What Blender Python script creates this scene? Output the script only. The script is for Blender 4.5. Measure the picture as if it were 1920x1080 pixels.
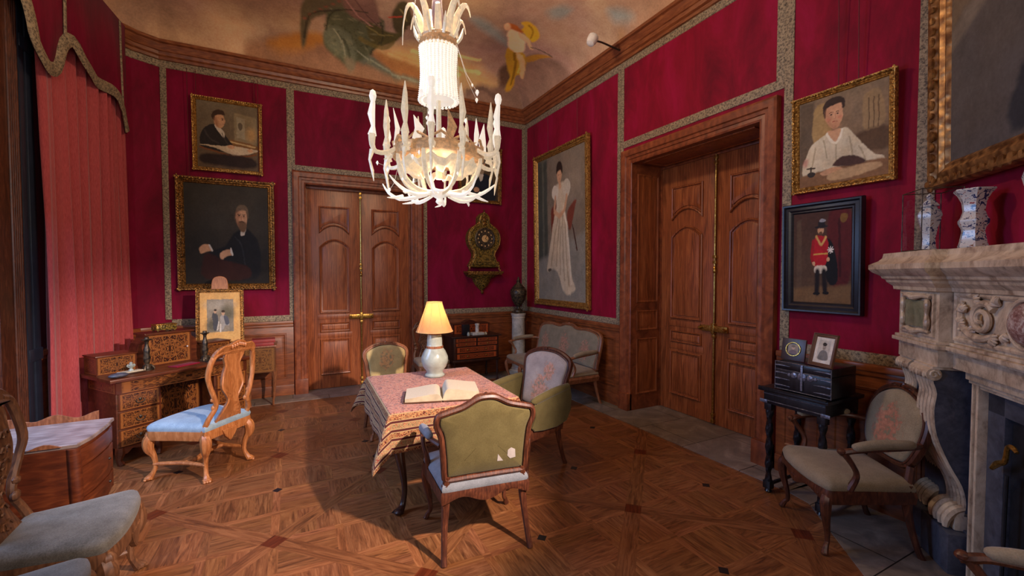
import bpy, bmesh, math, random
import numpy as np
from mathutils import Vector, Matrix, noise

for o in list(bpy.data.objects):
    bpy.data.objects.remove(o)
scene = bpy.context.scene
COL = scene.collection
PI = math.pi

# ------------------------------------------------------------------ camera
cam_data = bpy.data.cameras.new('camera')
cam = bpy.data.objects.new('camera', cam_data)
COL.objects.link(cam)
cam.location = (0, 0, 1.7)
cam.rotation_euler = (math.radians(90 - 1.78), 0, math.radians(-27.0))
cam_data.sensor_width = 36
cam_data.lens = 812.5 / 1920 * 36
cam_data.clip_start = 0.05
scene.camera = cam

# ------------------------------------------------------------------ exposure, sky, large lights
scene.view_settings.view_transform = 'Standard'
scene.view_settings.look = 'None'
scene.view_settings.gamma = 1
scene.view_settings.use_curve_mapping = False
scene.view_settings.exposure = 0.08

world = bpy.data.worlds.new('world')
scene.world = world
world.use_nodes = True
wn = world.node_tree.nodes['Background']
wn.inputs[0].default_value = (0.42, 0.55, 1.0, 1)
wn.inputs[1].default_value = 0.15


def area(name, loc, target, sx, sy, power, col):
    l = bpy.data.lights.new(name, 'AREA')
    l.shape = 'RECTANGLE'
    l.size = sx
    l.size_y = sy
    l.energy = power
    l.color = col
    o = bpy.data.objects.new(name, l)
    COL.objects.link(o)
    o.location = loc
    o.rotation_euler = (Vector(target) - Vector(loc)).to_track_quat('-Z', 'Y').to_euler()
    return o


def spot(name, loc, target, power, col, angle, blend, radius):
    l = bpy.data.lights.new(name, 'SPOT')
    l.energy = power
    l.color = col
    l.spot_size = math.radians(angle)
    l.spot_blend = blend
    l.shadow_soft_size = radius
    o = bpy.data.objects.new(name, l)
    COL.objects.link(o)
    o.location = loc
    o.rotation_euler = (Vector(target) - Vector(loc)).to_track_quat('-Z', 'Y').to_euler()
    return o


# daylight of the window on the left, assumed beam from behind the camera
area('window_daylight', (-1.93, 3.6, 2.3), (0.6, 3.3, 0.6), 1.2, 2.6, 120, (0.35, 0.55, 1.0))
area('rear_daylight', (0.4, -1.3, 3.0), (1.0, 6.8, 5.6), 3.0, 2.0, 68, (1.0, 0.86, 0.74))  # unseen fill lamp added from behind, aimed up at ceiling and back wall
spot('rear_window_beam', (2.03, -0.03, 2.95), (0.38, 3.66, 0.62), 1400, (1.0, 0.78, 0.68), 46, 0.55, 0.06)  # assumed source: unseen spot lamp added behind right, no rear window is built


def point(name, loc, power, col, radius):
    l = bpy.data.lights.new(name, 'POINT')
    l.energy = power
    l.color = col
    l.shadow_soft_size = radius
    o = bpy.data.objects.new(name, l)
    COL.objects.link(o)
    o.location = loc
    return o


# ------------------------------------------------------------------ colour + node helpers
def lin(c):
    c = c / 255.0
    return c / 12.92 if c <= 0.04045 else ((c + 0.055) / 1.055) ** 2.4


def rgb(r, g, b):
    return (lin(r), lin(g), lin(b), 1.0)


class NT:
    def __init__(self, name):
        self.m = bpy.data.materials.new(name)
        self.m.use_nodes = True
        self.t = self.m.node_tree
        self.b = self.t.nodes['Principled BSDF']

    def n(self, typ, **kw):
        nd = self.t.nodes.new(typ)
        for k, v in kw.items():
            setattr(nd, k, v)
        return nd

    def l(self, a, b):
        self.t.links.new(a, b)

    def coord(self, kind='Object', scale=(1, 1, 1), rot=(0, 0, 0), loc=(0, 0, 0)):
        tc = self.n('ShaderNodeTexCoord')
        mp = self.n('ShaderNodeMapping')
        mp.inputs['Scale'].default_value = scale
        mp.inputs['Rotation'].default_value = rot
        mp.inputs['Location'].default_value = loc
        self.l(tc.outputs[kind], mp.inputs[0])
        return mp.outputs[0]

    def noise(self, vec, scale=5, detail=4, rough=0.55, dist=0.0):
        nd = self.n('ShaderNodeTexNoise')
        nd.inputs['Scale'].default_value = scale
        nd.inputs['Detail'].default_value = detail
        nd.inputs['Roughness'].default_value = rough
        nd.inputs['Distortion'].default_value = dist
        if vec is not None:
            self.l(vec, nd.inputs['Vector'])
        return nd.outputs['Fac']

    def vor(self, vec, scale=5, feature='F1', rnd=1.0):
        nd = self.n('ShaderNodeTexVoronoi', feature=feature)
        nd.inputs['Scale'].default_value = scale
        nd.inputs['Randomness'].default_value = rnd
        self.l(vec, nd.inputs['Vector'])
        return nd

    def wave(self, vec, scale=5, dist=2, detail=2, kind='BANDS', direction='X', dscale=1.0):
        nd = self.n('ShaderNodeTexWave', wave_type=kind)
        if kind == 'BANDS':
            nd.bands_direction = direction
        nd.inputs['Scale'].default_value = scale
        nd.inputs['Distortion'].default_value = dist
        nd.inputs['Detail'].default_value = detail
        nd.inputs['Detail Scale'].default_value = dscale
        self.l(vec, nd.inputs['Vector'])
        return nd.outputs['Fac']

    def ramp(self, fac, stops, interp='LINEAR'):
        nd = self.n('ShaderNodeValToRGB')
        cr = nd.color_ramp
        cr.interpolation = interp
        while len(cr.elements) < len(stops):
            cr.elements.new(0.5)
        for e, (p, c) in zip(cr.elements, stops):
            e.position = p
            e.color = c if len(c) == 4 else (*c, 1)
        self.l(fac, nd.inputs[0])
        return nd.outputs[0]

    def mix(self, fac, a, b, mode='MIX'):
        nd = self.n('ShaderNodeMix', data_type='RGBA', blend_type=mode)
        for s, v in ((0, fac), (6, a), (7, b)):
            if isinstance(v, (int, float, tuple)):
                nd.inputs[s].default_value = v
            else:
                self.l(v, nd.inputs[s])
        return nd.outputs[2]

    def math(self, op, a, b=0.0, c=None):
        nd = self.n('ShaderNodeMath', operation=op)
        for i, v in enumerate((a, b, c)):
            if v is None:
                continue
            if isinstance(v, (int, float)):
                nd.inputs[i].default_value = v
            else:
                self.l(v, nd.inputs[i])
        return nd.outputs[0]

    def bump(self, h, strength=0.3, dist=0.01):
        nd = self.n('ShaderNodeBump')
        nd.inputs['Strength'].default_value = strength
        nd.inputs['Distance'].default_value = dist
        self.l(h, nd.inputs['Height'])
        self.l(nd.outputs[0], self.b.inputs['Normal'])

    def set(self, col=None, rough=None, metal=None, emit=None, estr=None, sheen=None, spec=None, trans=None, alpha=None, coat=None):
        b = self.b
        if col is not None:
            if isinstance(col, tuple):
                b.inputs['Base Color'].default_value = col
            else:
                self.l(col, b.inputs['Base Color'])
        if rough is not None:
            if isinstance(rough, (int, float)):
                b.inputs['Roughness'].default_value = rough
            else:
                self.l(rough, b.inputs['Roughness'])
        if metal is not None:
            b.inputs['Metallic'].default_value = metal
        if emit is not None:
            if isinstance(emit, tuple):
                b.inputs['Emission Color'].default_value = emit
            else:
                self.l(emit, b.inputs['Emission Color'])
        if estr is not None:
            b.inputs['Emission Strength'].default_value = estr
        if sheen is not None:
            b.inputs['Sheen Weight'].default_value = sheen
        if spec is not None:
            b.inputs['Specular IOR Level'].default_value = spec
        if trans is not None:
            b.inputs['Transmission Weight'].default_value = trans
        if coat is not None:
            b.inputs['Coat Weight'].default_value = coat
        return self.m


def wood(name, dark, mid, light, scale=(9, 9, 0.9), rough=0.38, kind='Object', bump=0.08, coat=0.0):
    t = NT(name)
    v = t.coord(kind, scale)
    n1 = t.noise(v, 2.2, 6, 0.62, 1.4)
    w = t.wave(v, 1.3, 7, 3, 'BANDS', 'X', 1.2)
    f = t.math('ADD', t.math('MULTIPLY', n1, 0.9), t.math('MULTIPLY', w, 0.1))
    c = t.ramp(f, [(0.25, dark), (0.5, mid), (0.75, light)])
    v2 = t.coord(kind, tuple(s * 9 for s in scale))
    n2 = t.noise(v2, 3, 3, 0.6)
    c = t.mix(t.math('MULTIPLY', n2, 0.35), c, dark)
    if bump:
        t.bump(n1, bump, 0.004)
    return t.set(col=c, rough=rough, coat=coat)


M = {}
M['door_wood'] = wood('door_wood', rgb(84, 40, 18), rgb(150, 80, 42), rgb(190, 112, 62))
M['trim_wood'] = wood('trim_wood', rgb(80, 36, 18), rgb(132, 68, 38), rgb(168, 94, 54), scale=(3, 3, 3))
M['dado_wood'] = wood('dado_wood', rgb(74, 36, 16), rgb(128, 68, 34), rgb(164, 94, 48), scale=(1.2, 1.2, 8))
M['cornice_wood'] = wood('cornice_wood', rgb(88, 44, 24), rgb(138, 78, 44), rgb(176, 110, 64), scale=(2, 2, 18))
M['chair_wood'] = wood('chair_wood', rgb(45, 22, 14), rgb(84, 44, 28), rgb(122, 70, 44), scale=(14, 14, 4), rough=0.4)
M['gilt_walnut'] = wood('gilt_walnut', rgb(96, 56, 34), rgb(140, 88, 58), rgb(176, 122, 86), scale=(12, 12, 4), rough=0.4)
M['pale_walnut'] = wood('pale_walnut', rgb(128, 74, 36), rgb(176, 110, 60), rgb(206, 142, 88), scale=(12, 12, 3), rough=0.45)
M['old_walnut'] = wood('old_walnut', rgb(62, 38, 24), rgb(108, 70, 44), rgb(146, 100, 66), scale=(12, 12, 3), rough=0.5)
M['cherry'] = wood('cherry', rgb(54, 22, 10), rgb(94, 42, 20), rgb(126, 64, 32), scale=(2, 2, 12), rough=0.4)
M['dark_wood'] = wood('dark_wood', rgb(28, 14, 10), rgb(54, 28, 18), rgb(82, 44, 28), rough=0.35)
M['ebony'] = wood('ebony', rgb(10, 10, 13), rgb(20, 20, 26), rgb(36, 36, 44), rough=0.3)
M['ebony_frame'] = wood('ebony_frame', rgb(14, 15, 20), rgb(24, 26, 34), rgb(38, 42, 54), rough=0.35, scale=(3, 3, 30))
M['desk_wood'] = wood('desk_wood', rgb(48, 20, 10), rgb(92, 42, 20), rgb(126, 66, 34), scale=(1.5, 9, 9), rough=0.32)
M['grey_top'] = wood('grey_top', rgb(92, 78, 74), rgb(140, 122, 114), rgb(172, 156, 148), scale=(2, 9, 6), rough=0.35)


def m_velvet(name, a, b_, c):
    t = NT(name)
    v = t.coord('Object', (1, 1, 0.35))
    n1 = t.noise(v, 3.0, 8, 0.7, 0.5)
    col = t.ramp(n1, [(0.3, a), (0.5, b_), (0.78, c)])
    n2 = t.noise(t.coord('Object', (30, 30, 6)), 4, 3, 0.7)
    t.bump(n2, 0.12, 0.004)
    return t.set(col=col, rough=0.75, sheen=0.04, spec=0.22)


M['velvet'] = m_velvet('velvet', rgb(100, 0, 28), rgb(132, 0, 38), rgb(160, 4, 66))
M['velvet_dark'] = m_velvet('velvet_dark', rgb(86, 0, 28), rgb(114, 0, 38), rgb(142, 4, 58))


def m_band():
    t = NT('brocade')
    v = t.coord('Object', (1, 1, 1))
    a = t.vor(v, 55, 'SMOOTH_F1').outputs['Distance']
    w = t.noise(v, 60, 2, 0.5, 2.5)
    f = t.math('ADD', t.math('MULTIPLY', a, 0.5), t.math('MULTIPLY', w, 0.7))
    c = t.ramp(f, [(0.36, rgb(66, 56, 46)), (0.5, rgb(112, 98, 78)), (0.66, rgb(160, 142, 112))])
    t.bump(f, 0.3, 0.003)
    return t.set(col=c, rough=0.7)


M['band'] = m_band()


def m_fabric(name, a, b_, floral=None, center=(0, 0, 0), rad=0.2, c1=None, c2=None):
    t = NT(name)
    v = t.coord('Object')
    n1 = t.noise(v, 9, 5, 0.6)
    n2 = t.noise(v, 160, 2, 0.6)
    f = t.math('ADD', t.math('MULTIPLY', n1, 0.6), t.math('MULTIPLY', n2, 0.4))
    c = t.ramp(f, [(0.32, a), (0.68, b_)])
    if floral:
        for (cx, cz, r) in floral:
            s = t.n('ShaderNodeSeparateXYZ')
            t.l(v, s.inputs[0])
            dx = t.math('SUBTRACT', s.outputs[0], cx)
            dz = t.math('SUBTRACT', s.outputs[2], cz)
            d = t.math('SQRT', t.math('ADD', t.math('MULTIPLY', dx, dx), t.math('MULTIPLY', t.math('MULTIPLY', dz, dz), 0.6)))
            g = t.math('SUBTRACT', 1.0, t.math('DIVIDE', d, r))
            pn = t.noise(v, 26, 3, 0.6, 0.6)
            k = t.ramp(t.math('ADD', t.math('MULTIPLY', g, 0.55), t.math('MULTIPLY', pn, 0.75)), [(0.52, (0, 0, 0)), (0.64, (1, 1, 1))])
            pc = t.ramp(t.noise(v, 40, 2, 0.5), [(0.36, rgb(112, 108, 84)), (0.48, c1 or rgb(176, 98, 82)), (0.66, c2 or rgb(206, 140, 112))])
            c = t.mix(t.math('MULTIPLY', k, 0.6), c, pc)
    t.bump(n2, 0.25, 0.003)
    return t.set(col=c, rough=0.85, sheen=0.15, spec=0.2)


FL_BACK = [(0.0, 0.70, 0.17)]
M['tapestry_back'] = m_fabric('tapestry_back', rgb(126, 110, 84), rgb(166, 148, 118), FL_BACK, c1=rgb(178, 92, 70), c2=rgb(204, 124, 96))
M['tapestry_lilac'] = m_fabric('tapestry_lilac', rgb(138, 124, 118), rgb(178, 162, 150), [(0.0, 0.62, 0.15), (0.08, 0.80, 0.1)], c1=rgb(196, 116, 70), c2=rgb(206, 150, 130))
M['tapestry_yellow'] = m_fabric('tapestry_yellow', rgb(150, 130, 84), rgb(188, 166, 112), [(0.0, 0.74, 0.12)], c1=rgb(190, 126, 78), c2=rgb(206, 152, 98))
M['tapestry_sofa'] = m_fabric('tapestry_sofa', rgb(110, 102, 84), rgb(142, 132, 112), [(-0.52, 0.66, 0.15), (0.0, 0.68, 0.17), (0.5, 0.66, 0.15)], c1=rgb(172, 108, 88), c2=rgb(196, 140, 116))
M['seat_taupe'] = m_fabric('seat_taupe', rgb(118, 104, 82), rgb(154, 138, 114))
M['green_cloth'] = m_fabric('green_cloth', rgb(76, 66, 34), rgb(98, 88, 52))
M['grey_velvet'] = m_fabric('grey_velvet', rgb(66, 62, 54), rgb(112, 108, 100))
M['blue_damask'] = m_fabric('blue_damask', rgb(112, 134, 150), rgb(156, 178, 190))
M['pale_arm'] = m_fabric('pale_arm', rgb(96, 100, 106), rgb(130, 134, 140))


def m_curtain():
    t = NT('curtain_cloth')
    n2 = t.noise(t.coord('Object', (40, 40, 4)), 6, 3, 0.6)
    c = t.ramp(n2, [(0.3, rgb(148, 56, 60)), (0.7, rgb(180, 82, 82))])
    return t.set(col=c, rough=0.8, sheen=0.3, spec=0.15)


M['curtain'] = m_curtain()


def m_gold(name, a, b_, rough=0.42, sc=70, st=0.9, metal=0.65):
    t = NT(name)
    v = t.coord('Object')
    vo = t.vor(v, sc, 'SMOOTH_F1').outputs['Distance']
    n = t.noise(v, 30, 4, 0.6)
    c = t.ramp(t.math('ADD', t.math('MULTIPLY', vo, 0.6), t.math('MULTIPLY', n, 0.5)), [(0.3, a), (0.65, b_)])
    t.bump(vo, st, 0.006)
    return t.set(col=c, rough=rough, metal=metal)


M['gold'] = m_gold('gilt', rgb(206, 160, 84), rgb(128, 88, 38))
M['gold_dark'] = m_gold('gilt_dark', rgb(178, 128, 62), rgb(88, 58, 24))
M['gold_big'] = m_gold('gilt_carved', rgb(186, 140, 84), rgb(104, 68, 36), sc=26, st=1.0)
M['brass'] = m_gold('brass', rgb(206, 168, 88), rgb(150, 112, 50), 0.3, 90, 0.2, 0.9)
M['boulle'] = m_gold('boulle', rgb(176, 142, 62), rgb(54, 48, 26), 0.35, 60, 0.5, 0.5)
M['bronze'] = m_gold('bronze_dark', rgb(104, 88, 66), rgb(40, 36, 32), 0.4, 40, 0.3, 0.5)
M['iron'] = m_gold('iron_mount', rgb(150, 150, 160), rgb(100, 100, 112), 0.4, 80, 0.3, 0.7)
M['purple_cloth'] = m_fabric('purple_cloth', rgb(84, 70, 88), rgb(120, 102, 118))


def m_marble(name, a, b_, c_, sc=2.0, rough=0.35, stretch=(1, 1, 1)):
    t = NT(name)
    v = t.coord('Object', stretch)
    n = t.noise(v, sc, 9, 0.68, 1.6)
    n2 = t.noise(v, sc * 7, 5, 0.6, 0.4)
    f = t.math('ADD', t.math('MULTIPLY', n, 0.72), t.math('MULTIPLY', n2, 0.28))
    c = t.ramp(f, [(0.36, a), (0.5, b_), (0.64, c_)])
    t.bump(n2, 0.05, 0.003)
    return t.set(col=c, rough=rough)


M['marble'] = m_marble('beige_marble', rgb(136, 112, 90), rgb(196, 174, 146), rgb(220, 202, 174), 3.5, 0.38, (1.6, 1.6, 1))
M['marble_white'] = m_marble('white_marble', rgb(150, 146, 138), rgb(186, 180, 168), rgb(206, 200, 190), 5, 0.3)
M['slate'] = m_marble('slate_marble', rgb(50, 52, 60), rgb(72, 74, 84), rgb(92, 94, 104), 5, 0.4)
M['rouge'] = m_marble('rouge_marble', rgb(92, 56, 52), rgb(146, 108, 98), rgb(206, 190, 176), 14, 0.25)
M['green_marble'] = m_marble('green_marble', rgb(98, 98, 72), rgb(128, 126, 98), rgb(146, 142, 112), 6, 0.3)
M['firebox'] = m_marble('firebox_metal', rgb(16, 17, 20), rgb(26, 27, 32), rgb(38, 40, 46), 8, 0.5)


def m_stone():
    t = NT('stone_floor')
    v = t.coord('Object')
    br = t.n('ShaderNodeTexBrick')
    t.l(v, br.inputs[0])
    br.inputs['Scale'].default_value = 1.0
    br.inputs['Brick Width'].default_value = 0.9
    br.inputs['Row Height'].default_value = 0.6
    br.inputs['Mortar Size'].default_value = 0.004
    br.inputs['Color1'].default_value = rgb(150, 140, 136)
    br.inputs['Color2'].default_value = rgb(132, 120, 100)
    br.inputs['Mortar'].default_value = rgb(46, 40, 36)
    n = t.noise(v, 2.4, 9, 0.68, 1.8)
    c = t.mix(0.75, br.outputs[0], t.ramp(n, [(0.3, rgb(100, 96, 94)), (0.5, rgb(144, 138, 136)), (0.66, rgb(196, 190, 186))]), 'OVERLAY')
    return t.set(col=c, rough=0.42)


M['stone'] = m_stone()


def m_parquet():
    t = NT('oak_parquet')
    at = t.n('ShaderNodeAttribute', attribute_name='Col')
    uv = t.coord('UV', (1.1, 11, 1))
    n = t.noise(uv, 3.0, 6, 0.65, 1.6)
    c = t.ramp(n, [(0.28, rgb(68, 38, 20)), (0.5, rgb(120, 74, 42)), (0.74, rgb(154, 104, 64))])
    c = t.mix(1.0, c, at.outputs['Color'], 'MULTIPLY')
    big = t.noise(t.coord('Object'), 1.2, 4, 0.6)
    r = t.ramp(big, [(0.3, (0.30, 0.30, 0.30)), (0.7, (0.46, 0.46, 0.46))])
    t.bump(n, 0.08, 0.002)
    return t.set(col=c, rough=r)


M['parquet'] = m_parquet()


def m_paint(name='picture_paint', rough=0.65):
    t = NT(name)
    at = t.n('ShaderNodeAttribute', attribute_name='Col')
    n = t.noise(t.coord('Object'), 45, 4, 0.6)
    n3 = t.noise(t.coord('Object'), 7, 5, 0.6)
    c = t.mix(0.35, at.outputs['Color'], t.ramp(n, [(0.3, (0.32, 0.32, 0.32)), (0.7, (0.7, 0.7, 0.7))]), 'OVERLAY')
    c = t.mix(0.35, c, t.ramp(n3, [(0.3, (0.32, 0.32, 0.32)), (0.7, (0.68, 0.68, 0.68))]), 'OVERLAY')
    t.bump(n, 0.05, 0.002)
    return t.set(col=c, rough=rough, spec=0.2)


M['paint'] = m_paint()
M['fresco'] = m_paint('ceiling_fresco', 0.8)


def m_marq(name, k=0.62, dark=(36, 16, 9), gold=(142, 86, 40), red=(82, 38, 19), aspect=2.0):
    """inlay: mirrored scrolls and a border line inside each face (UV 0..1)"""
    t = NT(name)
    uv = t.coord('UV')
    s = t.n('ShaderNodeSeparateXYZ')
    t.l(uv, s.inputs[0])
    a = t.math('ABSOLUTE', t.math('SUBTRACT', s.outputs[0], 0.5))
    b = t.math('ABSOLUTE', t.math('SUBTRACT', s.outputs[1], 0.5))
    cb = t.n('ShaderNodeCombineXYZ')
    t.l(t.math('MULTIPLY', a, aspect), cb.inputs[0])
    t.l(b, cb.inputs[1])
    v = cb.outputs[0]
    e = t.vor(v, 5.5 * k, 'DISTANCE_TO_EDGE').outputs['Distance']
    w = t.noise(v, 5.5 * k, 2, 0.5, 3.2)
    lines = t.ramp(e, [(0.03, (1, 1, 1)), (0.07, (0, 0, 0))])
    lines2 = t.ramp(w, [(0.40, (0, 0, 0)), (0.44, (1, 1, 1)), (0.49, (1, 1, 1)), (0.53, (0, 0, 0))])
    mk = t.math('MAXIMUM', t.math('MULTIPLY', lines, 0.6), lines2)
    base = t.ramp(t.noise(v, 7 * k, 3, 0.6, 1.0), [(0.42, rgb(*dark)), (0.62, rgb(*red))])
    c = t.mix(mk, base, rgb(*gold))
    mx = t.math('MAXIMUM', a, b)
    edge = t.ramp(mx, [(0.40, (0, 0, 0)), (0.415, (1, 1, 1)), (0.45, (1, 1, 1)), (0.465, (0, 0, 0))])
    c = t.mix(edge, c, rgb(*gold))
    outer = t.ramp(mx, [(0.46, (0, 0, 0)), (0.47, (1, 1, 1))])
    c = t.mix(outer, c, rgb(*red))
    return t.set(col=c, rough=0.3, coat=0.2)


M['marq'] = m_marq('marquetry')
M['marq_dark'] = m_marq('marquetry_dark', 0.8, (30, 12, 9), (172, 78, 34), (62, 24, 14))
M['marq_soft'] = m_marq('marquetry_soft', 0.5, (84, 52, 26), (128, 86, 42), (102, 64, 32), 1.3)


def m_cloth():
    t = NT('persian_cloth')
    uv = t.coord('UV')
    s = t.n('ShaderNodeSeparateXYZ')
    t.l(uv, s.inputs[0])
    edge = s.outputs[1]
    v = t.coord('Object')
    vo = t.vor(v, 42, 'F1')
    n = t.noise(v, 46, 3, 0.6, 1.2)
    pal = t.ramp(n, [(0.34, rgb(70, 34, 44)), (0.44, rgb(150, 62, 58)), (0.5, rgb(190, 132, 96)), (0.56, rgb(164, 92, 84)), (0.64, rgb(98, 84, 84))], 'CONSTANT')
    c = t.mix(t.math('MULTIPLY', vo.outputs['Distance'], 0.5), pal, rgb(186, 152, 134))
    e5 = t.math('MULTIPLY', edge, 4.6)
    w = t.math('FRACT', e5)
    band = t.ramp(w, [(0.0, (1, 1, 1)), (0.12, (1, 1, 1)), (0.15, (0, 0, 0)), (0.86, (0, 0, 0)), (0.90, (1, 1, 1))])
    cream = t.ramp(w, [(0.13, (0, 0, 0)), (0.15, (1, 1, 1)), (0.22, (1, 1, 1)), (0.24, (0, 0, 0)), (0.78, (0, 0, 0)), (0.80, (1, 1, 1)), (0.86, (1, 1, 1)), (0.88, (0, 0, 0))])
    alt = t.math('FRACT', t.math('MULTIPLY', t.math('FLOOR', e5), 0.5))
    nf = t.noise(v, 70, 3, 0.6, 1.4)
    warm = t.ramp(nf, [(0.36, rgb(74, 36, 28)), (0.44, rgb(146, 74, 50)), (0.5, rgb(174, 138, 88)), (0.57, rgb(122, 88, 58)), (0.64, rgb(66, 60, 56))], 'CONSTANT')
    cool = t.ramp(nf, [(0.38, rgb(150, 70, 52)), (0.45, rgb(178, 148, 104)), (0.53, rgb(92, 86, 62)), (0.6, rgb(160, 120, 84))], 'CONSTANT')
    isb = t.ramp(edge, [(0.02, (0, 0, 0)), (0.03, (1, 1, 1))])
    wc = t.mix(t.math('MULTIPLY', alt, 2.0), warm, cool)
    wc = t.mix(band, wc, rgb(74, 30, 30))
    wc = t.mix(cream, wc, rgb(166, 140, 100))
    c = t.mix(isb, c, wc)
    n2 = t.noise(v, 300, 2, 0.5)
    t.bump(n2, 0.3, 0.002)
    return t.set(col=c, rough=0.85, sheen=0.1, spec=0.2)


M['cloth'] = m_cloth()


def plain(name, col, rough=0.5, metal=0.0, emit=None, estr=None, var=0.12, sc=12, trans=None):
    t = NT(name)
    n = t.noise(t.coord('Object'), sc, 4, 0.6)
    dk = tuple(x * (1 - var * 2) for x in col[:3]) + (1,)
    lt = tuple(min(1, x * (1 + var)) for x in col[:3]) + (1,)
    c = t.ramp(n, [(0.3, dk), (0.7, lt)])
    return t.set(col=c, rough=rough, metal=metal, emit=emit, estr=estr, trans=trans)


M['porcelain'] = plain('celadon_glaze', rgb(160, 168, 156), 0.2)
M['page'] = plain('paper_page', rgb(190, 176, 146), 0.8)
M['leather'] = plain('leather', rgb(96, 62, 40), 0.5)
M['red_leather'] = plain('red_leather', rgb(140, 40, 36), 0.5)
M['black'] = plain('black_lacquer', rgb(22, 22, 26), 0.35)
M['white_card'] = plain('white_card', rgb(166, 158, 152), 0.6)
M['window_frame'] = plain('blue_black_paint', rgb(34, 42, 58), 0.4)
M['mat_board'] = plain('mat_board', rgb(206, 164, 104), 0.7)
M['twine'] = plain('hanging_cord', rgb(96, 30, 36), 0.7)
M['lamp_metal'] = plain('lamp_metal', rgb(70, 62, 56), 0.4, 0.6)
M['white_metal'] = plain('white_metal', rgb(222, 216, 208), 0.4)
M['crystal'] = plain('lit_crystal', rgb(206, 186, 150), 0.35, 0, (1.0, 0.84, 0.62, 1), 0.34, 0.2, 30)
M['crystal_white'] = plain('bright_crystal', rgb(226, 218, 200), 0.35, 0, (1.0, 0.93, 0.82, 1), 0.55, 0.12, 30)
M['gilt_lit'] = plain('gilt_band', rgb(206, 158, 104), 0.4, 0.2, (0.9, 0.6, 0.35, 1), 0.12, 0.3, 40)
M['bulb'] = plain('bulb', rgb(250, 245, 230), 0.3, 0, (1.0, 0.9, 0.7, 1), 3.0, 0.02)


def m_shade():
    t = NT('lamp_shade_silk')
    n = t.noise(t.coord('Object'), 10, 3, 0.6)
    c = t.ramp(n, [(0.3, rgb(176, 138, 96)), (0.7, rgb(204, 168, 120))])
    t.set(col=c, rough=0.8)
    tr = t.n('ShaderNodeBsdfTranslucent')
    tr.inputs[0].default_value = rgb(250, 190, 110)
    mx = t.n('ShaderNodeMixShader')
    mx.inputs[0].default_value = 0.45
    t.l(t.b.outputs[0], mx.inputs[1])
    t.l(tr.outputs[0], mx.inputs[2])
    t.l(mx.outputs[0], t.t.nodes['Material Output'].inputs[0])
    return t.m


M['shade'] = m_shade()


def m_glass():
    t = NT('clear_glass')
    t.set(col=(1, 1, 1, 1), rough=0.02)
    g = t.n('ShaderNodeBsdfGlossy')
    g.inputs['Roughness'].default_value = 0.03
    tr = t.n('ShaderNodeBsdfTransparent')
    tr.inputs[0].default_value = (0.96, 0.97, 0.98, 1)
    mx = t.n('ShaderNodeMixShader')
    mx.inputs[0].default_value = 0.07
    t.l(tr.outputs[0], mx.inputs[1])
    t.l(g.outputs[0], mx.inputs[2])
    t.l(mx.outputs[0], t.t.nodes['Material Output'].inputs[0])
    return t.m


M['glass'] = m_glass()


def m_imari():
    t = NT('painted_porcelain')
    v = t.coord('Object')
    n = t.noise(v, 34, 3, 0.6, 1.6)
    c = t.ramp(n, [(0.40, rgb(44, 58, 100)), (0.43, rgb(196, 196, 192)), (0.60, rgb(202, 200, 194)), (0.64, rgb(150, 60, 56)), (0.68, rgb(92, 104, 70))], 'CONSTANT')
    return t.set(col=c, rough=0.2)


M['imari'] = m_imari()


def m_print():
    t = NT('printed_text')
    uv = t.coord('UV', (1, 1, 1))
    s = t.n('ShaderNodeSeparateXYZ')
    t.l(uv, s.inputs[0])
    ln = t.math('FRACT', t.math('MULTIPLY', s.outputs[1], 26))
    k = t.ramp(ln, [(0.55, (0, 0, 0)), (0.6, (1, 1, 1)), (0.9, (1, 1, 1)), (0.95, (0, 0, 0))])
    n = t.noise(t.coord('UV', (60, 26, 1)), 1.5, 2, 0.6)
    k2 = t.math('MULTIPLY', k, t.ramp(n, [(0.4, (0, 0, 0)), (0.5, (1, 1, 1))]))
    c = t.mix(t.math('MULTIPLY', k2, 0.35), rgb(202, 190, 164), rgb(104, 90, 76))
    return t.set(col=c, rough=0.8)


M['print'] = m_print()


# ------------------------------------------------------------------ object helpers
def mesh_obj(name, bm, mat, parent=None, loc=(0, 0, 0), rz=0.0, smooth=True, ang=38, label=None):
    if 'n' not in bm:
        pass
    b = bm['bm']
    if bm['fix']:
        bmesh.ops.recalc_face_normals(b, faces=b.faces[:])
    me = bpy.data.meshes.new(name)
    b.to_mesh(me)
    b.free()
    if smooth:
        for p in me.polygons:
            p.use_smooth = True
        me.set_sharp_from_angle(angle=math.radians(ang))
    mats = mat if isinstance(mat, (list, tuple)) else [mat]
    for mm in mats:
        me.materials.append(M[mm] if isinstance(mm, str) else mm)
    o = bpy.data.objects.new(name, me)
    COL.objects.link(o)
    o.location = loc
    o.rotation_euler = (0, 0, rz)
    if parent is not None:
        o.parent = parent
    if label:
        o['label'] = label
    return o


def B(fix=True):
    b = bmesh.new()
    b.loops.layers.uv.new('UVMap')
    return {'bm': b, 'fix': fix}


def tag(o, label, cat, group=None):
    o['label'] = label
    o['category'] = cat
    if group:
        o['group'] = group
    return o


def thing(name, label, cat, loc=(0, 0, 0), rz=0.0, group=None):
    o = bpy.data.objects.new(name, None)
    o.empty_display_size = 0.1
    COL.objects.link(o)
    o.location = loc
    o.rotation_euler = (0, 0, rz)
    return tag(o, label, cat, group)


def struct(o):
    o['kind'] = 'structure'
    return o


def copy_tree(o, parent=None):
    c = o.copy()
    COL.objects.link(c)
    if parent is not None:
        c.parent = parent
    for ch in [x for x in bpy.data.objects if x.parent == o]:
        copy_tree(ch, c)
    return c


def face(g, vs, uvs=None, mi=0):
    b = g['bm']
    try:
        f = b.faces.new(vs)
    except ValueError:
        return None
    f.material_index = mi
    if uvs:
        uv = b.loops.layers.uv[0]
        for lp, t in zip(f.loops, uvs):
            lp[uv].uv = t
    return f


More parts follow.
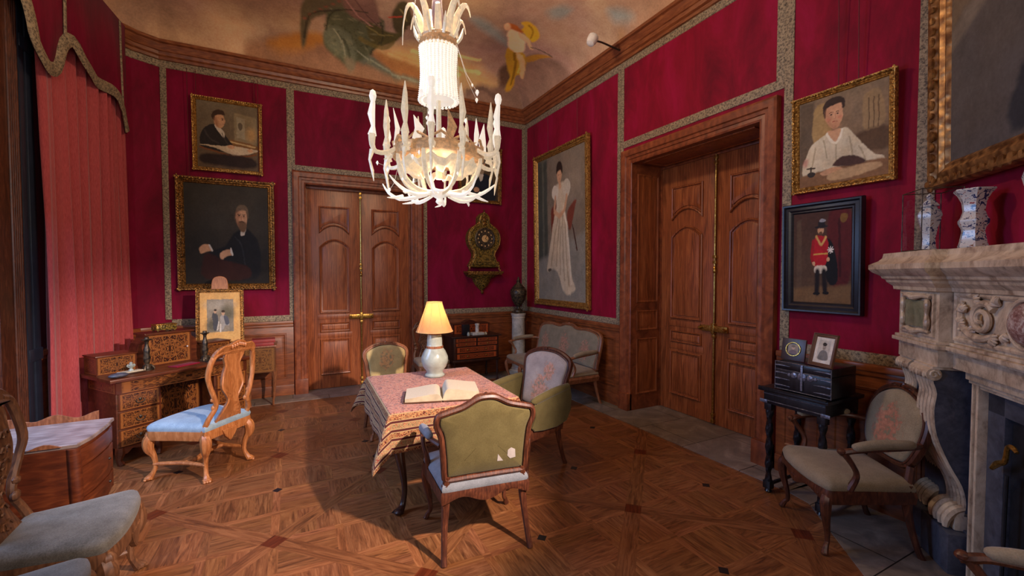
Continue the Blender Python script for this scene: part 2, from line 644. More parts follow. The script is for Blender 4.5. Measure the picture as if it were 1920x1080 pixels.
def box(g, x0, x1, y0, y1, z0, z1, mi=0, mat=None, tz=None):
    """axis box; every side face gets UV 0..1"""
    b = g['bm']
    P = [(x0, y0, z0), (x1, y0, z0), (x1, y1, z0), (x0, y1, z0), (x0, y0, z1), (x1, y0, z1), (x1, y1, z1), (x0, y1, z1)]
    if mat is not None:
        P = [mat @ Vector(p) for p in P]
    v = [b.verts.new(p) for p in P]
    q = [(0, 0), (1, 0), (1, 1), (0, 1)]
    for idx in ((0, 1, 5, 4), (1, 2, 6, 5), (2, 3, 7, 6), (3, 0, 4, 7), (4, 5, 6, 7), (3, 2, 1, 0)):
        face(g, [v[i] for i in idx], q, mi)


def bbox(g, x0, x1, y0, y1, z0, z1, r=0.006, mi=0, mat=None):
    """box with chamfered edges"""
    n = bmesh.new()
    bmesh.ops.create_cube(n, size=1)
    for v in n.verts:
        v.co = Vector(((x0 + x1) / 2 + v.co.x * (x1 - x0), (y0 + y1) / 2 + v.co.y * (y1 - y0), (z0 + z1) / 2 + v.co.z * (z1 - z0)))
    r = min(r, (x1 - x0) * .4, (y1 - y0) * .4, (z1 - z0) * .4)
    bmesh.ops.bevel(n, geom=n.edges[:], offset=r, segments=2, affect='EDGES', profile=0.6)
    if mat is not None:
        bmesh.ops.transform(n, matrix=mat, verts=n.verts[:])
    mp = {}
    b = g['bm']
    for v in n.verts:
        mp[v] = b.verts.new(v.co)
    for f in n.faces:
        face(g, [mp[v] for v in f.verts], None, mi)
    n.free()


def cr(pts, n=6, closed=False):
    """Catmull-Rom through points of any dimension"""
    P = [np.array(p, float) for p in pts]
    out = []
    L = len(P)
    rng = range(L if closed else L - 1)
    for i in rng:
        p0 = P[(i - 1) % L] if (closed or i > 0) else 2 * P[0] - P[1]
        p1 = P[i]
        p2 = P[(i + 1) % L]
        p3 = P[(i + 2) % L] if (closed or i + 2 < L) else 2 * P[-1] - P[-2]
        for k in range(n):
            t = k / n
            out.append(0.5 * ((2 * p1) + (-p0 + p2) * t + (2 * p0 - 5 * p1 + 4 * p2 - p3) * t * t + (-p0 + 3 * p1 - 3 * p2 + p3) * t ** 3))
    if not closed:
        out.append(P[-1])
    return out


def tube(g, pts, rad, seg=8, closed=False, flat=1.0, smooth=4, mi=0, up=None, twist=0.0, lobes=0, lobe=0.0):
    """swept tube; pts 3D, rad scalar or list; flat squashes the second axis"""
    if isinstance(rad, (int, float)):
        rad = [rad] * len(pts)
    q = [tuple(p) + (r,) for p, r in zip(pts, rad)]
    q = cr(q, smooth, closed) if smooth > 1 else [np.array(a, float) for a in q]
    b = g['bm']
    n = len(q)
    rings = []
    N = None
    for i in range(n):
        p = Vector(q[i][:3])
        a = Vector(q[(i - 1) % n][:3]) if (closed or i > 0) else p
        c = Vector(q[(i + 1) % n][:3]) if (closed or i < n - 1) else p
        T = (c - a)
        if T.length < 1e-9:
            T = Vector((0, 0, 1))
        T.normalize()
        if N is None:
            ref = Vector(up) if up else (Vector((0, 0, 1)) if abs(T.z) < 0.9 else Vector((1, 0, 0)))
            N = (ref - T * ref.dot(T)).normalized()
        else:
            ref = Vector(up) if up and abs(Vector(up).dot(T)) < 0.95 else N
            N = (ref - T * ref.dot(T)).normalized()
        Bn = T.cross(N)
        r = max(q[i][3], 0.0005)
        ring = []
        for k in range(seg):
            th = 2 * PI * k / seg
            rr = r * (1 + lobe * math.cos(lobes * th + twist * i)) if lobes else r
            ring.append(b.verts.new(p + N * (math.cos(th) * rr) + Bn * (math.sin(th) * rr * flat)))
        rings.append(ring)
    m = n if closed else n - 1
    for i in range(m):
        A, C = rings[i], rings[(i + 1) % n]
        for k in range(seg):
            face(g, [A[k], A[(k + 1) % seg], C[(k + 1) % seg], C[k]], None, mi)
    if not closed:
        face(g, rings[0][::-1], None, mi)
        face(g, rings[-1], None, mi)


def lathe(g, prof, seg=20, c=(0, 0, 0), mi=0, sx=1.0, sy=1.0, poly=None):
    b = g['bm']
    rings = []
    for r, z in prof:
        r = max(r, 0.0004)
        rings.append([b.verts.new((c[0] + math.cos(2 * PI * (k + .5) / seg) * r * sx, c[1] + math.sin(2 * PI * (k + .5) / seg) * r * sy, c[2] + z)) for k in range(seg)])
    for A, C in zip(rings, rings[1:]):
        for k in range(seg):
            face(g, [A[k], A[(k + 1) % seg], C[(k + 1) % seg], C[k]], None, mi)
    face(g, rings[0][::-1], None, mi)
    face(g, rings[-1], None, mi)


def blob(g, c, r, seg=8, mi=0, rot=None):
    """ellipsoid"""
    b = g['bm']
    n = bmesh.new()
    bmesh.ops.create_uvsphere(n, u_segments=seg, v_segments=max(4, seg // 2 + 1), radius=1)
    R = rot or Matrix.Identity(3)
    mp = {v: b.verts.new(Vector(c) + R @ Vector((v.co.x * r[0], v.co.y * r[1], v.co.z * r[2]))) for v in n.verts}
    for f in n.faces:
        face(g, [mp[v] for v in f.verts], None, mi)
    n.free()


def offset(pts, d):
    """inward offset of a closed CCW polygon (list of 2D)"""
    n = len(pts)
    out = []
    for i in range(n):
        p0, p1, p2 = (np.array(pts[(i + k) % n], float) for k in (-1, 0, 1))
        e1 = p1 - p0
        e2 = p2 - p1
        e1 /= max(np.linalg.norm(e1), 1e-9)
        e2 /= max(np.linalg.norm(e2), 1e-9)
        n1 = np.array((-e1[1], e1[0]))
        n2 = np.array((-e2[1], e2[0]))
        m = n1 + n2
        k = m @ m
        m = m * (2 / k) if k > 0.15 else n1
        out.append(tuple(p1 + m * d))
    return out


def V_front(a, b, h):   # plane facing local -Y
    return (a, -h, b)


def V_flat(a, b, h):    # horizontal plane
    return (a, b, h)


def rings(g, pts, prof, mp=V_front, cap=True, mi=0, uvcap=False, base=False):
    """a moulding: offset loops (distance inward, height) of a closed CCW outline"""
    b = g['bm']
    loops = []
    for d, h in prof:
        q = offset(pts, d) if abs(d) > 1e-9 else pts
        loops.append([b.verts.new(mp(p[0], p[1], h)) for p in q])
    n = len(pts)
    for A, C in zip(loops, loops[1:]):
        for k in range(n):
            face(g, [A[k], A[(k + 1) % n], C[(k + 1) % n], C[k]], None, mi)
    if cap:
        L = loops[-1]
        uvs = None
        if uvcap:
            q = offset(pts, prof[-1][0])
            xs = [p[0] for p in q]
            ys = [p[1] for p in q]
            uvs = [((p[0] - min(xs)) / (max(xs) - min(xs)), (p[1] - min(ys)) / (max(ys) - min(ys))) for p in q]
        face(g, L, uvs, mi)
    if base:
        face(g, loops[0][::-1], None, mi)


def rect(x0, x1, z0, z1):
    return [(x0, z0), (x1, z0), (x1, z1), (x0, z1)]


def arch(x0, x1, z0, z1, rise, n=8):
    """rectangle whose top is an arc of given rise (z1 is the crown)"""
    pts = [(x0, z0), (x1, z0)]
    for k in range(n + 1):
        t = k / n
        x = x1 + (x0 - x1) * t
        pts.append((x, z1 - rise * (2 * t - 1) ** 2))
    return pts


def arch_low(x0, x1, z0, z1, rise, n=8):
    """rectangle whose bottom edge follows an arc bulging up in the middle"""
    pts = []
    for k in range(n + 1):
        t = k / n
        pts.append((x0 + (x1 - x0) * t, z0 - rise * (2 * t - 1) ** 2))
    pts += [(x1, z1), (x0, z1)]
    return pts


def prism(g, pts, h0, h1, mp=V_front, mi=0, bev=0.0):
    if bev:
        rings(g, pts, [(bev, h0), (0, h0 + (bev if h1 > h0 else -bev)), (0, h1 - (bev if h1 > h0 else -bev)), (bev, h1)], mp, True, mi, base=False)
        g2 = offset(pts, bev)
        face(g, [g['bm'].verts.new(mp(p[0], p[1], h0)) for p in g2][::-1], None, mi)
    else:
        rings(g, pts, [(0, h0), (0, h1)], mp, True, mi, base=True)


def pillow(g, pts, h0, dome, mp=V_front, mi=0, prof=None, under=True):
    """cushion over a closed outline, domed"""
    b = g['bm']
    cx = sum(p[0] for p in pts) / len(pts)
    cy = sum(p[1] for p in pts) / len(pts)
    prof = prof or [(1, 0), (1.015, .22), (.99, .48), (.94, .68), (.85, .82), (.7, .92), (.5, .98), (.25, 1.0)]
    loops = [[b.verts.new(mp(cx + (p[0] - cx) * s, cy + (p[1] - cy) * s, h0 + dome * t)) for p in pts] for s, t in prof]
    n = len(pts)
    for A, C in zip(loops, loops[1:]):
        for k in range(n):
            face(g, [A[k], A[(k + 1) % n], C[(k + 1) % n], C[k]], None, mi)
    cv = b.verts.new(mp(cx, cy, h0 + dome * 1.0))
    for k in range(n):
        face(g, [loops[-1][k], loops[-1][(k + 1) % n], cv], None, mi)
    if under:
        face(g, loops[0][::-1], None, mi)


def mirror_outline(half):
    """half outline from the top centre (x>=0) down to the bottom centre, closed CCW"""
    right = [p for p in half]
    left = [(-x, z) for x, z in half if x > 1e-6]
    # CCW (x right, z up): go down the left side, back up the right side
    return left + right[::-1] if False else [p for p in right[::-1]] + [(-x, z) for x, z in right if x > 1e-6]


def ccw(pts):
    a = sum(pts[i][0] * pts[(i + 1) % len(pts)][1] - pts[(i + 1) % len(pts)][0] * pts[i][1] for i in range(len(pts)))
    return list(pts) if a > 0 else list(pts)[::-1]


def smooth_outline(half, n=4):
    return ccw([tuple(p) for p in cr(mirror_outline(half), n, True)])


# ------------------------------------------------------------------ picture painter (colours of painted canvases)
class Canvas:
    def __init__(self, w, h, a, b=None):
        self.w, self.h = w, h
        v, u = np.meshgrid(np.linspace(0, 1, h), np.linspace(0, 1, w), indexing='ij')
        self.u, self.v = u, v
        a = np.array(a[:3])
        b = np.array((b or a)[:3])
        self.c = a + (b - a) * v[..., None]

    def _put(self, mask, col):
        self.c = self.c * (1 - mask[..., None]) + np.array(col[:3]) * mask[..., None]

    def ell(self, cx, cy, rx, ry, col, rot=0.0, s=0.06, al=1.0):
        c, sn = math.cos(rot), math.sin(rot)
        x = self.u - cx
        y = self.v - cy
        X = (x * c + y * sn) / rx
        Y = (-x * sn + y * c) / ry
        d = np.sqrt(X * X + Y * Y)
        self._put(np.clip((1 + s - d) / (2 * s), 0, 1) * al, col)

    def poly(self, pts, col, s=0.006, al=1.0, sm=4):
        if sm > 1:
            pts = cr(pts, sm, True)
        P = np.array(pts, float)
        ins = np.zeros_like(self.u, bool)
        dm = np.full_like(self.u, 9.0)
        for i in range(len(P)):
            a, b = P[i], P[(i + 1) % len(P)]
            e = b - a
            L = max(e @ e, 1e-12)
            t = np.clip(((self.u - a[0]) * e[0] + (self.v - a[1]) * e[1]) / L, 0, 1)
            dm = np.minimum(dm, (self.u - a[0] - t * e[0]) ** 2 + (self.v - a[1] - t * e[1]) ** 2)
            cond = ((a[1] > self.v) != (b[1] > self.v))
            with np.errstate(divide='ignore', invalid='ignore'):
                xi = (b[0] - a[0]) * (self.v - a[1]) / (b[1] - a[1] + 1e-12) + a[0]
            ins ^= cond & (self.u < xi)
        d = np.sqrt(dm) * np.where(ins, 1, -1)
        self._put(np.clip(0.5 + d / (2 * s), 0, 1) * al, col)

    def line(self, pts, wd, col, al=1.0, sm=4, s=0.4):
        P = cr(pts, sm) if sm > 1 else pts
        P = np.array(P, float)
        dm = np.full_like(self.u, 9.0)
        for a, b in zip(P, P[1:]):
            e = b - a
            L = max(e @ e, 1e-12)
            t = np.clip(((self.u - a[0]) * e[0] + (self.v - a[1]) * e[1]) / L, 0, 1)
            dm = np.minimum(dm, (self.u - a[0] - t * e[0]) ** 2 + (self.v - a[1] - t * e[1]) ** 2)
        d = np.sqrt(dm) / wd
        self._put(np.clip((1 + s - d) / (2 * s), 0, 1) * al, col)

    def painterly(self, amt=.010, var=.14, seed=1):
        """irregular brush edges and mottled tone of a painted picture"""
        rs = np.random.RandomState(seed)

        def field(n, asp=1.0):
            gx, gy = n, max(3, int(n * asp))
            r = rs.rand(gy + 1, gx + 1)
            x = self.u * gx
            y = self.v * gy
            i = np.minimum(x.astype(int), gx - 1)
            j = np.minimum(y.astype(int), gy - 1)
            fx = x - i
            fy = y - j
            fx = fx * fx * (3 - 2 * fx)
            fy = fy * fy * (3 - 2 * fy)
            return (r[j, i] * (1 - fx) * (1 - fy) + r[j, i + 1] * fx * (1 - fy) + r[j + 1, i] * (1 - fx) * fy + r[j + 1, i + 1] * fx * fy) - .5
        du = field(14) + .6 * field(34)
        dv = field(14) + .6 * field(34)
        U = np.clip(((self.u + amt * du) * (self.w - 1)).round().astype(int), 0, self.w - 1)
        V = np.clip(((self.v + amt * dv) * (self.h - 1)).round().astype(int), 0, self.h - 1)
        c = self.c[V, U]
        tone = 1 + var * (field(5) * 1.2 + field(16) + .8 * field(48))
        warm = field(9)
        c = c * tone[..., None]
        c[..., 0] *= 1 + var * .4 * warm
        c[..., 2] *= 1 - var * .6 * warm
        self.c = c

    def mesh(self, name, W, H, parent, loc, mat='paint', label=None):
        """grid of W x H facing local -Y, lower left at loc"""
        me = bpy.data.meshes.new(name)
        w, h = self.w, self.h
        co = np.zeros((h, w, 3))
        co[..., 0] = self.u * W
        co[..., 2] = (1 - self.v) * H
        idx = np.arange(w * h).reshape(h, w)
        q = np.stack([idx[1:, :-1], idx[1:, 1:], idx[:-1, 1:], idx[:-1, :-1]], -1).reshape(-1, 4)
        me.from_pydata(co.reshape(-1, 3).tolist(), [], q.tolist())
        at = me.color_attributes.new('Col', 'FLOAT_COLOR', 'POINT')
        cc = np.ones((w * h, 4), np.float32)
        cc[:, :3] = np.clip(self.c.reshape(-1, 3), 0, 1)
        at.data.foreach_set('color', cc.ravel())
        me.materials.append(M[mat])
        o = bpy.data.objects.new(name, me)
        COL.objects.link(o)
        o.parent = parent
        o.location = loc
        if label:
            o['label'] = label
        return o
# ================================================================== the room
RX, BY, LX = 3.764, 6.855, -1.95
PLAN = [(LX, -1.5), (LX, 6.0), (-1.92, 6.30), (-1.82, 6.55), (-1.66, 6.72), (-1.43, BY), (RX, BY), (RX, 1.28), (2.176, -.243), (2.176, -1.5)]
PLAN_CCW = PLAN[::-1]


def wall_seg(g, p0, p1, z0, z1, th=0.12):
    """vertical slab between two plan points, inner face on the line, thickness outward (left of p0->p1)"""
    a = Vector((*p0, 0))
    b_ = Vector((*p1, 0))
    d = (b_ - a).normalized()
    n = Vector((-d.y, d.x, 0)) * th
    b = g['bm']
    v = [b.verts.new((q.x, q.y, z)) for z in (z0, z1) for q in (a, b_, b_ + n, a + n)]
    q4 = [(0, 0), (1, 0), (1, 1), (0, 1)]
    for idx in ((0, 1, 5, 4), (1, 2, 6, 5), (2, 3, 7, 6), (3, 0, 4, 7), (4, 5, 6, 7), (3, 2, 1, 0)):
        face(g, [v[i] for i in idx], q4)


# walls (velvet hung); openings for two doors and the window
g = B()
box(g, -1.43, 0.12, BY, BY + .25, 0, 4.72)
box(g, 0.12, 1.78, BY, BY + .25, 3.02, 4.72)
box(g, 1.78, RX + .2, BY, BY + .25, 0, 4.72)
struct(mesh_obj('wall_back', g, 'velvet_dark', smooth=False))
g = B()
box(g, RX, RX + .2, 4.20, BY, 0, 4.72)
box(g, RX, RX + .2, 2.37, 4.20, 3.16, 4.72)
box(g, RX, RX + .2, 1.20, 2.37, 0, 4.72)
struct(mesh_obj('wall_right', g, 'velvet', smooth=False))
g = B()
wall_seg(g, (RX, 1.28), (2.176, -.243), 0, 4.72, .15)
wall_seg(g, (2.176, -.243), (2.176, -1.5), 0, 4.72, .15)
struct(mesh_obj('wall_fireplace', g, 'velvet', smooth=False))
g = B()
WY0, WY1, WZ0, WZ1 = 2.7, 4.45, 0.15, 4.1
wall_seg(g, (LX, -1.5), (LX, WY0), 0, 4.72)
wall_seg(g, (LX, WY0), (LX, WY1), 0, WZ0)
wall_seg(g, (LX, WY0), (LX, WY1), WZ1, 4.72)
wall_seg(g, (LX, WY1), (LX, 6.0), 0, 4.72)
for a, c in zip(PLAN[1:5], PLAN[2:6]):
    wall_seg(g, a, c, 0, 4.72)
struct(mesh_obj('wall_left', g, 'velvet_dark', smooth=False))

# ------------------------------------------------------------------ floor: panels of oak parquet laid diagonally
SX, SY, OX, OY = 0.77, 0.74, -0.12, 3.10


def clip(poly, a, b_, c):
    """keep a*x+b*y<=c"""
    out = []
    n = len(poly)
    for i in range(n):
        p, q = poly[i], poly[(i + 1) % n]
        dp = a * p[0] + b_ * p[1] - c
        dq = a * q[0] + b_ * q[1] - c
        if dp <= 0:
            out.append(p)
        if (dp < 0 < dq) or (dq < 0 < dp):
            t = dp / (dp - dq)
            out.append((p[0] + (q[0] - p[0]) * t, p[1] + (q[1] - p[1]) * t))
    return out


random.seed(5)
g = B(False)
fb = g['bm']
colay = fb.loops.layers.float_color.new('Col')


def plank(poly_pq, grain, tint, pq=True):
    """poly in panel coords; grain angle in world radians"""
    if len(poly_pq) < 3:
        return
    W = []
    for (p, q) in poly_pq:
        u, v = (p + q), (p - q)
        W.append((OX + u * SX, OY + v * SY))
    cx = sum(w[0] for w in W) / len(W)
    cy = sum(w[1] for w in W) / len(W)
    if cx < -2.1 or cx > 4.0 or cy < -1.6 or cy > 7.1:
        return
    vs = [fb.verts.new((w[0], w[1], 0)) for w in W]
    ar = sum(W[i][0] * W[(i + 1) % len(W)][1] - W[(i + 1) % len(W)][0] * W[i][1] for i in range(len(W)))
    if ar < 0:
        vs = vs[::-1]
    f = fb.faces.new(vs)
    uvl = fb.loops.layers.uv[0]
    ca, sa = math.cos(grain), math.sin(grain)
    ru, rv = random.uniform(0, 40), random.uniform(0, 40)
    for lp in f.loops:
        x, y = lp.vert.co.x, lp.vert.co.y
        lp[uvl].uv = (x * ca + y * sa + ru, -x * sa + y * ca + rv)
        lp[colay] = (*tint, 1)


def tn(base=1.0, sp=0.16):
    k = base * (1 + random.uniform(-sp, sp))
    return (k, k * random.uniform(.94, 1.03), k * random.uniform(.9, 1.04))


AP = math.atan2(SY, SX)       # direction of +p in the world
AQ = math.atan2(-SY, SX)      # direction of +q
BW = 0.052
for i in range(-4, 8):
    for j in range(-6, 6):
        # block at the crossing
        plank([(i - BW, j - BW), (i + BW, j - BW), (i + BW, j + BW), (i - BW, j + BW)], AP, (0.52, 0.26, 0.2))
        plank([(i + BW, j - BW), (i + 1 - BW, j - BW), (i + 1 - BW, j + BW), (i + BW, j + BW)], AP, tn(.92, .08))
        plank([(i - BW, j + BW), (i + BW, j + BW), (i + BW, j + 1 - BW), (i - BW, j + 1 - BW)], AQ, tn(.92, .08))
        # panel interior: square [BW,1-BW]^2, diagonal lattice along world x and y
        sq = [(i + BW, j + BW), (i + 1 - BW, j + BW), (i + 1 - BW, j + 1 - BW), (i + BW, j + 1 - BW)]
        # u = p+q in [i+j, i+j+2], v = p-q
        u0, v0 = i + j, i - j - 1
        cuts = []
        st = .5
        th = .034
        e = []
        for k in range(7):
            cpos = k * st
            e += [cpos - th, cpos + th]
        for a in range(len(e) - 1):
            for c in range(len(e) - 1):
                thin_a = (a % 2 == 0)
                thin_c = (c % 2 == 0)
                P = clip(sq, 1, 1, u0 + e[a + 1])
                P = clip(P, -1, -1, -(u0 + e[a]))
                P = clip(P, 1, -1, v0 + e[c + 1]) if P else P
                P = clip(P, -1, 1, -(v0 + e[c])) if P else P
                if not P:
                    continue
                wv = ((a // 2) + (c // 2)) % 2
                if thin_a and thin_c:
                    plank(P, 0 if wv else PI / 2, tn(1.12, .06))
                elif thin_a:
                    plank(P, PI / 2, tn(1.15, .1))
                elif thin_c:
                    plank(P, 0, tn(1.15, .1))
                else:
                    # basket weave cell of three strips
                    gr = 0 if wv else PI / 2
                    for m in range(3):
                        if wv:
                            lo = v0 + e[c] + (e[c + 1] - e[c]) * m / 3
                            hi = v0 + e[c] + (e[c + 1] - e[c]) * (m + 1) / 3
                            Q = clip(P, 1, -1, hi)
                            Q = clip(Q, -1, 1, -lo) if Q else Q
                        else:
                            lo = u0 + e[a] + (e[a + 1] - e[a]) * m / 3
                            hi = u0 + e[a] + (e[a + 1] - e[a]) * (m + 1) / 3
                            Q = clip(P, 1, 1, hi)
                            Q = clip(Q, -1, -1, -lo) if Q else Q
                        if Q:
                            plank(Q, gr, tn(.95, .16))
floor = struct(mesh_obj('floor', g, 'parquet', smooth=False))
# small ebony squares in the middle of each panel
g = B()
for k in range(-2, 5):
    for m in range(-3, 6):
        if (k + m) % 2:
            x, y = OX + k * SX, OY + m * SY
            if y > 6.3 or x > 3.25 or x < -1.8:
                continue
            prism(g, [(x - .036, y), (x, y - .036), (x + .036, y), (x, y + .036)], 0.0, .002, V_flat)
mesh_obj('inlay', g, 'black', floor, label='small black squares set in the parquet')
# grey stone border and hearth
g = B()
prism(g, [(RX + .6, 1.9), (RX + .6, BY + .3), (-1.95, BY + .3), (-1.95, 6.2), (-1.3, 6.46), (3.34, 6.40), (3.44, 2.0)][::-1], 0, .006, V_flat)
prism(g, [(3.44, 2.0), (3.40, 1.82), (2.0, .30), (1.6, -.1), (1.6, -1.5), (2.3, -1.5), (2.3, -.2), (3.9, 1.3), (3.9, 2.0)][::-1], 0, .006, V_flat)
mesh_obj('stone_border', g, 'stone', floor, label='grey stone slabs bordering the parquet')

# ------------------------------------------------------------------ cornice, brocade borders, wainscot
g = B()
rings(g, PLAN_CCW, [(0, 4.36), (.03, 4.365), (.035, 4.395), (.06, 4.41), (.07, 4.445), (.085, 4.45), (.10, 4.47), (.125, 4.52), (.15, 4.53), (.15, 4.565), (.09, 4.575)], V_flat, cap=False)
struct(mesh_obj('trim_1', g, 'cornice_wood', ang=25))
g = B()
rings(g, PLAN_CCW, [(.001, 4.275), (.008, 4.28), (.008, 4.36), (.001, 4.365)], V_flat, cap=False)
struct(mesh_obj('trim_2', g, 'band', ang=25))


def band(n, boxes):
    g = B()
    for b_ in boxes:
        bbox(g, *b_, r=.003)
    struct(mesh_obj('trim_%d' % n, g, 'band'))


t = .009
band(3, [(-1.42, -1.355, BY - t, BY, 1.13, 4.28), (-.025, .03, BY - t, BY, 1.05, 4.28), (.03, .07, BY - t, BY, 3.17, 4.28),
         (.07, 1.90, BY - t, BY, 3.165, 3.24), (1.90, 1.96, BY - t, BY, 1.05, 4.28), (3.69, RX, BY - t, BY, 1.05, 4.28)])
band(4, [(-1.355, -.025, BY - t, BY, 1.05, 1.13), (1.96, 3.69, BY - t, BY, 1.05, 1.13)])
band(5, [(RX - t, RX, 6.79, BY - t, 1.05, 4.28), (RX - t, RX, 4.335, 4.39, 1.05, 4.28), (RX - t, RX, 4.275, 4.33, 1.05, 4.28),
         (RX - t, RX, 2.345, 4.275, 3.285, 3.37), (RX - t, RX, 2.20, 2.275, 1.05, 4.28), (RX - t, RX, 2.275, 2.345, 3.285, 4.28),
         (RX - t, RX, 1.285, 1.385, 1.05, 4.28)])
band(6, [(RX - t, RX, 4.39, 6.79, 1.05, 1.13), (RX - t, RX, 1.385, 2.20, 1.05, 1.13)])

# wainscot
def wains(name, p0, p1, panels):
    """p0->p1 seen from the room left to right"""
    a = Vector((*p0, 0))
    L = (Vector((*p1, 0)) - a).length
    rz = math.atan2(p1[1] - p0[1], p1[0] - p0[0])
    g = B()
    bbox(g, 0, L, -.03, 0, .0, 1.0, .002)
    bbox(g, 0, L, -.045, 0, .0, .15, .008)
    bbox(g, 0, L, -.055, 0, 1.0, 1.05, .010)
    bbox(g, 0, L, -.042, 0, .965, 1.0, .006)
    for (x0, x1) in panels:
        rings(g, rect(x0, x1, .24, .88), [(0, .030), (.004, .040), (.02, .042), (.03, .034), (.045, .034), (.07, .042)], V_front)
    return struct(mesh_obj(name, g, 'dado_wood', None, (p0[0], p0[1], 0), rz, ang=25))


wains('baseboard_back', (-1.43, BY), (.02, BY), [(.1, .65), (.75, 1.36)])
wains('baseboard_back_right', (1.90, BY), (RX, BY), [(.1, .9), (1.0, 1.78)])
wains('baseboard_right', (RX, BY), (RX, 4.27), [(.1, .9), (1.0, 1.75), (1.85, 2.48)])
wains('baseboard_fireplace', (RX, 2.28), (RX, 1.24), [(.06, .36), (.44, .98)])
for k, (a, c) in enumerate(zip(PLAN[1:5], PLAN[2:6])):
    wains('baseboard_left', a, c, [])
wains('baseboard_left', (LX, 4.9), (LX, 6.0), [])

# ------------------------------------------------------------------ doors
LEAF_PANELS = [('low', 2.70, 2.40), ('arch', 2.225, 1.13), ('rect', .985, .85), ('rect', .745, .215)]


def leaf_mesh(name, w, h, parent, x0, y0, hs):
    """double door leaf: slab with raised and fielded panels; front faces -Y"""
    g = B()
    bbox(g, 0, w, 0, .05, .01, h, .004)
    sx0, sx1 = .155 * w / .72, w - .155 * w / .72
    prof = [(0, 0.0), (.0, .020), (.008, .028), (.020, .024), (.024, .005), (.040, .002), (.043, .014), (.060, .017), (.075, .021)]
    for kind, zt, zb in LEAF_PANELS:
        zt, zb = zt * hs, zb * hs
        if kind == 'rect':
            o = rect(sx0, sx1, zb, zt)
        elif kind == 'arch':
            o = arch(sx0, sx1, zb, zt, .12)
        else:
            o = arch_low(sx0, sx1, zb + .02, zt, .12)
        p = prof if abs(zt - zb) > .2 else [(a * .6, b_) for a, b_ in prof]
        rings(g, ccw(o), p, V_front)
    for z in (1.07 * hs, .80 * hs):
        bbox(g, sx0 - .03, sx1 + .03, -.008, 0.001, z - .035, z + .035, .004)
    return mesh_obj(name, g, 'door_wood', parent, (x0, y0, 0), ang=22)


def frame_path(x0, x1, zt, prof, g):
    """casing moulding: profile (outward distance, height) swept up, over and down"""
    b = g['bm']
    loops = []
    for d, h in prof:
        loops.append([b.verts.new((x, -h, z)) for x, z in ((x0 - d, 0), (x0 - d, zt + d), (x1 + d, zt + d), (x1 + d, 0))])
    for A, C in zip(loops, loops[1:]):
        for k in range(3):
            face(g, [A[k], A[k + 1], C[k + 1], C[k]])


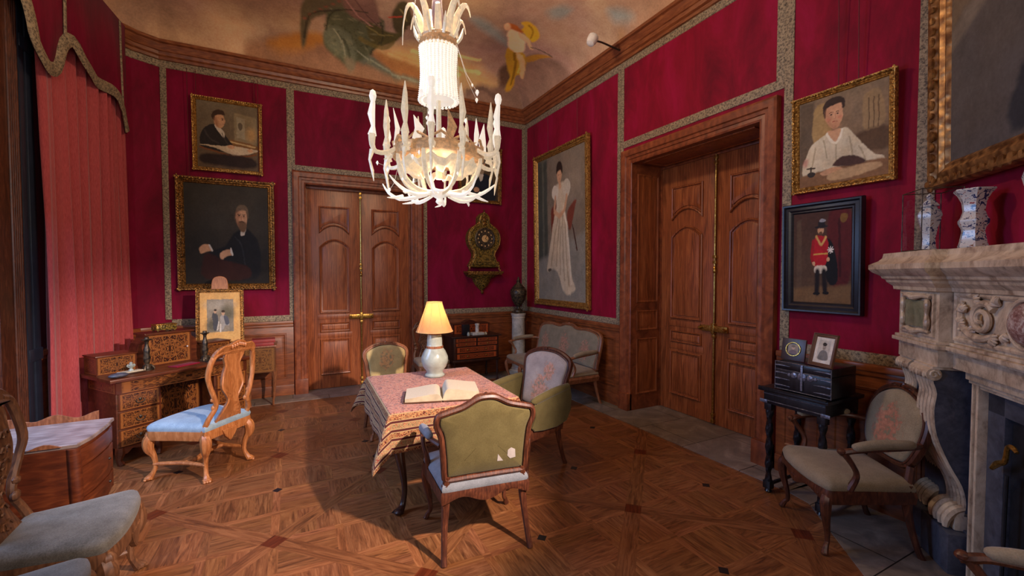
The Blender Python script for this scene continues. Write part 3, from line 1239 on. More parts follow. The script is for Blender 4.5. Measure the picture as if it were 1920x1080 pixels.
def door(n, ox, oy, rz, W, H, depth, label_wood, cw):
    """opening of width W centred on the origin; wall face on y=0; leaves at y=+depth"""
    root = thing('door_%d' % n, '', '', (ox, oy, 0), rz)
    del root['label']
    del root['category']
    struct(root)
    g = B()
    frame_path(-W / 2, W / 2, H, [(-.0, -depth - .02), (0, .03), (.012, .035), (.02, .028), (.05, .028), (.055, .04), (.085, .045), (.095, .06), (cw - .02, .07), (cw, .06), (cw, -.0)], g)
    for s in (-1, 1):
        x = s * (W / 2 + cw / 2)
        bbox(g, x - cw / 2, x + cw / 2, -.08, 0, 0, .22, .008)
    mesh_obj('door_frame', g, 'trim_wood', root, ang=25)
    if depth > .2:
        # panelled reveals and soffit
        g = B()
        for s in (-1, 1):
            m = Matrix.Translation((s * W / 2, 0, 0)) @ Matrix.Rotation(-s * PI / 2, 4, 'Z')
            for z0, z1 in ((.2, .9), (1.0, 1.25), (1.35, H - .12)):
                def mp(a, b_, h, m=m, s=s):
                    return tuple(m @ Vector((-s * a if s > 0 else a, -h, b_)))
                x0, x1 = .06, depth - .06
                o = ccw(rect(x0, x1, z0, z1))
                rings(g, o, [(0, 0), (0, .008), (.01, .012), (.025, .004), (.045, .004), (.06, .009)], lambda a, b_, h, s=s: (s * (W / 2 - h - .001), a, b_))
        rings(g, rect(-W / 2 + .1, W / 2 - .1, .05, depth - .05), [(0, 0), (0, .008), (.01, .012), (.025, .004), (.045, .004), (.06, .009)], lambda a, b_, h: (a, b_, H - h - .001))
        mesh_obj('reveal_panel', g, 'door_wood', root, ang=25)
    g = B()
    for s in (-1, 1):
        bbox(g, s * (W / 2 + .036) - .03, s * (W / 2 + .036) + .03, .02, depth + .12, 0, H + .05, .002)
    bbox(g, -W / 2 - .06, W / 2 + .06, .02, depth + .12, H + .006, H + .06, .002)
    bbox(g, -W / 2 - .06, W / 2 + .06, depth + .07, depth + .12, 0, H + .06, .002)  # unseen backing slab added behind the leaves to stop light leaks
    bbox(g, -W / 2, W / 2, depth - .02, depth + .03, H - .035, H, .006)
    for s in (-1, 1):
        bbox(g, s * (W / 2 - .006) - .006, s * (W / 2 - .006) + .006, depth - .02, depth + .06, 0, H, .003)
    mesh_obj('door_lining', g, 'trim_wood', root, ang=25)
    hs = (H - .0) / 2.98
    lw = W / 2 - .012
    leaf_mesh('door_leaf', lw - .003, H - .02, root, -lw, depth, hs)
    leaf_mesh('door_leaf', lw - .003, H - .02, root, .003, depth, hs)
    # brass espagnolette: rod, guides and lock case
    g = B()
    y = depth - .022
    tube(g, [(0, y, .03), (0, y, H - .03)], .011, 8, smooth=1)
    for z in (.05, .12, H - .06, H - .12, H * .33, H * .62, H * .60):
        bbox(g, -.02, .02, y - .016, depth, z - .018, z + .018, .004)
    lathe(g, [(.012, 0), (.02, .01), (.02, .04), (.014, .05), (.02, .06), (.012, .08)], 10, (0, y, H * .56))
    b1 = mesh_obj('bolt_rod', g, 'brass', root, label='brass espagnolette rod')
    g = B()
    zl = 1.065 * hs
    for s in (-1, 1):
        bbox(g, s * .09 - .085, s * .09 + .085, y - .02, depth, zl - .034, zl + .034, .008)
        blob(g, (s * .155, y - .04, zl), (.02, .028, .02))
        tube(g, [(s * .155, y - .01, zl), (s * .155, y - .035, zl)], .009, 8, smooth=1)
    bbox(g, -.02, .02, y - .03, depth, zl - .06, zl + .06, .006)
    mesh_obj('lock_case', g, 'brass', b1, label='brass lock case')
    return root


door(1, .95, BY, 0, 1.50, 2.98, .10, '', .17)
door(2, RX, 3.285, -PI / 2, 1.62, 3.06, .47, '', .17)
# inner jambs that fill the space beside the leaves of the deep doorway
# ------------------------------------------------------------------ window on the left wall
root = thing('window_1', '', '', (LX, 0, 0))
del root['label']
del root['category']
struct(root)
g = B()
for y0, y1, z0, z1 in ((WY0, WY0 + .09, WZ0, WZ1), (WY1 - .09, WY1, WZ0, WZ1), (WY0, WY1, WZ1 - .1, WZ1), (WY0, WY1, WZ0, WZ0 + .1),
                       ((WY0 + WY1) / 2 - .05, (WY0 + WY1) / 2 + .05, WZ0, WZ1), (WY0, WY1, 2.9, 2.98)):
    bbox(g, -.10, -.03, y0, y1, z0, z1, .006)
for y in ((WY0 + WY1) / 2 - .44, (WY0 + WY1) / 2 + .44):
    for z in (1.05, 1.95):
        bbox(g, -.085, -.045, y - .4, y + .4, z - .015, z + .015, .004)
mesh_obj('window_frame', g, 'window_frame', root)
g = B()
box(g, -.068, -.064, WY0 + .05, WY1 - .05, WZ0 + .05, WZ1 - .05)
mesh_obj('window_pane', g, 'glass', root)
# reeded wooden casing of the window
g = B()
bbox(g, LX, LX + .07, 4.47, 4.80, 0, 4.3, .006)
for k in range(5):
    y = 4.66 + k * .028
    tube(g, [(LX + .072, y, .02), (LX + .072, y, 4.28)], .012, 8, smooth=1)
bbox(g, LX, LX + .10, 4.44, 4.84, 0, .3, .01)
struct(mesh_obj('trim_7', g, 'chair_wood'))
g = B()
bbox(g, LX, LX + .07, 4.83, 4.90, .02, 4.28, .006)
bbox(g, LX, LX + .05, 4.90, 4.96, .02, 4.28, .006)
bbox(g, LX, LX + .06, 4.96, 5.06, .02, 4.28, .006)
for z in (1.04, 3.55):
    bbox(g, LX, LX + .075, 4.84, 5.05, z - .05, z + .05, .006)
struct(mesh_obj('window_2', g, 'window_frame'))

# ------------------------------------------------------------------ painted coved ceiling
PL = np.array(PLAN)


def plan_dist(X, Y):
    dm = np.full_like(X, 9.0)
    ins = np.zeros_like(X, bool)
    for i in range(len(PL)):
        a, b_ = PL[i], PL[(i + 1) % len(PL)]
        e = b_ - a
        tt = np.clip(((X - a[0]) * e[0] + (Y - a[1]) * e[1]) / (e @ e), 0, 1)
        d = np.hypot(X - a[0] - tt * e[0], Y - a[1] - tt * e[1])
        dm = np.minimum(dm, d)
        cond = ((a[1] > Y) != (b_[1] > Y))
        with np.errstate(divide='ignore', invalid='ignore'):
            xi = (b_[0] - a[0]) * (Y - a[1]) / (b_[1] - a[1] + 1e-12) + a[0]
        ins ^= cond & (X < xi)
    return np.where(ins, dm, 0)


CX0, CX1, CY0, CY1 = -2.0, 3.85, -1.55, 6.9
NXc, NYc = 400, 560
cv = Canvas(NXc, NYc, rgb(150, 118, 92), rgb(124, 96, 78))


def cw_(pts):
    return [((x - CX0) / (CX1 - CX0), (CY1 - y) / (CY1 - CY0)) for x, y in pts]


# clouds
rs = np.random.RandomState(3)
for k in range(90):
    x, y = rs.uniform(CX0, CX1), rs.uniform(2.5, CY1)
    c = [rgb(168, 132, 98), rgb(136, 108, 92), rgb(116, 92, 80), rgb(176, 146, 104), rgb(150, 116, 104), rgb(128, 112, 108)][rs.randint(6)]
    cv.ell((x - CX0) / 5.85, (CY1 - y) / 8.45, rs.uniform(.04, .14), rs.uniform(.012, .04), c, rs.uniform(-.5, .5), .8, .38)
C = {
 'rock_l': [[-0.48,6.80],[-0.39,6.64],[0.04,6.5],[0.39,6.44],[0.71,6.27],[1.08,6.46],[1.56,6.55],[1.92,6.69],[1.94,6.82],[1.13,6.85],[0.14,6.85]],
 'rock_o': [[-0.21,6.6],[0.39,6.37],[0.47,6.5],[0.14,6.66],[-0.12,6.68]],
 'rock_r': [[1.08,6.46],[1.54,6.47],[1.9,6.63],[1.93,6.73],[1.44,6.74]],
 'tail': [[0.79,6.41],[1.02,6.51],[1.23,6.63],[1.47,6.69],[1.93,6.72],[1.92,6.75],[1.44,6.74],[1.12,6.69],[0.89,6.63]],
 'body': [[0.47,5.92],[0.62,5.75],[0.9,5.71],[1.12,5.85],[1.17,6.29],[1.03,6.55],[0.86,6.67],[0.83,6.71],[0.72,6.7],[0.57,6.64],[0.46,6.54],[0.46,6.29]],
 'leg': [[0.44,6.36],[0.54,6.2],[0.71,6.25],[0.85,6.44],[0.86,6.68],[0.79,6.72],[0.71,6.66],[0.55,6.59],[0.47,6.5]],
 'foot': [[0.71,6.62],[0.84,6.64],[0.86,6.71],[0.77,6.72]],
 'neck': [[0.93,5.94],[1.15,6.03],[1.33,6.01],[1.4,5.85],[1.4,6.1],[1.3,6.25],[1.07,6.37]],
 'head': [[1.18,5.57],[1.21,5.37],[1.31,5.35],[1.44,5.62],[1.51,5.68],[1.42,5.81],[1.39,5.98],[1.3,6.0],[1.2,5.74]],
 'wing': [[0.18,5.84],[0.15,6.26],[0.17,6.6],[0.22,6.56],[0.27,6.26],[0.4,6.06],[0.52,5.96],[0.66,5.81],[0.7,5.4],[0.4,5.3]],
 'wing2': [[0.58,5.4],[0.66,5.83],[0.94,6.0],[1.13,6.09],[1.05,5.76],[0.87,5.3]],
 'glow': [[0.7,6.9],[1.35,6.29],[2.29,6.25],[2.93,6.51],[3.07,6.61],[1.94,6.75]],
 'blue1': [[2.08,5.3],[2.25,5.25],[2.58,5.38],[2.83,5.64],[2.7,5.63],[2.3,5.46]],
 'blue2': [[2.9,4.68],[2.97,4.54],[3.11,4.49],[3.13,4.65],[3.01,4.78]],
 'blue3': [[3.40,4.15],[3.52,4.0],[3.62,3.97],[3.55,4.2]],
 'rockL2': [[2.48,6.80],[2.63,6.68],[2.83,6.61],[3.09,6.55],[2.96,6.27],[3.07,6.12],[3.2,5.59],[3.41,5.49],[3.6,5.35],[3.78,5.21],[3.80,5.87],[3.80,6.5],[3.80,6.9],[3.23,6.94],[2.52,6.91]],
 'rockdark': [[2.96,6.27],[3.08,6.07],[3.25,6.48],[3.12,6.54]],
 'skirt': [[2.88,5.82],[2.87,5.66],[3.04,5.66],[3.14,5.73],[3.27,5.96],[3.33,6.19],[3.28,6.29],[3.36,6.49],[3.33,6.63],[3.23,6.58],[3.2,6.38],[3.05,6.18]],
 'torso': [[2.68,5.37],[2.68,5.26],[2.78,5.26],[2.9,5.36],[2.99,5.45],[3.07,5.63],[3.0,5.72],[2.88,5.69],[2.75,5.52]],
 'headw': [[2.56,5.22],[2.58,5.15],[2.65,5.21],[2.67,5.29],[2.62,5.31]],
 'hair': [[2.58,5.16],[2.7,5.15],[2.84,5.22],[2.81,5.27],[2.68,5.25]],
 'cape': [[2.73,5.06],[2.81,4.99],[2.96,5.06],[3.08,5.2],[3.07,5.36],[2.97,5.34],[2.88,5.26],[2.81,5.24],[2.81,5.12]],
 'armw': [[2.79,5.28],[2.94,5.31],[3.05,5.4],[3.15,5.51],[3.12,5.53],[3.01,5.44],[2.88,5.4]],
 'legw': [[3.03,5.75],[3.11,5.76],[3.3,6.02],[3.4,6.24],[3.35,6.25],[3.21,6.03]],
 'goldband': [[3.16,5.77],[3.26,5.55],[3.42,5.43],[3.31,5.63],[3.25,5.85]],
}
cv.poly(cw_(C['glow']), rgb(212, 170, 96), .02, .8)
for a, b_ in (((1.6, 6.3), (2.7, 6.45)), ((1.3, 6.45), (2.4, 6.55)), ((1.9, 6.1), (2.6, 6.2))):
    cv.line(cw_([a, ((a[0] + b_[0]) / 2, (a[1] + b_[1]) / 2 + .05), b_]), .004, rgb(236, 196, 120), .7)
for k in ('blue1', 'blue2', 'blue3'):
    cv.poly(cw_(C[k]), rgb(122, 132, 124), .008, .75)
cv.poly(cw_([[-.6, 6.7], [-.9, 6.5], [-.6, 6.35], [-.3, 6.5]]), rgb(190, 160, 120), .02, .7)
cv.poly(cw_([[-.5, 5.2], [.1, 5.0], [.2, 5.8], [-.2, 6.3], [-.5, 6.0]]), rgb(112, 84, 72), .03, .6)
cv.poly(cw_(C['rock_l']), rgb(128, 92, 66), .006, .95)
cv.poly(cw_(C['rock_o']), rgb(158, 104, 44), .006, .9)
cv.poly(cw_(C['rock_r']), rgb(154, 102, 54), .008, .9)
cv.poly(cw_(C['wing']), rgb(86, 76, 54), .003)
cv.poly(cw_(C['tail']), rgb(92, 92, 72), .003)
cv.poly(cw_(C['body']), rgb(78, 78, 54), .003)
cv.poly(cw_(C['wing2']), rgb(112, 80, 66), .004)
cv.poly(cw_(C['neck']), rgb(74, 66, 36), .003)
cv.poly(cw_(C['head']), rgb(72, 62, 38), .003)
cv.line(cw_([(1.16, 5.72), (1.24, 5.66), (1.3, 5.62)]), .0018, rgb(168, 64, 44))
cv.poly(cw_(C['leg']), rgb(96, 98, 74), .004)
cv.poly(cw_(C['foot']), rgb(118, 104, 78), .003)
for k in range(26):
    x, y = rs.uniform(.48, 1.1), rs.uniform(5.85, 6.65)
    cv.ell((x - CX0) / 5.85, (CY1 - y) / 8.45, .006, .002, rgb(120, 116, 84), rs.uniform(-1, 1), .5, .5)
for k in range(8):
    cv.ell((.2 + .06 * k - CX0) / 5.85, (CY1 - 6.2 + .09 * k) / 8.45, .004, .003, rgb(128, 66, 48), .3, .5, .6)
cv.line(cw_([(.6, 6.3), (.72, 6.45), (.78, 6.6)]), .003, rgb(64, 66, 46), .7)
cv.poly(cw_(C['rockL2']), rgb(120, 92, 74), .006, .95)
cv.poly(cw_([[3.3, 6.4], [3.35, 5.8], [3.6, 5.6], [3.75, 6.0], [3.7, 6.6]]), rgb(146, 112, 88), .02, .7)
cv.poly(cw_(C['rockdark']), rgb(84, 60, 42), .006, .9)
cv.line(cw_([(2.6, 6.72), (2.9, 6.66), (3.2, 6.72)]), .003, rgb(92, 70, 56), .7)
cv.poly(cw_(C['cape']), rgb(190, 148, 40), .002)
cv.line(cw_([(2.85, 5.06), (2.95, 5.15), (3.0, 5.3)]), .002, rgb(136, 98, 22), .8)
cv.poly(cw_(C['skirt']), rgb(176, 132, 36), .0025)
cv.line(cw_([(3.0, 5.75), (3.12, 6.0), (3.24, 6.3), (3.3, 6.5)]), .003, rgb(112, 76, 18), .8)
cv.line(cw_([(3.1, 5.76), (3.2, 6.0), (3.26, 6.2)]), .002, rgb(216, 176, 76), .8)
cv.poly(cw_(C['torso']), rgb(222, 184, 138), .0025)
cv.poly(cw_(C['armw']), rgb(206, 160, 114), .002)
cv.poly(cw_(C['legw']), rgb(206, 160, 106), .002)
cv.poly(cw_(C['goldband']), rgb(158, 112, 40), .002)
cv.poly(cw_(C['hair']), rgb(164, 88, 36), .002)
cv.poly(cw_(C['headw']), rgb(214, 160, 116), .002)
cv.line(cw_([(3.1, 5.48), (3.25, 5.45), (3.42, 5.42)]), .0012, rgb(80, 64, 48), .9)
for pts_, w_, c_ in (([(.20, 6.5), (.25, 6.15), (.42, 5.95), (.62, 5.85)], .0022, (52, 44, 32)), ([(.47, 6.3), (.50, 6.0), (.64, 5.8), (.9, 5.74)], .0016, (48, 46, 30)),
                     ([(1.1, 5.9), (1.17, 6.25), (1.05, 6.52)], .0018, (48, 46, 30)), ([(.85, 6.5), (1.05, 6.6), (1.4, 6.7), (1.9, 6.74)], .0012, (132, 132, 104)),
                     ([(.56, 6.25), (.66, 6.4), (.72, 6.6)], .0016, (138, 136, 106)), ([(.95, 6.05), (1.12, 6.14), (1.28, 6.1)], .0018, (116, 104, 58)),
                     ([(.9, 6.3), (1.1, 6.38), (1.25, 6.34), (1.33, 6.22)], .004, (98, 84, 42)), ([(.6, 5.55), (.8, 5.85), (1.0, 6.02)], .0016, (152, 108, 92)),
                     ([(.7, 5.5), (.9, 5.8), (1.08, 5.98)], .0012, (80, 54, 48)), ([(1.25, 5.5), (1.33, 5.6), (1.38, 5.7)], .0016, (128, 112, 66))):
    cv.line(cw_(pts_), w_, rgb(*c_), .8)
for q in range(34):
    t_ = q / 33
    x = .6 + .5 * t_ + rs.uniform(-.1, .1)
    y = 5.85 + .7 * rs.uniform(0, 1)
    cv.ell((x - CX0) / 5.85, (CY1 - y) / 8.45, .0035, .0016, rgb(58, 58, 38), rs.uniform(-1, 1), .5, .6)
cv.painterly(.006, .22, 4)
cv.c = cv.c * 1.95
ce = cv.mesh('ceiling', CX1 - CX0, 1, None, (CX0, 0, 0), 'fresco')
struct(ce)
X_ = CX0 + cv.u * (CX1 - CX0)
Y_ = CY1 - cv.v * (CY1 - CY0)
dd = np.clip((plan_dist(X_, Y_) - .1) / .9, 0, 1)
Z_ = 4.56 + .42 * np.sqrt(1 - (1 - dd) ** 2)
co = np.stack([X_ - CX0, Y_, Z_], -1).reshape(-1).astype(np.float32)
ce.data.vertices.foreach_set('co', co)
ce.data.polygons.foreach_set('use_smooth', [True] * len(ce.data.polygons))
ce.data.update()
# ================================================================== chairs
def cabriole(g, x, y, ox, oy, top, k=1.0, seg=8, foot=1.0):
    """curved leg: knee pushed outward, ankle tucked in, toe out"""
    P = [(0, top), (.022, top - .05), (.014, top - .14), (-.012, top * .38), (-.018, top * .2), (.0, .05), (.018 * foot, .012)]
    R = [.027, .032, .025, .017, .014, .015, .02 * foot]
    tube(g, [(x + ox * a * k, y + oy * a * k, z) for a, z in P], [r * k for r in R], seg, smooth=4)
    blob(g, (x + ox * .02 * k, y + oy * .02 * k, .012), (.021 * k, .021 * k, .012))


def seat_outline(w, wb, d, bow=.03, n=5):
    f, r = -d / 2, d / 2
    half = [(0, f - bow), (w * .25, f - bow * .7), (w * .42, f + .005), (w * .5, f + .03), (w * .5, f + .09), ((w + wb) * .25, 0), (wb * .5, r - .04), (wb * .47, r), (wb * .2, r), (0, r)]
    pts = cr(half + [(-x, y) for x, y in half[-2:0:-1]], n, True)
    return ccw([tuple(p) for p in pts])


def fauteuil(label, cat, loc, rz, w=.64, wb=.54, d=.54, sh=.42, bw=.56, top=.96, b0=.47, lean=.2, fab='seat_taupe', fback=None, fseat=None,
             rear='green_cloth', wd='chair_wood', arms='open', shape='cartouche', name='armchair', group=None, extra_legs=False, arm_pad=None, carve=1.0):
    root = thing(name, label, cat, loc, rz, group)
    fseat = fseat or fab
    fback = fback or fab
    arm_pad = arm_pad or fseat
    yb = d / 2 - .03

    def bp(a, b_, h):  # back plane: a across, b up, h toward the front
        return (a, yb + (b_ - sh) * lean - h, b_)
    # seat
    so = seat_outline(w, wb, d)
    g = B()
    b = g['bm']
    n = len(so)
    rail_t = sh - .015
    zb = [rail_t - .062 - .022 * math.cos(4 * PI * so[i][0] / w) for i in range(n)]
    inner = offset(so, .03)
    L = [[b.verts.new((so[i][0], so[i][1], rail_t)) for i in range(n)],
         [b.verts.new((so[i][0] * 1.02, so[i][1] * 1.02, rail_t - .03)) for i in range(n)],
         [b.verts.new((so[i][0], so[i][1], zb[i])) for i in range(n)],
         [b.verts.new((inner[i][0], inner[i][1], zb[i])) for i in range(n)],
         [b.verts.new((inner[i][0], inner[i][1], rail_t)) for i in range(n)]]
    for A, C_ in zip(L, L[1:]):
        for k in range(n):
            face(g, [A[k], A[(k + 1) % n], C_[(k + 1) % n], C_[k]])
    if carve:
        for s in (-1, 0, 1):
            for q in range(-2, 3):
                blob(g, (s * w * .35 + q * .014, -d / 2 - .03 + abs(s) * .03, rail_t - .045 + .006 * (q % 2)), (.009, .008, .009), 6)
    mesh_obj('seat_rail', g, wd, root)
    g = B()
    pillow(g, offset(so, .006), sh - .02, .085, V_flat)
    mesh_obj('seat', g, fseat, root)
    # legs
    fx, fy = w * .5 - .03, -d / 2 + .035
    for s in (-1, 1):
        g = B()
        cabriole(g, s * fx, fy, s * .7, -.7, sh - .05)
        mesh_obj('leg', g, wd, root)
    for s in (-1, 1):
        g = B()
        x = s * (wb / 2 - .03)
        tube(g, [(x, yb, sh + .02), (x, yb - .005, sh - .1), (x + s * .01, yb + .01, .2), (x + s * .02, yb + .045, .06), (x + s * .025, yb + .07, .0)], [.026, .026, .020, .018, .019], 8)
        mesh_obj('leg', g, wd, root)
    if extra_legs:
        for s in (-1, 1):
            g = B()
            cabriole(g, s * w * .17, -d / 2 + .0, 0, -1, sh - .05)
            mesh_obj('leg', g, wd, root)
    # back
    hw = bw / 2
    if shape == 'cartouche':
        half = [(0, top), (hw * .35, top - .006), (hw * .68, top - .032), (hw * .95, top - .075), (hw * 1.0, top - .14), (hw * .92, (top + b0) / 2), (hw * .86, b0 + .07), (hw * .78, b0 + .01), (hw * .4, b0 - .004), (0, b0)]
    elif shape == 'oval':
        half = [(0, top), (hw * .4, top - .02), (hw * .75, top - .07), (hw * .98, top - .16), (hw * 1.0, top - .26), (hw * .9, b0 + .1), (hw * .72, b0 + .02), (hw * .4, b0), (0, b0)]
    elif shape == 'peak':
        half = [(0, top), (hw * .2, top - .008), (hw * .48, top - .05), (hw * .8, top - .075), (hw * .99, top - .095), (hw * 1.02, top - .15), (hw * .93, (top + b0) / 2 + .02), (hw * .88, b0 + .12), (hw * .86, b0 + .03), (hw * .80, b0 + .0), (hw * .4, b0), (0, b0)]
    else:  # sofa
        half = [(0, top), (hw * .12, top - .004), (hw * .3, top - .04), (hw * .6, top - .03), (hw * .85, top - .05), (hw * .97, top - .10), (hw * 1.0, top - .2), (hw * .985, b0 + .06), (hw * .95, b0), (hw * .5, b0), (0, b0)]
    bo = smooth_outline(half, 4)
    g = B()
    ctr = [bp(p[0], p[1], 0) for p in bo]
    tube(g, ctr, .024, 8, True, flat=.8, smooth=1, up=(0, -1, lean))
    tube(g, [bp(p[0] * .955, b0 + (p[1] - b0) * .955 + .01, .022) for p in bo], .008, 6, True, smooth=1)
    # posts down to the seat
    for s in (-1, 1):
        tube(g, [bp(s * hw * .80, b0 + .02, 0), bp(s * (wb / 2 - .03), sh - .03, 0)], .024, 8, smooth=1)
    mesh_obj('back_frame', g, wd, root)
    if carve:
        g = B()
        for q in range(-3, 4):
            blob(g, bp(q * .018 * carve, top + .008 - abs(q) * .004, .012), (.013, .016, .012 + .006 * (q == 0)), 6)
        for s in (-1, 1):
            tube(g, [bp(s * .01, top + .005, .02), bp(s * .05 * carve, top + .006, .022), bp(s * .085 * carve, top - .006, .016)], [.011, .009, .004], 6)
        mesh_obj('crest_carving', g, wd, root)
    inn = offset(bo, .02)
    g = B()
    pillow(g, inn, 0.0, .05, bp, prof=[(1, 0), (1.0, .3), (.97, .6), (.92, .8), (.8, .92), (.55, 1.0), (.25, 1.02)])
    mesh_obj('backrest', g, fback, root)
    g = B()
    pillow(g, inn, -.004, -.016, bp, prof=[(1, 0), (.99, .6), (.95, 1), (.6, 1.1), (.3, 1.1)])
    mesh_obj('back_panel', g, rear, root)
    # arms
    ah = sh + .235
    for s in (-1, 1):
        if arms == 'open':
            g = B()
            xa = s * (w / 2 - .005)
            xb = s * (hw * .93)
            yb2 = yb + (ah + .03 - sh) * lean
            tube(g, [(xb, yb2, ah + .03), (s * (abs(xa) + .015), yb2 - .12, ah + .035), (s * (abs(xa) + .03), -.02 - d * .12, ah + .012), (s * (abs(xa) + .02), -d * .30, ah - .005), (s * (abs(xa) + .018), -d * .36, ah - .02)],
                 [.019, .016, .017, .02, .014], 8)
            blob(g, (s * (abs(xa) + .02), -d * .345, ah - .004), (.024, .024, .019))
            tube(g, [(s * (abs(xa) + .02), -d * .32, ah - .01), (s * (abs(xa) + .022), -d * .22, ah - .09), (s * (abs(xa) + .006), -d * .17, sh + .08), (s * (abs(xa) - .012), -d * .22, sh - .01)],
                 [.019, .015, .017, .022], 8)
            arm = mesh_obj('armrest', g, wd, root)
            g = B()
            tube(g, [(s * (abs(xa) + .012), yb2 - .09, ah + .05), (s * (abs(xa) + .02), yb2 - .12, ah + .056), (s * (abs(xa) + .028), 0, ah + .048), (s * (abs(xa) + .03), -d * .2, ah + .028), (s * (abs(xa) + .028), -d * .24, ah + .02)],
                 [.012, .026, .03, .026, .012], 10, flat=.9)
            mesh_obj('arm_pad', g, arm_pad, arm)
        elif arms == 'closed':
            g = B()
            # upholstered side panel
            poly = [(yb + .03, sh - .01), (yb + (ah + .06 - sh) * lean, ah + .04), (0.05, ah + .02), (-d * .32, ah - .02), (-d * .36, ah - .06), (-d * .33, sh + .1), (-d * .36, sh - .01)]
            poly = ccw([tuple(p) for p in cr(poly, 3, True)])
            x0 = s * (w / 2 + .008)
            prism(g, poly, x0 - s * .025, x0 + s * .02, lambda a, b_, h: (h, a, b_), bev=.006)
            arm = mesh_obj('armrest', g, rear, root)
            g = B()
            tube(g, [(x0, yb + (ah + .07 - sh) * lean - .02, ah + .05), (x0, .08, ah + .035), (x0, -d * .3, ah), (x0, -d * .36, ah - .02)], [.03, .036, .034, .02], 10, flat=.9)
            mesh_obj('arm_pad', g, arm_pad, arm)
            g = B()
            tube(g, [(x0, -d * .37, ah - .03), (x0, -d * .36, ah - .1), (x0 - s * .01, -d * .34, sh + .08), (x0 - s * .02, -d * .38, sh - .03)], [.014, .013, .013, .02], 8)
            mesh_obj('arm_support', g, wd, arm)
    return root


def facing(fx, fy):
    return math.atan2(fx, -fy)


FZ = .0
# armchair in the foreground, seen from behind
fauteuil('wooden armchair in the foreground seen from behind, plain olive cloth back with two pale patches', 'armchair', (1.075, 2.64, 0), facing(.13, .99), w=.62, wb=.55, d=.52, sh=.43, bw=.59,
         top=.965, b0=.48, lean=.06, fab='pale_arm', rear='green_cloth', shape='peak', arms='open', carve=1.0)
a1 = [o for o in bpy.data.objects if o.name.startswith('armchair')][0]
g = B()
yb_ = .52 / 2 - .03
for cx, cz, pts in ((.16, .60, [(-.025, -.03), (.01, -.035), (.028, -.015), (.026, .02), (.004, .034), (-.022, .02)]), (.085, .58, [(-.02, -.022), (.018, -.02), (.014, .024)])):
    P = [(-cx + x, cz + z) for x, z in pts]
    # on the rear cloth, facing the camera
    prism(g, ccw([(x, z) for x, z in P]), 0, .002, lambda a, b_, h: (a, yb_ + (b_ - .43) * .06 + .0215 + h, b_))
mesh_obj('patch', g, 'white_card', a1, label='two small pale patches on the olive cloth')

fauteuil('armchair with floral lilac-grey back and closed olive green sides, right of the cloth-covered table', 'armchair', (1.84, 3.40, 0), facing(-.96, -.28), w=.58, wb=.54, d=.48, sh=.42, bw=.56,
         top=.99, b0=.46, lean=.27, fab='seat_taupe', fback='tapestry_lilac', fseat='green_cloth', rear='green_cloth', arms='closed', shape='cartouche', arm_pad='green_cloth')
fauteuil('carved chair with pale yellow tapestry back standing behind the covered table', 'armchair', (.96, 4.76, 0), facing(.05, -1), w=.56, wb=.48, d=.46, sh=.42, bw=.48,
         top=.92, b0=.50, lean=.16, fab='tapestry_yellow', rear='tapestry_yellow', arms=None, shape='cartouche', name='side_chair', wd='gilt_walnut')
fauteuil('carved open armchair with floral tapestry back, before the marble fireplace', 'armchair', (3.22, 1.52, 0), facing(-.81, .58), w=.59, wb=.50, d=.53, sh=.42, bw=.50,
         top=.98, b0=.52, lean=.22, fab='tapestry_back', fseat='seat_taupe', rear='seat_taupe', arms='open', shape='oval', wd='chair_wood', carve=1.2)
fauteuil('armchair cut off at the bottom right corner of the view, only one arm showing', 'armchair', (1.96, .33, 0), facing(-.4, .92), w=.66, wb=.56, d=.56, sh=.43, bw=.56,
         top=1.0, b0=.52, lean=.22, fab='tapestry_back', fseat='seat_taupe', rear='seat_taupe', arms='open', shape='oval', wd='chair_wood')
fauteuil('two-seat carved settee with grey floral tapestry against the right wall', 'sofa', (3.28, 5.30, 0), facing(-1, 0), w=1.62, wb=1.58, d=.58, sh=.41, bw=1.56,
         top=.97, b0=.44, lean=.22, fab='tapestry_sofa', fseat='seat_taupe', rear='seat_taupe', arms='open', shape='sofa', name='settee', wd='gilt_walnut', extra_legs=True, carve=2.2)


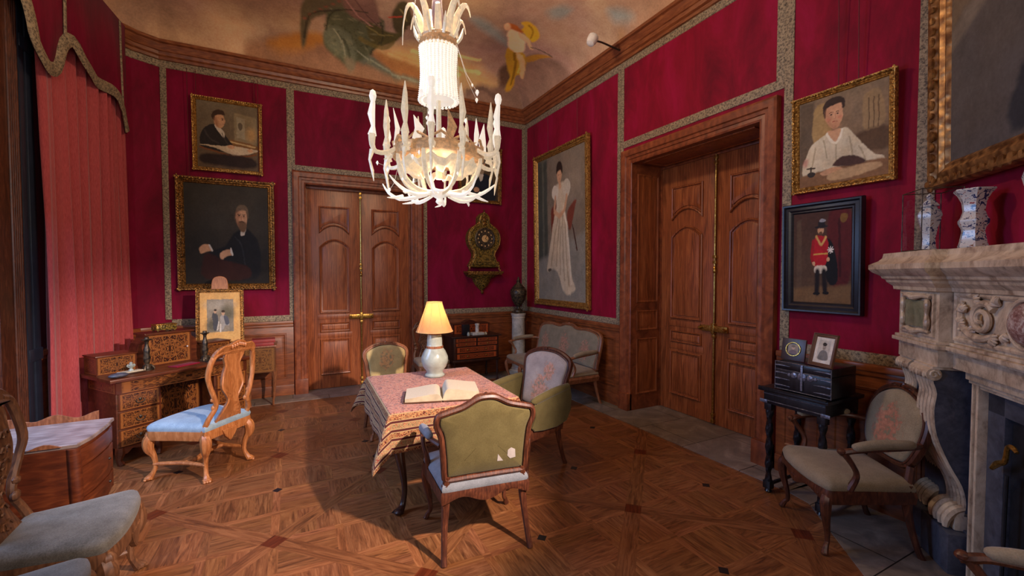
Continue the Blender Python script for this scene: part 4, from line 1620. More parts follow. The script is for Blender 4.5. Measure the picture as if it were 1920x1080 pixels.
# ------------------------------------------------------------------ baroque side chairs
def baroque(label, loc, rz, w=.54, d=.48, sh=.45, top=1.13, wd='pale_walnut', fab='blue_damask', stretch=True, lean=.2, seat_thick=.075, carve=1.0, group=None):
    root = thing('side_chair', label, 'chair', loc, rz, group)
    so = seat_outline(w, w * .78, d, .025)
    g = B()
    rings(g, so, [(.0, sh - .09), (-.006, sh - .05), (-.002, sh - .015), (.02, sh - .012)], V_flat, True, base=True)
    for s in (-1, 1):
        blob(g, (s * w * .46, -d / 2 + .02, sh - .06), (.035, .035, .04), 8)
    # hanging shell in the middle of the front apron and on the back rail
    for y in (-d / 2 - .02, d / 2 + .005):
        prism(g, [(-.08, sh - .05), (-.05, sh - .11), (0, sh - .16), (.05, sh - .11), (.08, sh - .05)], 0, .03, lambda a, b_, h, y=y: (a, y - h + .015, b_), bev=.005)
    mesh_obj('seat_rail', g, wd, root)
    g = B()
    pillow(g, offset(so, .0), sh - .015, seat_thick, V_flat, prof=[(1, 0), (1.02, .3), (1.0, .55), (.95, .72), (.85, .85), (.7, .93), (.5, .98), (.25, 1.0)])
    mesh_obj('seat', g, fab, root)
    fx, fy = w * .5 - .035, -d / 2 + .04
    bx, by = w * .39 - .03, d / 2 - .03
    for (x, y, ox, oy) in ((-fx, fy, -.7, -.7), (fx, fy, .7, -.7), (-bx, by, -.6, .8), (bx, by, .6, .8)):
        g = B()
        P = [(0, sh - .05), (.03, sh - .1), (.03, sh - .17), (0, .2), (-.012, .11), (.01, .05), (.03, .02)]
        R = [.034, .042, .036, .022, .017, .02, .03]
        tube(g, [(x + ox * a, y + oy * a, z) for a, z in P], R, 8)
        blob(g, (x + ox * .035, y + oy * .035, .02), (.034, .034, .02))
        for q in (-1, 0, 1):
            blob(g, (x + ox * .058 - oy * q * .018, y + oy * .058 + ox * q * .018, .012), (.013, .013, .012), 6)
        mesh_obj('leg', g, wd, root)
    if stretch:
        g = B()
        for s in (-1, 1):
            tube(g, [(s * fx, fy, .13), (s * fx * .75, 0, .13), (s * bx, by, .13)], [.014, .018, .014], 8)
        tube(g, [(-fx * .78, .0, .13), (-.1, -.03, .13), (0, -.0, .135), (.1, .03, .13), (fx * .78, 0, .13)], [.014, .02, .026, .02, .014], 8)
        mesh_obj('stretcher', g, wd, root)
    yb = d / 2 - .03

    def bp(a, b_, h):
        u = (b_ - sh)
        return (a, yb + u * lean + .03 * math.sin(u * 9) - h, b_)
    # posts: pairs of scrolls
    for s in (-1, 1):
        g = B()
        P = [(w * .36, sh - .04), (w * .34, sh + .08), (w * .27, sh + .17), (w * .30, sh + .25), (w * .36, sh + .36), (w * .38, sh + .46), (w * .33, top - .08), (w * .22, top - .04)]
        tube(g, [bp(s * a, z, 0) for a, z in P], [.024, .02, .019, .02, .019, .021, .022, .02], 8)
        blob(g, bp(s * w * .27, sh + .17, .01), (.032, .02, .028))
        blob(g, bp(s * w * .30, sh + .24, .01), (.028, .02, .022))
        mesh_obj('back_post', g, wd, root)
    g = B()
    hz = top - sh
    half = [(0, top - .05), (w * .14, top - .05), (w * .17, top - .1), (w * .13, top - .17), (w * .17, top - .26), (w * .19, sh + hz * .48), (w * .13, sh + hz * .38), (w * .09, sh + hz * .30), (w * .14, sh + hz * .2), (w * .2, sh + .06), (w * .22, sh), (0, sh)]
    o = smooth_outline(half, 3)
    rings(g, o, [(0, -.01), (0, .008), (.012, .014), (.02, .008)], lambda a, b_, h: bp(a, b_, h))
    rings(g, [(-x, z) for x, z in o][::-1], [(0, -.008), (0, .010), (.012, .016), (.02, .010)], lambda a, b_, h: bp(a, b_, -h))
    if carve:
        for s in (-1, 1):
            for k in range(7):
                z = sh + .08 + k * (hz - .2) / 7
                r = .03 * (1 + .3 * math.sin(k * 2))
                tube(g, [bp(s * (.02 + r * math.cos(t_ * 1.1) * (1 - t_ / 7)), z + r * math.sin(t_ * 1.1) * (1 - t_ / 7), .018) for t_ in range(5)], .006, 5, smooth=2)
    mesh_obj('splat', g, wd, root)
    g = B()
    half = [(0, top + .045), (w * .08, top + .035), (w * .14, top + .012), (w * .24, top + .01), (w * .33, top - .03), (w * .36, top - .075), (w * .28, top - .07), (w * .1, top - .06), (0, top - .06)]
    o = smooth_outline(half, 3)
    rings(g, o, [(0, -.012), (0, .012), (.01, .02), (.02, .016)], lambda a, b_, h: bp(a, b_, h))
    rings(g, [(-x, z) for x, z in o][::-1], [(0, -.012), (0, .014), (.01, .02), (.02, .016)], lambda a, b_, h: bp(a, b_, -h))
    for q in range(-3, 4):
        blob(g, bp(q * .022, top + .012 - abs(q) * .006, .02), (.013, .016, .02), 6)
        blob(g, bp(q * .022, top + .012 - abs(q) * .006, -.02), (.013, .016, .02), 6)
    mesh_obj('crest_rail', g, wd, root)
    return root


baroque('pale walnut chair with worn light blue seat pulled up to the inlaid desk', (-.70, 4.58, 0), facing(-.78, .62), w=.60, d=.52, sh=.43, top=1.10, wd='pale_walnut')
baroque('dark carved chair at the left edge with a grey-green velvet seat and scrolling back', (-1.0, 2.88, 0), facing(1, .05), w=.58, d=.45, sh=.43, top=1.14, wd='old_walnut', fab='grey_velvet', lean=.12)
baroque('chair cut off by the bottom left corner of the view, only its velvet seat showing', (-1.03, 2.22, 0), facing(1, .05), w=.56, d=.50, sh=.43, top=1.16, wd='old_walnut', fab='grey_velvet', lean=.26)
baroque('small carved chair half hidden behind the table lamp, beside the dark chest of drawers', (1.80, 6.20, 0), facing(.1, -1), w=.46, d=.42, sh=.42, top=.98, wd='old_walnut', fab='seat_taupe', stretch=False, lean=.12)
# ================================================================== the covered table
TZ = .745
troot = thing('centre_table', 'table hidden under a patterned cloth in the middle of the room, dark curved legs', 'table', (1.09, 3.57, 0), math.radians(-1.5))
TW, TD = .94, 1.16
g = B()
bbox(g, -TW / 2, TW / 2, -TD / 2, TD / 2, TZ - .03, TZ, .008)
bbox(g, -TW / 2 + .05, TW / 2 - .05, -TD / 2 + .05, TD / 2 - .05, TZ - .11, TZ - .03, .006)
mesh_obj('table_top', g, 'dark_wood', troot)
for sx in (-1, 1):
    for sy in (-1, 1):
        g = B()
        x, y = sx * (TW / 2 - .08), sy * (TD / 2 - .08)
        P = [(0, TZ - .04), (.02, TZ - .1), (.045, TZ - .18), (.03, TZ - .32), (-.015, .26), (-.03, .14), (-.005, .05), (.035, .02)]
        R = [.036, .045, .048, .036, .024, .02, .022, .032]
        tube(g, [(x + sx * .7 * a, y + sy * .7 * a, z) for a, z in P], R, 10)
        for q in range(5):
            blob(g, (x + sx * .7 * (.07 - q * .006), y + sy * .7 * (.07 - q * .006), TZ - .15 - q * .04), (.016, .016, .02), 6)
        blob(g, (x + sx * .03, y + sy * .03, .02), (.036, .036, .02))
        mesh_obj('leg', g, 'dark_wood', troot)

# cloth draped over it
OV = .27
g = B(False)
b = g['bm']
uvl = b.loops.layers.uv[0]
NU, NV = 76, 88
hw, hd = TW / 2 + .012, TD / 2 + .012
grid = {}
for i in range(NU + 1):
    for j in range(NV + 1):
        s = -hw - OV + (2 * hw + 2 * OV) * i / NU
        t_ = -hd - OV + (2 * hd + 2 * OV) * j / NV
        dx = max(0, abs(s) - hw)
        dy = max(0, abs(t_) - hd)
        sx = 1 if s > 0 else -1
        sy = 1 if t_ > 0 else -1
        x = max(-hw, min(hw, s))
        y = max(-hd, min(hd, t_))
        r = math.hypot(dx, dy)
        z = TZ + .008
        if r > 0:
            th = math.atan2(dy, dx)
            fold = math.sin(2 * th) if (dx > 0 and dy > 0) else 0
            along = (y if dx > 0 else x)
            wav = .5 + .5 * math.sin(along * 17 + sx * 1.3 + sy * 2.1)
            out = .010 + min(r, .05) * .25 + r * (.05 + .06 * wav * (1 - fold) + (.42 if s < 0 else .12) * fold)
            k = min(1, r / .03)
            x += (math.cos(th) if dx > 0 else 0) * out * sx * (1 if dx > 0 else 0)
            y += (math.sin(th) if dy > 0 else 0) * out * sy * (1 if dy > 0 else 0)
            z -= r * (.985 - .05 * fold) - .008 * (1 - k)
        else:
            z += .002 * noise.noise(Vector((s * 6, t_ * 6, 0)))
        grid[i, j] = (b.verts.new((x, y, z)), (s, 0 if r == 0 else r / OV if not (dx > 0 and dy > 0) else max(dx, dy) / OV))
for i in range(NU):
    for j in range(NV):
        q = [grid[i, j], grid[i + 1, j], grid[i + 1, j + 1], grid[i, j + 1]]
        f = b.faces.new([a[0] for a in q])
        for lp, a in zip(f.loops, q):
            lp[uvl].uv = a[1]
cl = mesh_obj('tablecloth', g, 'cloth', None, (1.09, 3.57, 0), math.radians(-1.5), ang=60)
so_ = cl.modifiers.new('thickness', 'SOLIDIFY')
so_.thickness = .004
so_.offset = -1
tag(cl, 'patterned red and gold woven cloth hanging over the centre table', 'tablecloth')
CT = TZ + .014

# lamp
lroot = thing('table_lamp', 'lit lamp with a cream fabric shade and pale ceramic vase base on the covered table', 'lamp', (1.18, 3.90, CT))
g = B()
lathe(g, [(.001, 0), (.088, 0), (.092, .012), (.075, .03), (.078, .05), (.108, .09), (.124, .14), (.122, .18), (.098, .235), (.075, .265), (.07, .30), (.07, .33), (.066, .37), (.058, .40), (.060, .405)], 28)
v = mesh_obj('lamp_base', g, 'porcelain', lroot)
g = B()
lathe(g, [(.071, .255), (.079, .258), (.079, .278), (.072, .282)], 28)
lathe(g, [(.058, .385), (.067, .39), (.067, .42), (.05, .43)], 28)
mesh_obj('collar', g, 'gilt_walnut', v, label='brown ceramic bands round the neck')
g = B()
lathe(g, [(.03, .43), (.04, .435), (.035, .45), (.015, .46), (.012, .50), (.02, .505), (.02, .55), (.012, .555)], 14)
tube(g, [(0, 0, .5), (.05, 0, .54), (.045, 0, .62), (0, 0, .66)], .002, 5)
tube(g, [(0, 0, .5), (-.05, 0, .54), (-.045, 0, .62), (0, 0, .66)], .002, 5)
mesh_obj('lamp_holder', g, 'lamp_metal', lroot)
g = B()
blob(g, (0, 0, .585), (.028, .028, .04), 12)
mesh_obj('bulb', g, 'bulb', lroot)
g = B(False)
b = g['bm']
SH = [(.168, .415), (.145, .47), (.118, .545), (.09, .62), (.07, .685)]
n = 32
R_ = [[b.verts.new((r * math.cos(2 * PI * k / n), r * math.sin(2 * PI * k / n), z)) for k in range(n)] for r, z in SH]
for A, C_ in zip(R_, R_[1:]):
    for k in range(n):
        face(g, [A[k], A[(k + 1) % n], C_[(k + 1) % n], C_[k]])
sh_ = mesh_obj('lamp_shade', g, 'shade', lroot, ang=60)
g = B()
for r, z in ((.168, .415), (.07, .685)):
    tube(g, [(r * math.cos(2 * PI * k / 24), r * math.sin(2 * PI * k / 24), z) for k in range(24)], .004, 6, True, smooth=1)
for k in range(8):
    a = 2 * PI * k / 8 + .2
    tube(g, [((r + .001) * math.cos(a), (r + .001) * math.sin(a), z) for r, z in SH], .0025, 5, smooth=2)
mesh_obj('shade_trim', g, 'mat_board', sh_)
lp = point('lamp_light', (1.18, 3.90, CT + .585), 13, (1.0, 0.62, 0.28), .035)

# open book
broot = thing('open_book', 'large open book with yellowed pages lying on the covered table', 'book', (1.03, 3.22, CT), math.radians(-16))
g = B()
for s in (-1, 1):
    # cover board
    bbox(g, min(s * .005, s * .285), max(s * .005, s * .285), -.16, .16, .0, .006, .002)
mesh_obj('cover', g, 'leather', broot)
for s, hh in ((-1, .03), (1, .062)):
    prof = [(.0, .014), (.03, hh + .022), (.08, hh + .026), (.15, hh + .016), (.22, hh + .006), (.272, hh)]
    g = B(False)
    b = g['bm']
    P = cr(prof, 4)
    top_ = [[b.verts.new((s * p[0], y, p[1])) for p in P] for y in (-.15, .15)]
    bot = [[b.verts.new((s * p[0], y, .006)) for p in P] for y in (-.15, .15)]
    m = len(P)
    for k in range(m - 1):
        u0, u1 = k / (m - 1), (k + 1) / (m - 1)
        face(g, [top_[0][k], top_[0][k + 1], top_[1][k + 1], top_[1][k]], [(u0, 0), (u1, 0), (u1, 1), (u0, 1)], 1)
        face(g, [bot[0][k], bot[0][k + 1], top_[0][k + 1], top_[0][k]], None, 0)
        face(g, [bot[1][k], bot[1][k + 1], top_[1][k + 1], top_[1][k]], None, 0)
    face(g, [bot[0][-1], bot[1][-1], top_[1][-1], top_[0][-1]], None, 0)
    mesh_obj('pages', g, ['page', 'print'], broot)

# ================================================================== inlaid writing desk
desk = thing('writing_desk', 'marquetry desk with three drawers each side, in front of the pink curtain', 'desk', (-1.40, 4.93, 0), math.atan2(.6, .8))
DW, DD, DZ = 1.20, .56, .78
g = B()
bbox(g, -.03, DW + .03, -.03, DD, DZ - .03, DZ, .006)
mesh_obj('desk_top', g, 'desk_wood', desk)
g = B()
box(g, .02, DW - .02, .0, DD - .02, DZ - .14, DZ - .03)
mesh_obj('frieze', g, 'marq_soft' if False else 'marq', desk)
for x0 in (0.02, DW - .36):
    g = B()
    bbox(g, x0, x0 + .34, .01, DD - .02, .15, DZ - .14, .003)
    mesh_obj('pedestal', g, 'desk_wood', desk)
    for k in range(3):
        g = B()
        z = .165 + k * .162
        box(g, x0 + .012, x0 + .328, -.006, .03, z, z + .15)
        dr = mesh_obj('drawer', g, 'marq', desk, smooth=False)
        g = B()
        blob(g, (x0 + .17, -.012, z + .08), (.014, .008, .014))
        tube(g, [(x0 + .135, -.01, z + .075), (x0 + .145, -.022, z + .055), (x0 + .17, -.026, z + .05), (x0 + .195, -.022, z + .055), (x0 + .205, -.01, z + .075)], .004, 6)
        mesh_obj('handle', g, 'bronze', dr)
    for y in (.03, DD - .07):
        for x in (x0 + .03, x0 + .31):
            g = B()
            tube(g, [(x, y, .16), (x, y, .11), (x + (.012 if x > x0 + .15 else -.012), y - .006, .05), (x, y - .012, .004)], [.036, .04, .024, .03], 8)
            mesh_obj('foot', g, 'desk_wood', desk)
    g = B()
    prism(g, ccw([(x0 + .02, .16), (x0 + .02, .10), (x0 + .07, .10), (x0 + .11, .135), (x0 + .17, .12), (x0 + .23, .135), (x0 + .27, .10), (x0 + .32, .10), (x0 + .32, .16)]), 0, .02, lambda a, b_, h: (a, .02 - h, b_))
    mesh_obj('apron', g, 'desk_wood', desk)
g = B()
box(g, .36, DW - .36, .26, .30, .12, DZ - .14)
mesh_obj('kneehole_door', g, 'marq', desk, smooth=False)
# superstructure: central cabinet, two side nests
g = B()
box(g, .40, .80, .34, DD - .02, DZ, DZ + .32)
bbox(g, .38, .82, .32, DD - .01, DZ + .315, DZ + .335, .004)
cc = mesh_obj('cabinet', g, 'marq', desk, smooth=False)
g = B()
blob(g, (.76, .335, DZ + .16), (.008, .008, .008), 6)
mesh_obj('knob', g, 'white_metal', cc)
for s, x in ((-1, .40), (1, .80)):
    g = B()
    pts = ccw([(x, DZ), (x + s * .1, DZ), (x + s * .1, DZ + .14), (x + s * .07, DZ + .16), (x + s * .05, DZ + .24), (x + s * .02, DZ + .26), (x, DZ + .30)])
    prism(g, pts, -.36, -(DD - .03), lambda a, b_, h: (a, -h, b_))
    mesh_obj('scroll_bracket', g, 'desk_wood', desk)
for x0, x1 in ((.0, .30), (.90, 1.18)):
    g = B()
    box(g, x0, x1, .30, DD - .02, DZ, DZ + .165)
    nest = mesh_obj('side_drawer', g, 'marq', desk, smooth=False)
    g = B()
    bbox(g, x0 - .008, x1 + .008, .29, DD - .01, DZ + .162, DZ + .176, .004)
    mesh_obj('drawer_top', g, 'desk_wood', nest)


def on_desk(x, y):
    c, s = .8, .6
    return (-1.40 + x * c - y * s, 4.93 + x * s + y * c)


def candlestick(loc, label):
    r = thing('candlestick', label, 'candlestick', loc, 0.4, 'candlesticks on the inlaid desk')
    g = B()
    lathe(g, [(.001, 0), (.05, 0), (.052, .012), (.036, .02), (.03, .045), (.018, .06), (.026, .085), (.03, .12), (.024, .16), (.028, .20), (.018, .225), (.014, .26), (.02, .28)], 12)
    for k in range(3):
        a = 2 * PI * k / 3
        tube(g, [(.02 * math.cos(a), .02 * math.sin(a), .05), (.045 * math.cos(a), .045 * math.sin(a), .03), (.055 * math.cos(a), .055 * math.sin(a), .006)], [.01, .01, .008], 6)
    mesh_obj('shaft', g, 'bronze', r)
    g = B()
    lathe(g, [(.018, .28), (.042, .292), (.044, .298), (.02, .30), (.018, .315), (.021, .318), (.012, .318)], 14)
    mesh_obj('drip_pan', g, 'bronze', r)


x, y = on_desk(.34, .20)
candlestick((x, y, DZ), 'dark bronze candlestick left of the desk cabinet')
x, y = on_desk(.86, .20)
candlestick((x, y, DZ), 'dark bronze candlestick right of the desk cabinet')
x, y = on_desk(.60, .44)
bx = thing('casket', 'small gilt box on top of the desk cabinet', 'box', (x, y, DZ + .336), math.atan2(.6, .8))
g = B()
bbox(g, -.09, .09, -.055, .055, .012, .062, .005)
for sx in (-1, 1):
    for sy in (-1, 1):
        blob(g, (sx * .075, sy * .045, .007), (.01, .01, .007), 6)
mesh_obj('box_body', g, 'boulle', bx)
g = B()
bbox(g, -.095, .095, -.06, .06, .062, .075, .005)
mesh_obj('lid', g, 'brass', bx)


def slab(name, label, cat, loc, rz, sx, sy, sz, mat, group=None, r=.003):
    g = B()
    bbox(g, -sx / 2, sx / 2, -sy / 2, sy / 2, 0, sz, r)
    o = mesh_obj(name, g, mat, None, loc, rz)
    return tag(o, label, cat, group)


rz_ = math.atan2(.6, .8)
x, y = on_desk(.63, .14)
slab('notebook', 'dull pink flat notebook on the desk before the cabinet', 'notebook', (x, y, DZ), rz_ + .2, .24, .12, .008, 'velvet')
x, y = on_desk(.88, .10)
slab('blotter', 'thin dark folder lying on the desk top beside the pink notebook', 'folder', (x, y, DZ), rz_ - .1, .16, .11, .006, 'black')
x, y = on_desk(1.06, .14)
slab('letter', 'white letter lying at the right end of the desk', 'paper', (x, y, DZ), rz_ + .3, .14, .09, .002, 'white_card')
x, y = on_desk(.20, .18)
slab('document_tray', 'dark tray with papers at the left of the desk top', 'tray', (x, y, DZ), rz_, .19, .12, .012, 'dark_wood')
x, y = on_desk(.20, .18)
slab('letter', 'sheaf of pale papers in the dark tray on the desk', 'paper', (x, y, DZ + .012), rz_ + .1, .17, .09, .010, 'page')
x, y = on_desk(.06, .05)
g = B()
blob(g, (0, 0, .022), (.075, .045, .022), 14)
tag(mesh_obj('paperweight', g, 'slate', None, (x, y, DZ), rz_), 'rounded grey-black stone paperweight at the desk front corner', 'paperweight')
x, y = on_desk(.21, .19)
g = B()
lathe(g, [(.001, 0), (.022, 0), (.018, .01), (.01, .02), (.018, .035), (.026, .05), (.012, .06), (.014, .07), (.004, .08)], 10)
for s in (-1, 1):
    tube(g, [(s * .012, 0, .03), (s * .03, 0, .045), (s * .02, 0, .06)], .005, 6)
tag(mesh_obj('figurine', g, 'porcelain', None, (x, y, DZ + .022), rz_), 'tiny pale figurine standing on the papers on the desk', 'figurine')

# ================================================================== easel with framed print
ez = thing('easel', 'wooden display easel with a rounded top board, behind the desk chair', 'easel', (-.78, 6.28, 0), math.radians(5))
ln = math.tan(math.radians(9))
g = B()
for s in (-1, 1):
    tube(g, [(s * .05, .30, 1.58), (s * .30, .03, .02)], [.018, .02], 6, smooth=1)
mesh_obj('front_leg', g, 'gilt_walnut', ez)
g = B()
tube(g, [(0, .23, 1.5), (0, .50, .03)], [.016, .018], 6, smooth=1)
mesh_obj('rear_leg', g, 'gilt_walnut', ez)
g = B()
prism(g, smooth_outline([(0, 1.68), (.06, 1.66), (.085, 1.60), (.09, 1.50), (.09, 1.42), (0, 1.42)], 4), 0, .03, lambda a, b_, h: (a, .25 - h + (b_ - 1.4) * ln, b_), bev=.004)
mesh_obj('top_board', g, 'pale_walnut', ez)
g = B()
bbox(g, -.27, .27, .03, .11, .80, .825, .004)
mesh_obj('ledge', g, 'gilt_walnut', ez)


def pic_frame(root, W, H, fw, depth, mat, carve='plain'):
    """frame whose sight opening is W x H minus fw; lower left of outside at (-W/2, 0), front faces -Y"""
    g = B()
    o = rect(-W / 2, W / 2, 0, H)
    prof = [(0, 0), (0, depth * .7), (fw * .08, depth), (fw * .22, depth * .95), (fw * .35, depth * .6), (fw * .6, depth * .72), (fw * .75, depth * .5), (fw * .85, depth * .55), (fw, depth * .22), (fw, .002)]
    rings(g, o, prof, V_front, cap=False, base=False)
    if carve == 'carved':
        rnd = random.Random(9)
        for (x0, z0, x1, z1) in ((-W / 2, 0, W / 2, 0), (W / 2, 0, W / 2, H), (W / 2, H, -W / 2, H), (-W / 2, H, -W / 2, 0)):
            L = math.hypot(x1 - x0, z1 - z0)
            n = int(L / (fw * .42))
            for k in range(n + 1):
                t_ = k / n
                nx, nz = -(z1 - z0) / L, (x1 - x0) / L
                x = x0 + (x1 - x0) * t_ + nx * fw * .22
                z = z0 + (z1 - z0) * t_ + nz * fw * .22
                blob(g, (x, -depth * .90, z), (fw * rnd.uniform(.12, .26), depth * .15, fw * rnd.uniform(.12, .26)), 6)
    return mesh_obj('picture_frame', g, mat, root, ang=30)


def picture(name, label, cat, loc, rz, tilt, W, H, fw, depth, mat, canvas, carve='plain', cmat='paint', wires=(), liner=None, back=True):
    """loc = centre of the lower outside edge at the wall"""
    root = thing(name, label, cat, loc, rz)
    root.rotation_euler = (tilt, 0, rz)
    canvas.painterly(.012, .16, int(W * 100))
    pic_frame(root, W, H, fw, depth, mat, carve)
    canvas.mesh('canvas', W - 2 * fw * .95, H - 2 * fw * .95, root, (-W / 2 + fw * .95, -depth * .3, fw * .95), cmat)
    g = B()
    bbox(g, -W / 2 + .004, W / 2 - .004, -depth * .2, 0, .004, H - .004, .002)
    mesh_obj('backing', g, 'dark_wood', root)
    return root


# print with two seated figures, on the easel
W_, H_ = .50, .70
cv = Canvas(110, 150, rgb(206, 162, 98))
m0, m1, n0, n1 = .17, .83, .14, .80
cv.poly([(m0, n0), (m1, n0), (m1, n1), (m0, n1)], rgb(132, 124, 108), .004, sm=1)
cv.ell(.5, .26, .3, .09, rgb(160, 152, 134), 0, .6)
cv.ell(.68, .42, .16, .16, rgb(96, 92, 74), 0, .5)
cv.ell(.3, .66, .14, .12, rgb(92, 88, 72), 0, .5)
cv.poly([(.30, .44), (.38, .42), (.44, .48), (.44, .68), (.40, .76), (.34, .76), (.31, .6)], rgb(70, 72, 76), .006)
cv.ell(.37, .385, .035, .04, rgb(172, 142, 116))
cv.ell(.37, .36, .04, .025, rgb(54, 46, 40))
cv.poly([(.50, .48), (.60, .46), (.70, .54), (.72, .66), (.62, .68), (.56, .76), (.48, .76), (.50, .62)], rgb(150, 148, 142), .006)
cv.poly([(.58, .48), (.68, .5), (.72, .62), (.64, .66)], rgb(78, 82, 92), .006)
cv.ell(.57, .42, .04, .045, rgb(178, 146, 118))
cv.ell(.57, .385, .045, .028, rgb(60, 48, 38))
cv.line([(.46, .6), (.42, .76)], .016, rgb(190, 184, 170))
cv.line([(.5, .66), (.5, .78)], .02, rgb(196, 190, 176))
pp = picture('framed_print', 'framed print of two young figures in a wide tan mount, standing on the easel', 'picture', (-.785, 6.375, .826), math.radians(5), math.radians(-9), W_, H_, .045, .03, 'gold_dark', cv)

# ================================================================== console table with red books
con = thing('console_table', 'narrow inlaid side table behind the easel with red books on top', 'table', (-.37, 6.52, 0))
g = B()
bbox(g, -.19, .19, -.17, .26, .765, .785, .005)
mesh_obj('table_top', g, 'gilt_walnut', con)
g = B()
box(g, -.17, .17, -.15, .25, .44, .765)
mesh_obj('drawer_case', g, 'marq_soft', con, smooth=False)
for x, y in ((-.15, -.13), (.15, -.13), (-.15, .22), (.15, .22)):
    g = B()
    tube(g, [(x, y, .46), (x + (.01 if x > 0 else -.01), y, .36), (x, y, .18), (x - (.01 if x > 0 else -.01), y, .02), (x, y, .0)], [.028, .022, .015, .012, .016], 4, smooth=3)
    mesh_obj('leg', g, 'gilt_walnut', con)
for k in range(2):
    r = thing('book', ['red leather book lying flat on the console table, under another', 'red leather book, upper of the two on the console table'][k], 'book', (-.34 + .01 * k, 6.46, .786 + k * .042), .05 * k, 'red books on the console table')
    g = B()
    bbox(g, -.13, .13, -.11, .10, 0, .004, .002)
    bbox(g, -.13, .13, -.11, .10, .036, .040, .002)
    bbox(g, -.13, .13, -.112, -.104, 0, .040, .002)
    mesh_obj('cover', g, 'red_leather', r)
    g = B()
    bbox(g, -.122, .122, -.104, .092, .004, .036, .001)
    mesh_obj('pages', g, 'page', r)

# ================================================================== small dark chest of drawers on a stand
sc = thing('chest_of_drawers', 'small dark inlaid chest of drawers on turned legs, against the back wall', 'chest of drawers', (2.58, 6.28, 0))
g = B()
bbox(g, -.42, .42, -.03, .50, .725, .745, .006)
bbox(g, -.38, .38, .0, .48, .36, .725, .004)
bbox(g, -.40, .40, -.015, .49, .34, .375, .005)
mesh_obj('carcase', g, 'dark_wood', sc)
rows = [(.655, .71, 2), (.59, .645, 2), (.49, .575, 1), (.39, .475, 1)]
for z0, z1, n in rows:
    for k in range(n):
        x0 = -.36 + k * .72 / n + .006
        g = B()
        box(g, x0, x0 + .72 / n - .012, -.012, .01, z0, z1)
        dr = mesh_obj('drawer', g, 'marq_dark', sc, smooth=False)
        g = B()
        for q in ((.5,) if n == 2 else (.28, .72)):
            blob(g, (x0 + (.72 / n - .012) * q, -.018, (z0 + z1) / 2), (.014, .008, .012), 6)
        mesh_obj('pull', g, 'brass', dr)
for x in (-.36, .36):
    for y in (.02, .45):
        g = B()
        lathe(g, [(.016, 0), (.024, .02), (.016, .045), (.012, .1), (.02, .16), (.012, .2), (.018, .27), (.022, .34)], 10, (x, y, 0))
        mesh_obj('leg', g, 'dark_wood', sc)
g = B()
box(g, -.30, .33, .26, .48, .745, .90)
bbox(g, -.31, .34, .25, .49, .895, .91, .004)
prism(g, arch(-.1, .12, .905, .96, .04), -.30, -.44, V_front)
mesh_obj('upper_cabinet', g, 'marq_dark', sc, smooth=False)


def lathe_thing(name, label, cat, loc, prof, mat, seg=16, group=None, sx=1.0):
    g = B()
    lathe(g, prof, seg, sx=sx)
    return tag(mesh_obj(name, g, mat, None, loc), label, cat, group)


slab('marble_block', 'flat white stone block on the small dark chest', 'stone block', (2.62, 6.36, .746), 0, .20, .12, .04, 'marble_white')
lathe_thing('candle_stub', 'short white cup standing on the stone block on the dark chest', 'cup', (2.62, 6.36, .787), [(.001, 0), (.035, 0), (.03, .01), (.028, .10), (.038, .12), (.036, .135), (.02, .14)], 'marble_white')
slab('binocular_case', 'small black box beside the white cup on the dark chest', 'box', (2.44, 6.40, .746), .1, .11, .08, .17, 'black', r=.008)
lathe_thing('small_jar', 'tiny pale jar at the front of the dark chest', 'jar', (2.45, 6.30, .746), [(.001, 0), (.02, 0), (.024, .02), (.02, .04), (.012, .05), (.016, .06)], 'porcelain')
lathe_thing('inkwell', 'small cream inkwell near the right of the dark chest', 'inkwell', (2.76, 6.34, .746), [(.001, 0), (.022, 0), (.022, .025), (.012, .03), (.013, .04)], 'page')

# ================================================================== pedestal and urn
pr_ = thing('pedestal', 'round white marble column pedestal in the corner, carrying an urn', 'pedestal', (3.46, 6.55, 0))
g = B()
bbox(g, -.15, .15, -.15, .15, 0, .05, .006)
lathe(g, [(.14, .05), (.145, .07), (.12, .09), (.125, .1), (.112, .12)], 24)
mesh_obj('plinth', g, 'marble_white', pr_)
g = B()
lathe(g, [(.112, .12), (.115, .5), (.110, .95), (.118, .97), (.112, .98), (.125, 1.01), (.13, 1.035), (.12, 1.04)], 24)
mesh_obj('shaft', g, 'marble_white', pr_)
ur = thing('urn', 'dark lidded stone urn on the marble pedestal', 'urn', (3.46, 6.55, 1.04))
g = B()
bbox(g, -.085, .085, -.085, .085, 0, .03, .004)
lathe(g, [(.08, .03), (.075, .05), (.03, .08), (.028, .11), (.06, .14), (.11, .22), (.138, .32), (.142, .38), (.12, .42), (.10, .43)], 20)
mesh_obj('urn_body', g, 'bronze', ur)
g = B()
lathe(g, [(.105, .43), (.11, .44), (.08, .47), (.035, .52), (.03, .54), (.04, .55), (.02, .58), (.01, .62)], 20)
mesh_obj('lid', g, 'bronze', ur)

# ================================================================== bow-fronted chest, bottom left
bc = thing('bureau', 'low reddish wooden commode with a grey worn top and wavy gallery, by the window', 'commode', (-1.42, 3.52, 0))
# local: front faces +x ; x from -.38..+.32, y from -.24..+.24
yy = [-.25, -.2, -.12, 0, .12, .2, .25]
xx = [.315, .325, .34, .345, .345, .335, .335]


def bow(off=0.0, n=4):
    P = cr([(x + off, y) for x, y in zip(xx, yy)], n)
    return [tuple(p) for p in P] + [(-.42, .25 + off * .3), (-.42, -.25 - off * .3)]


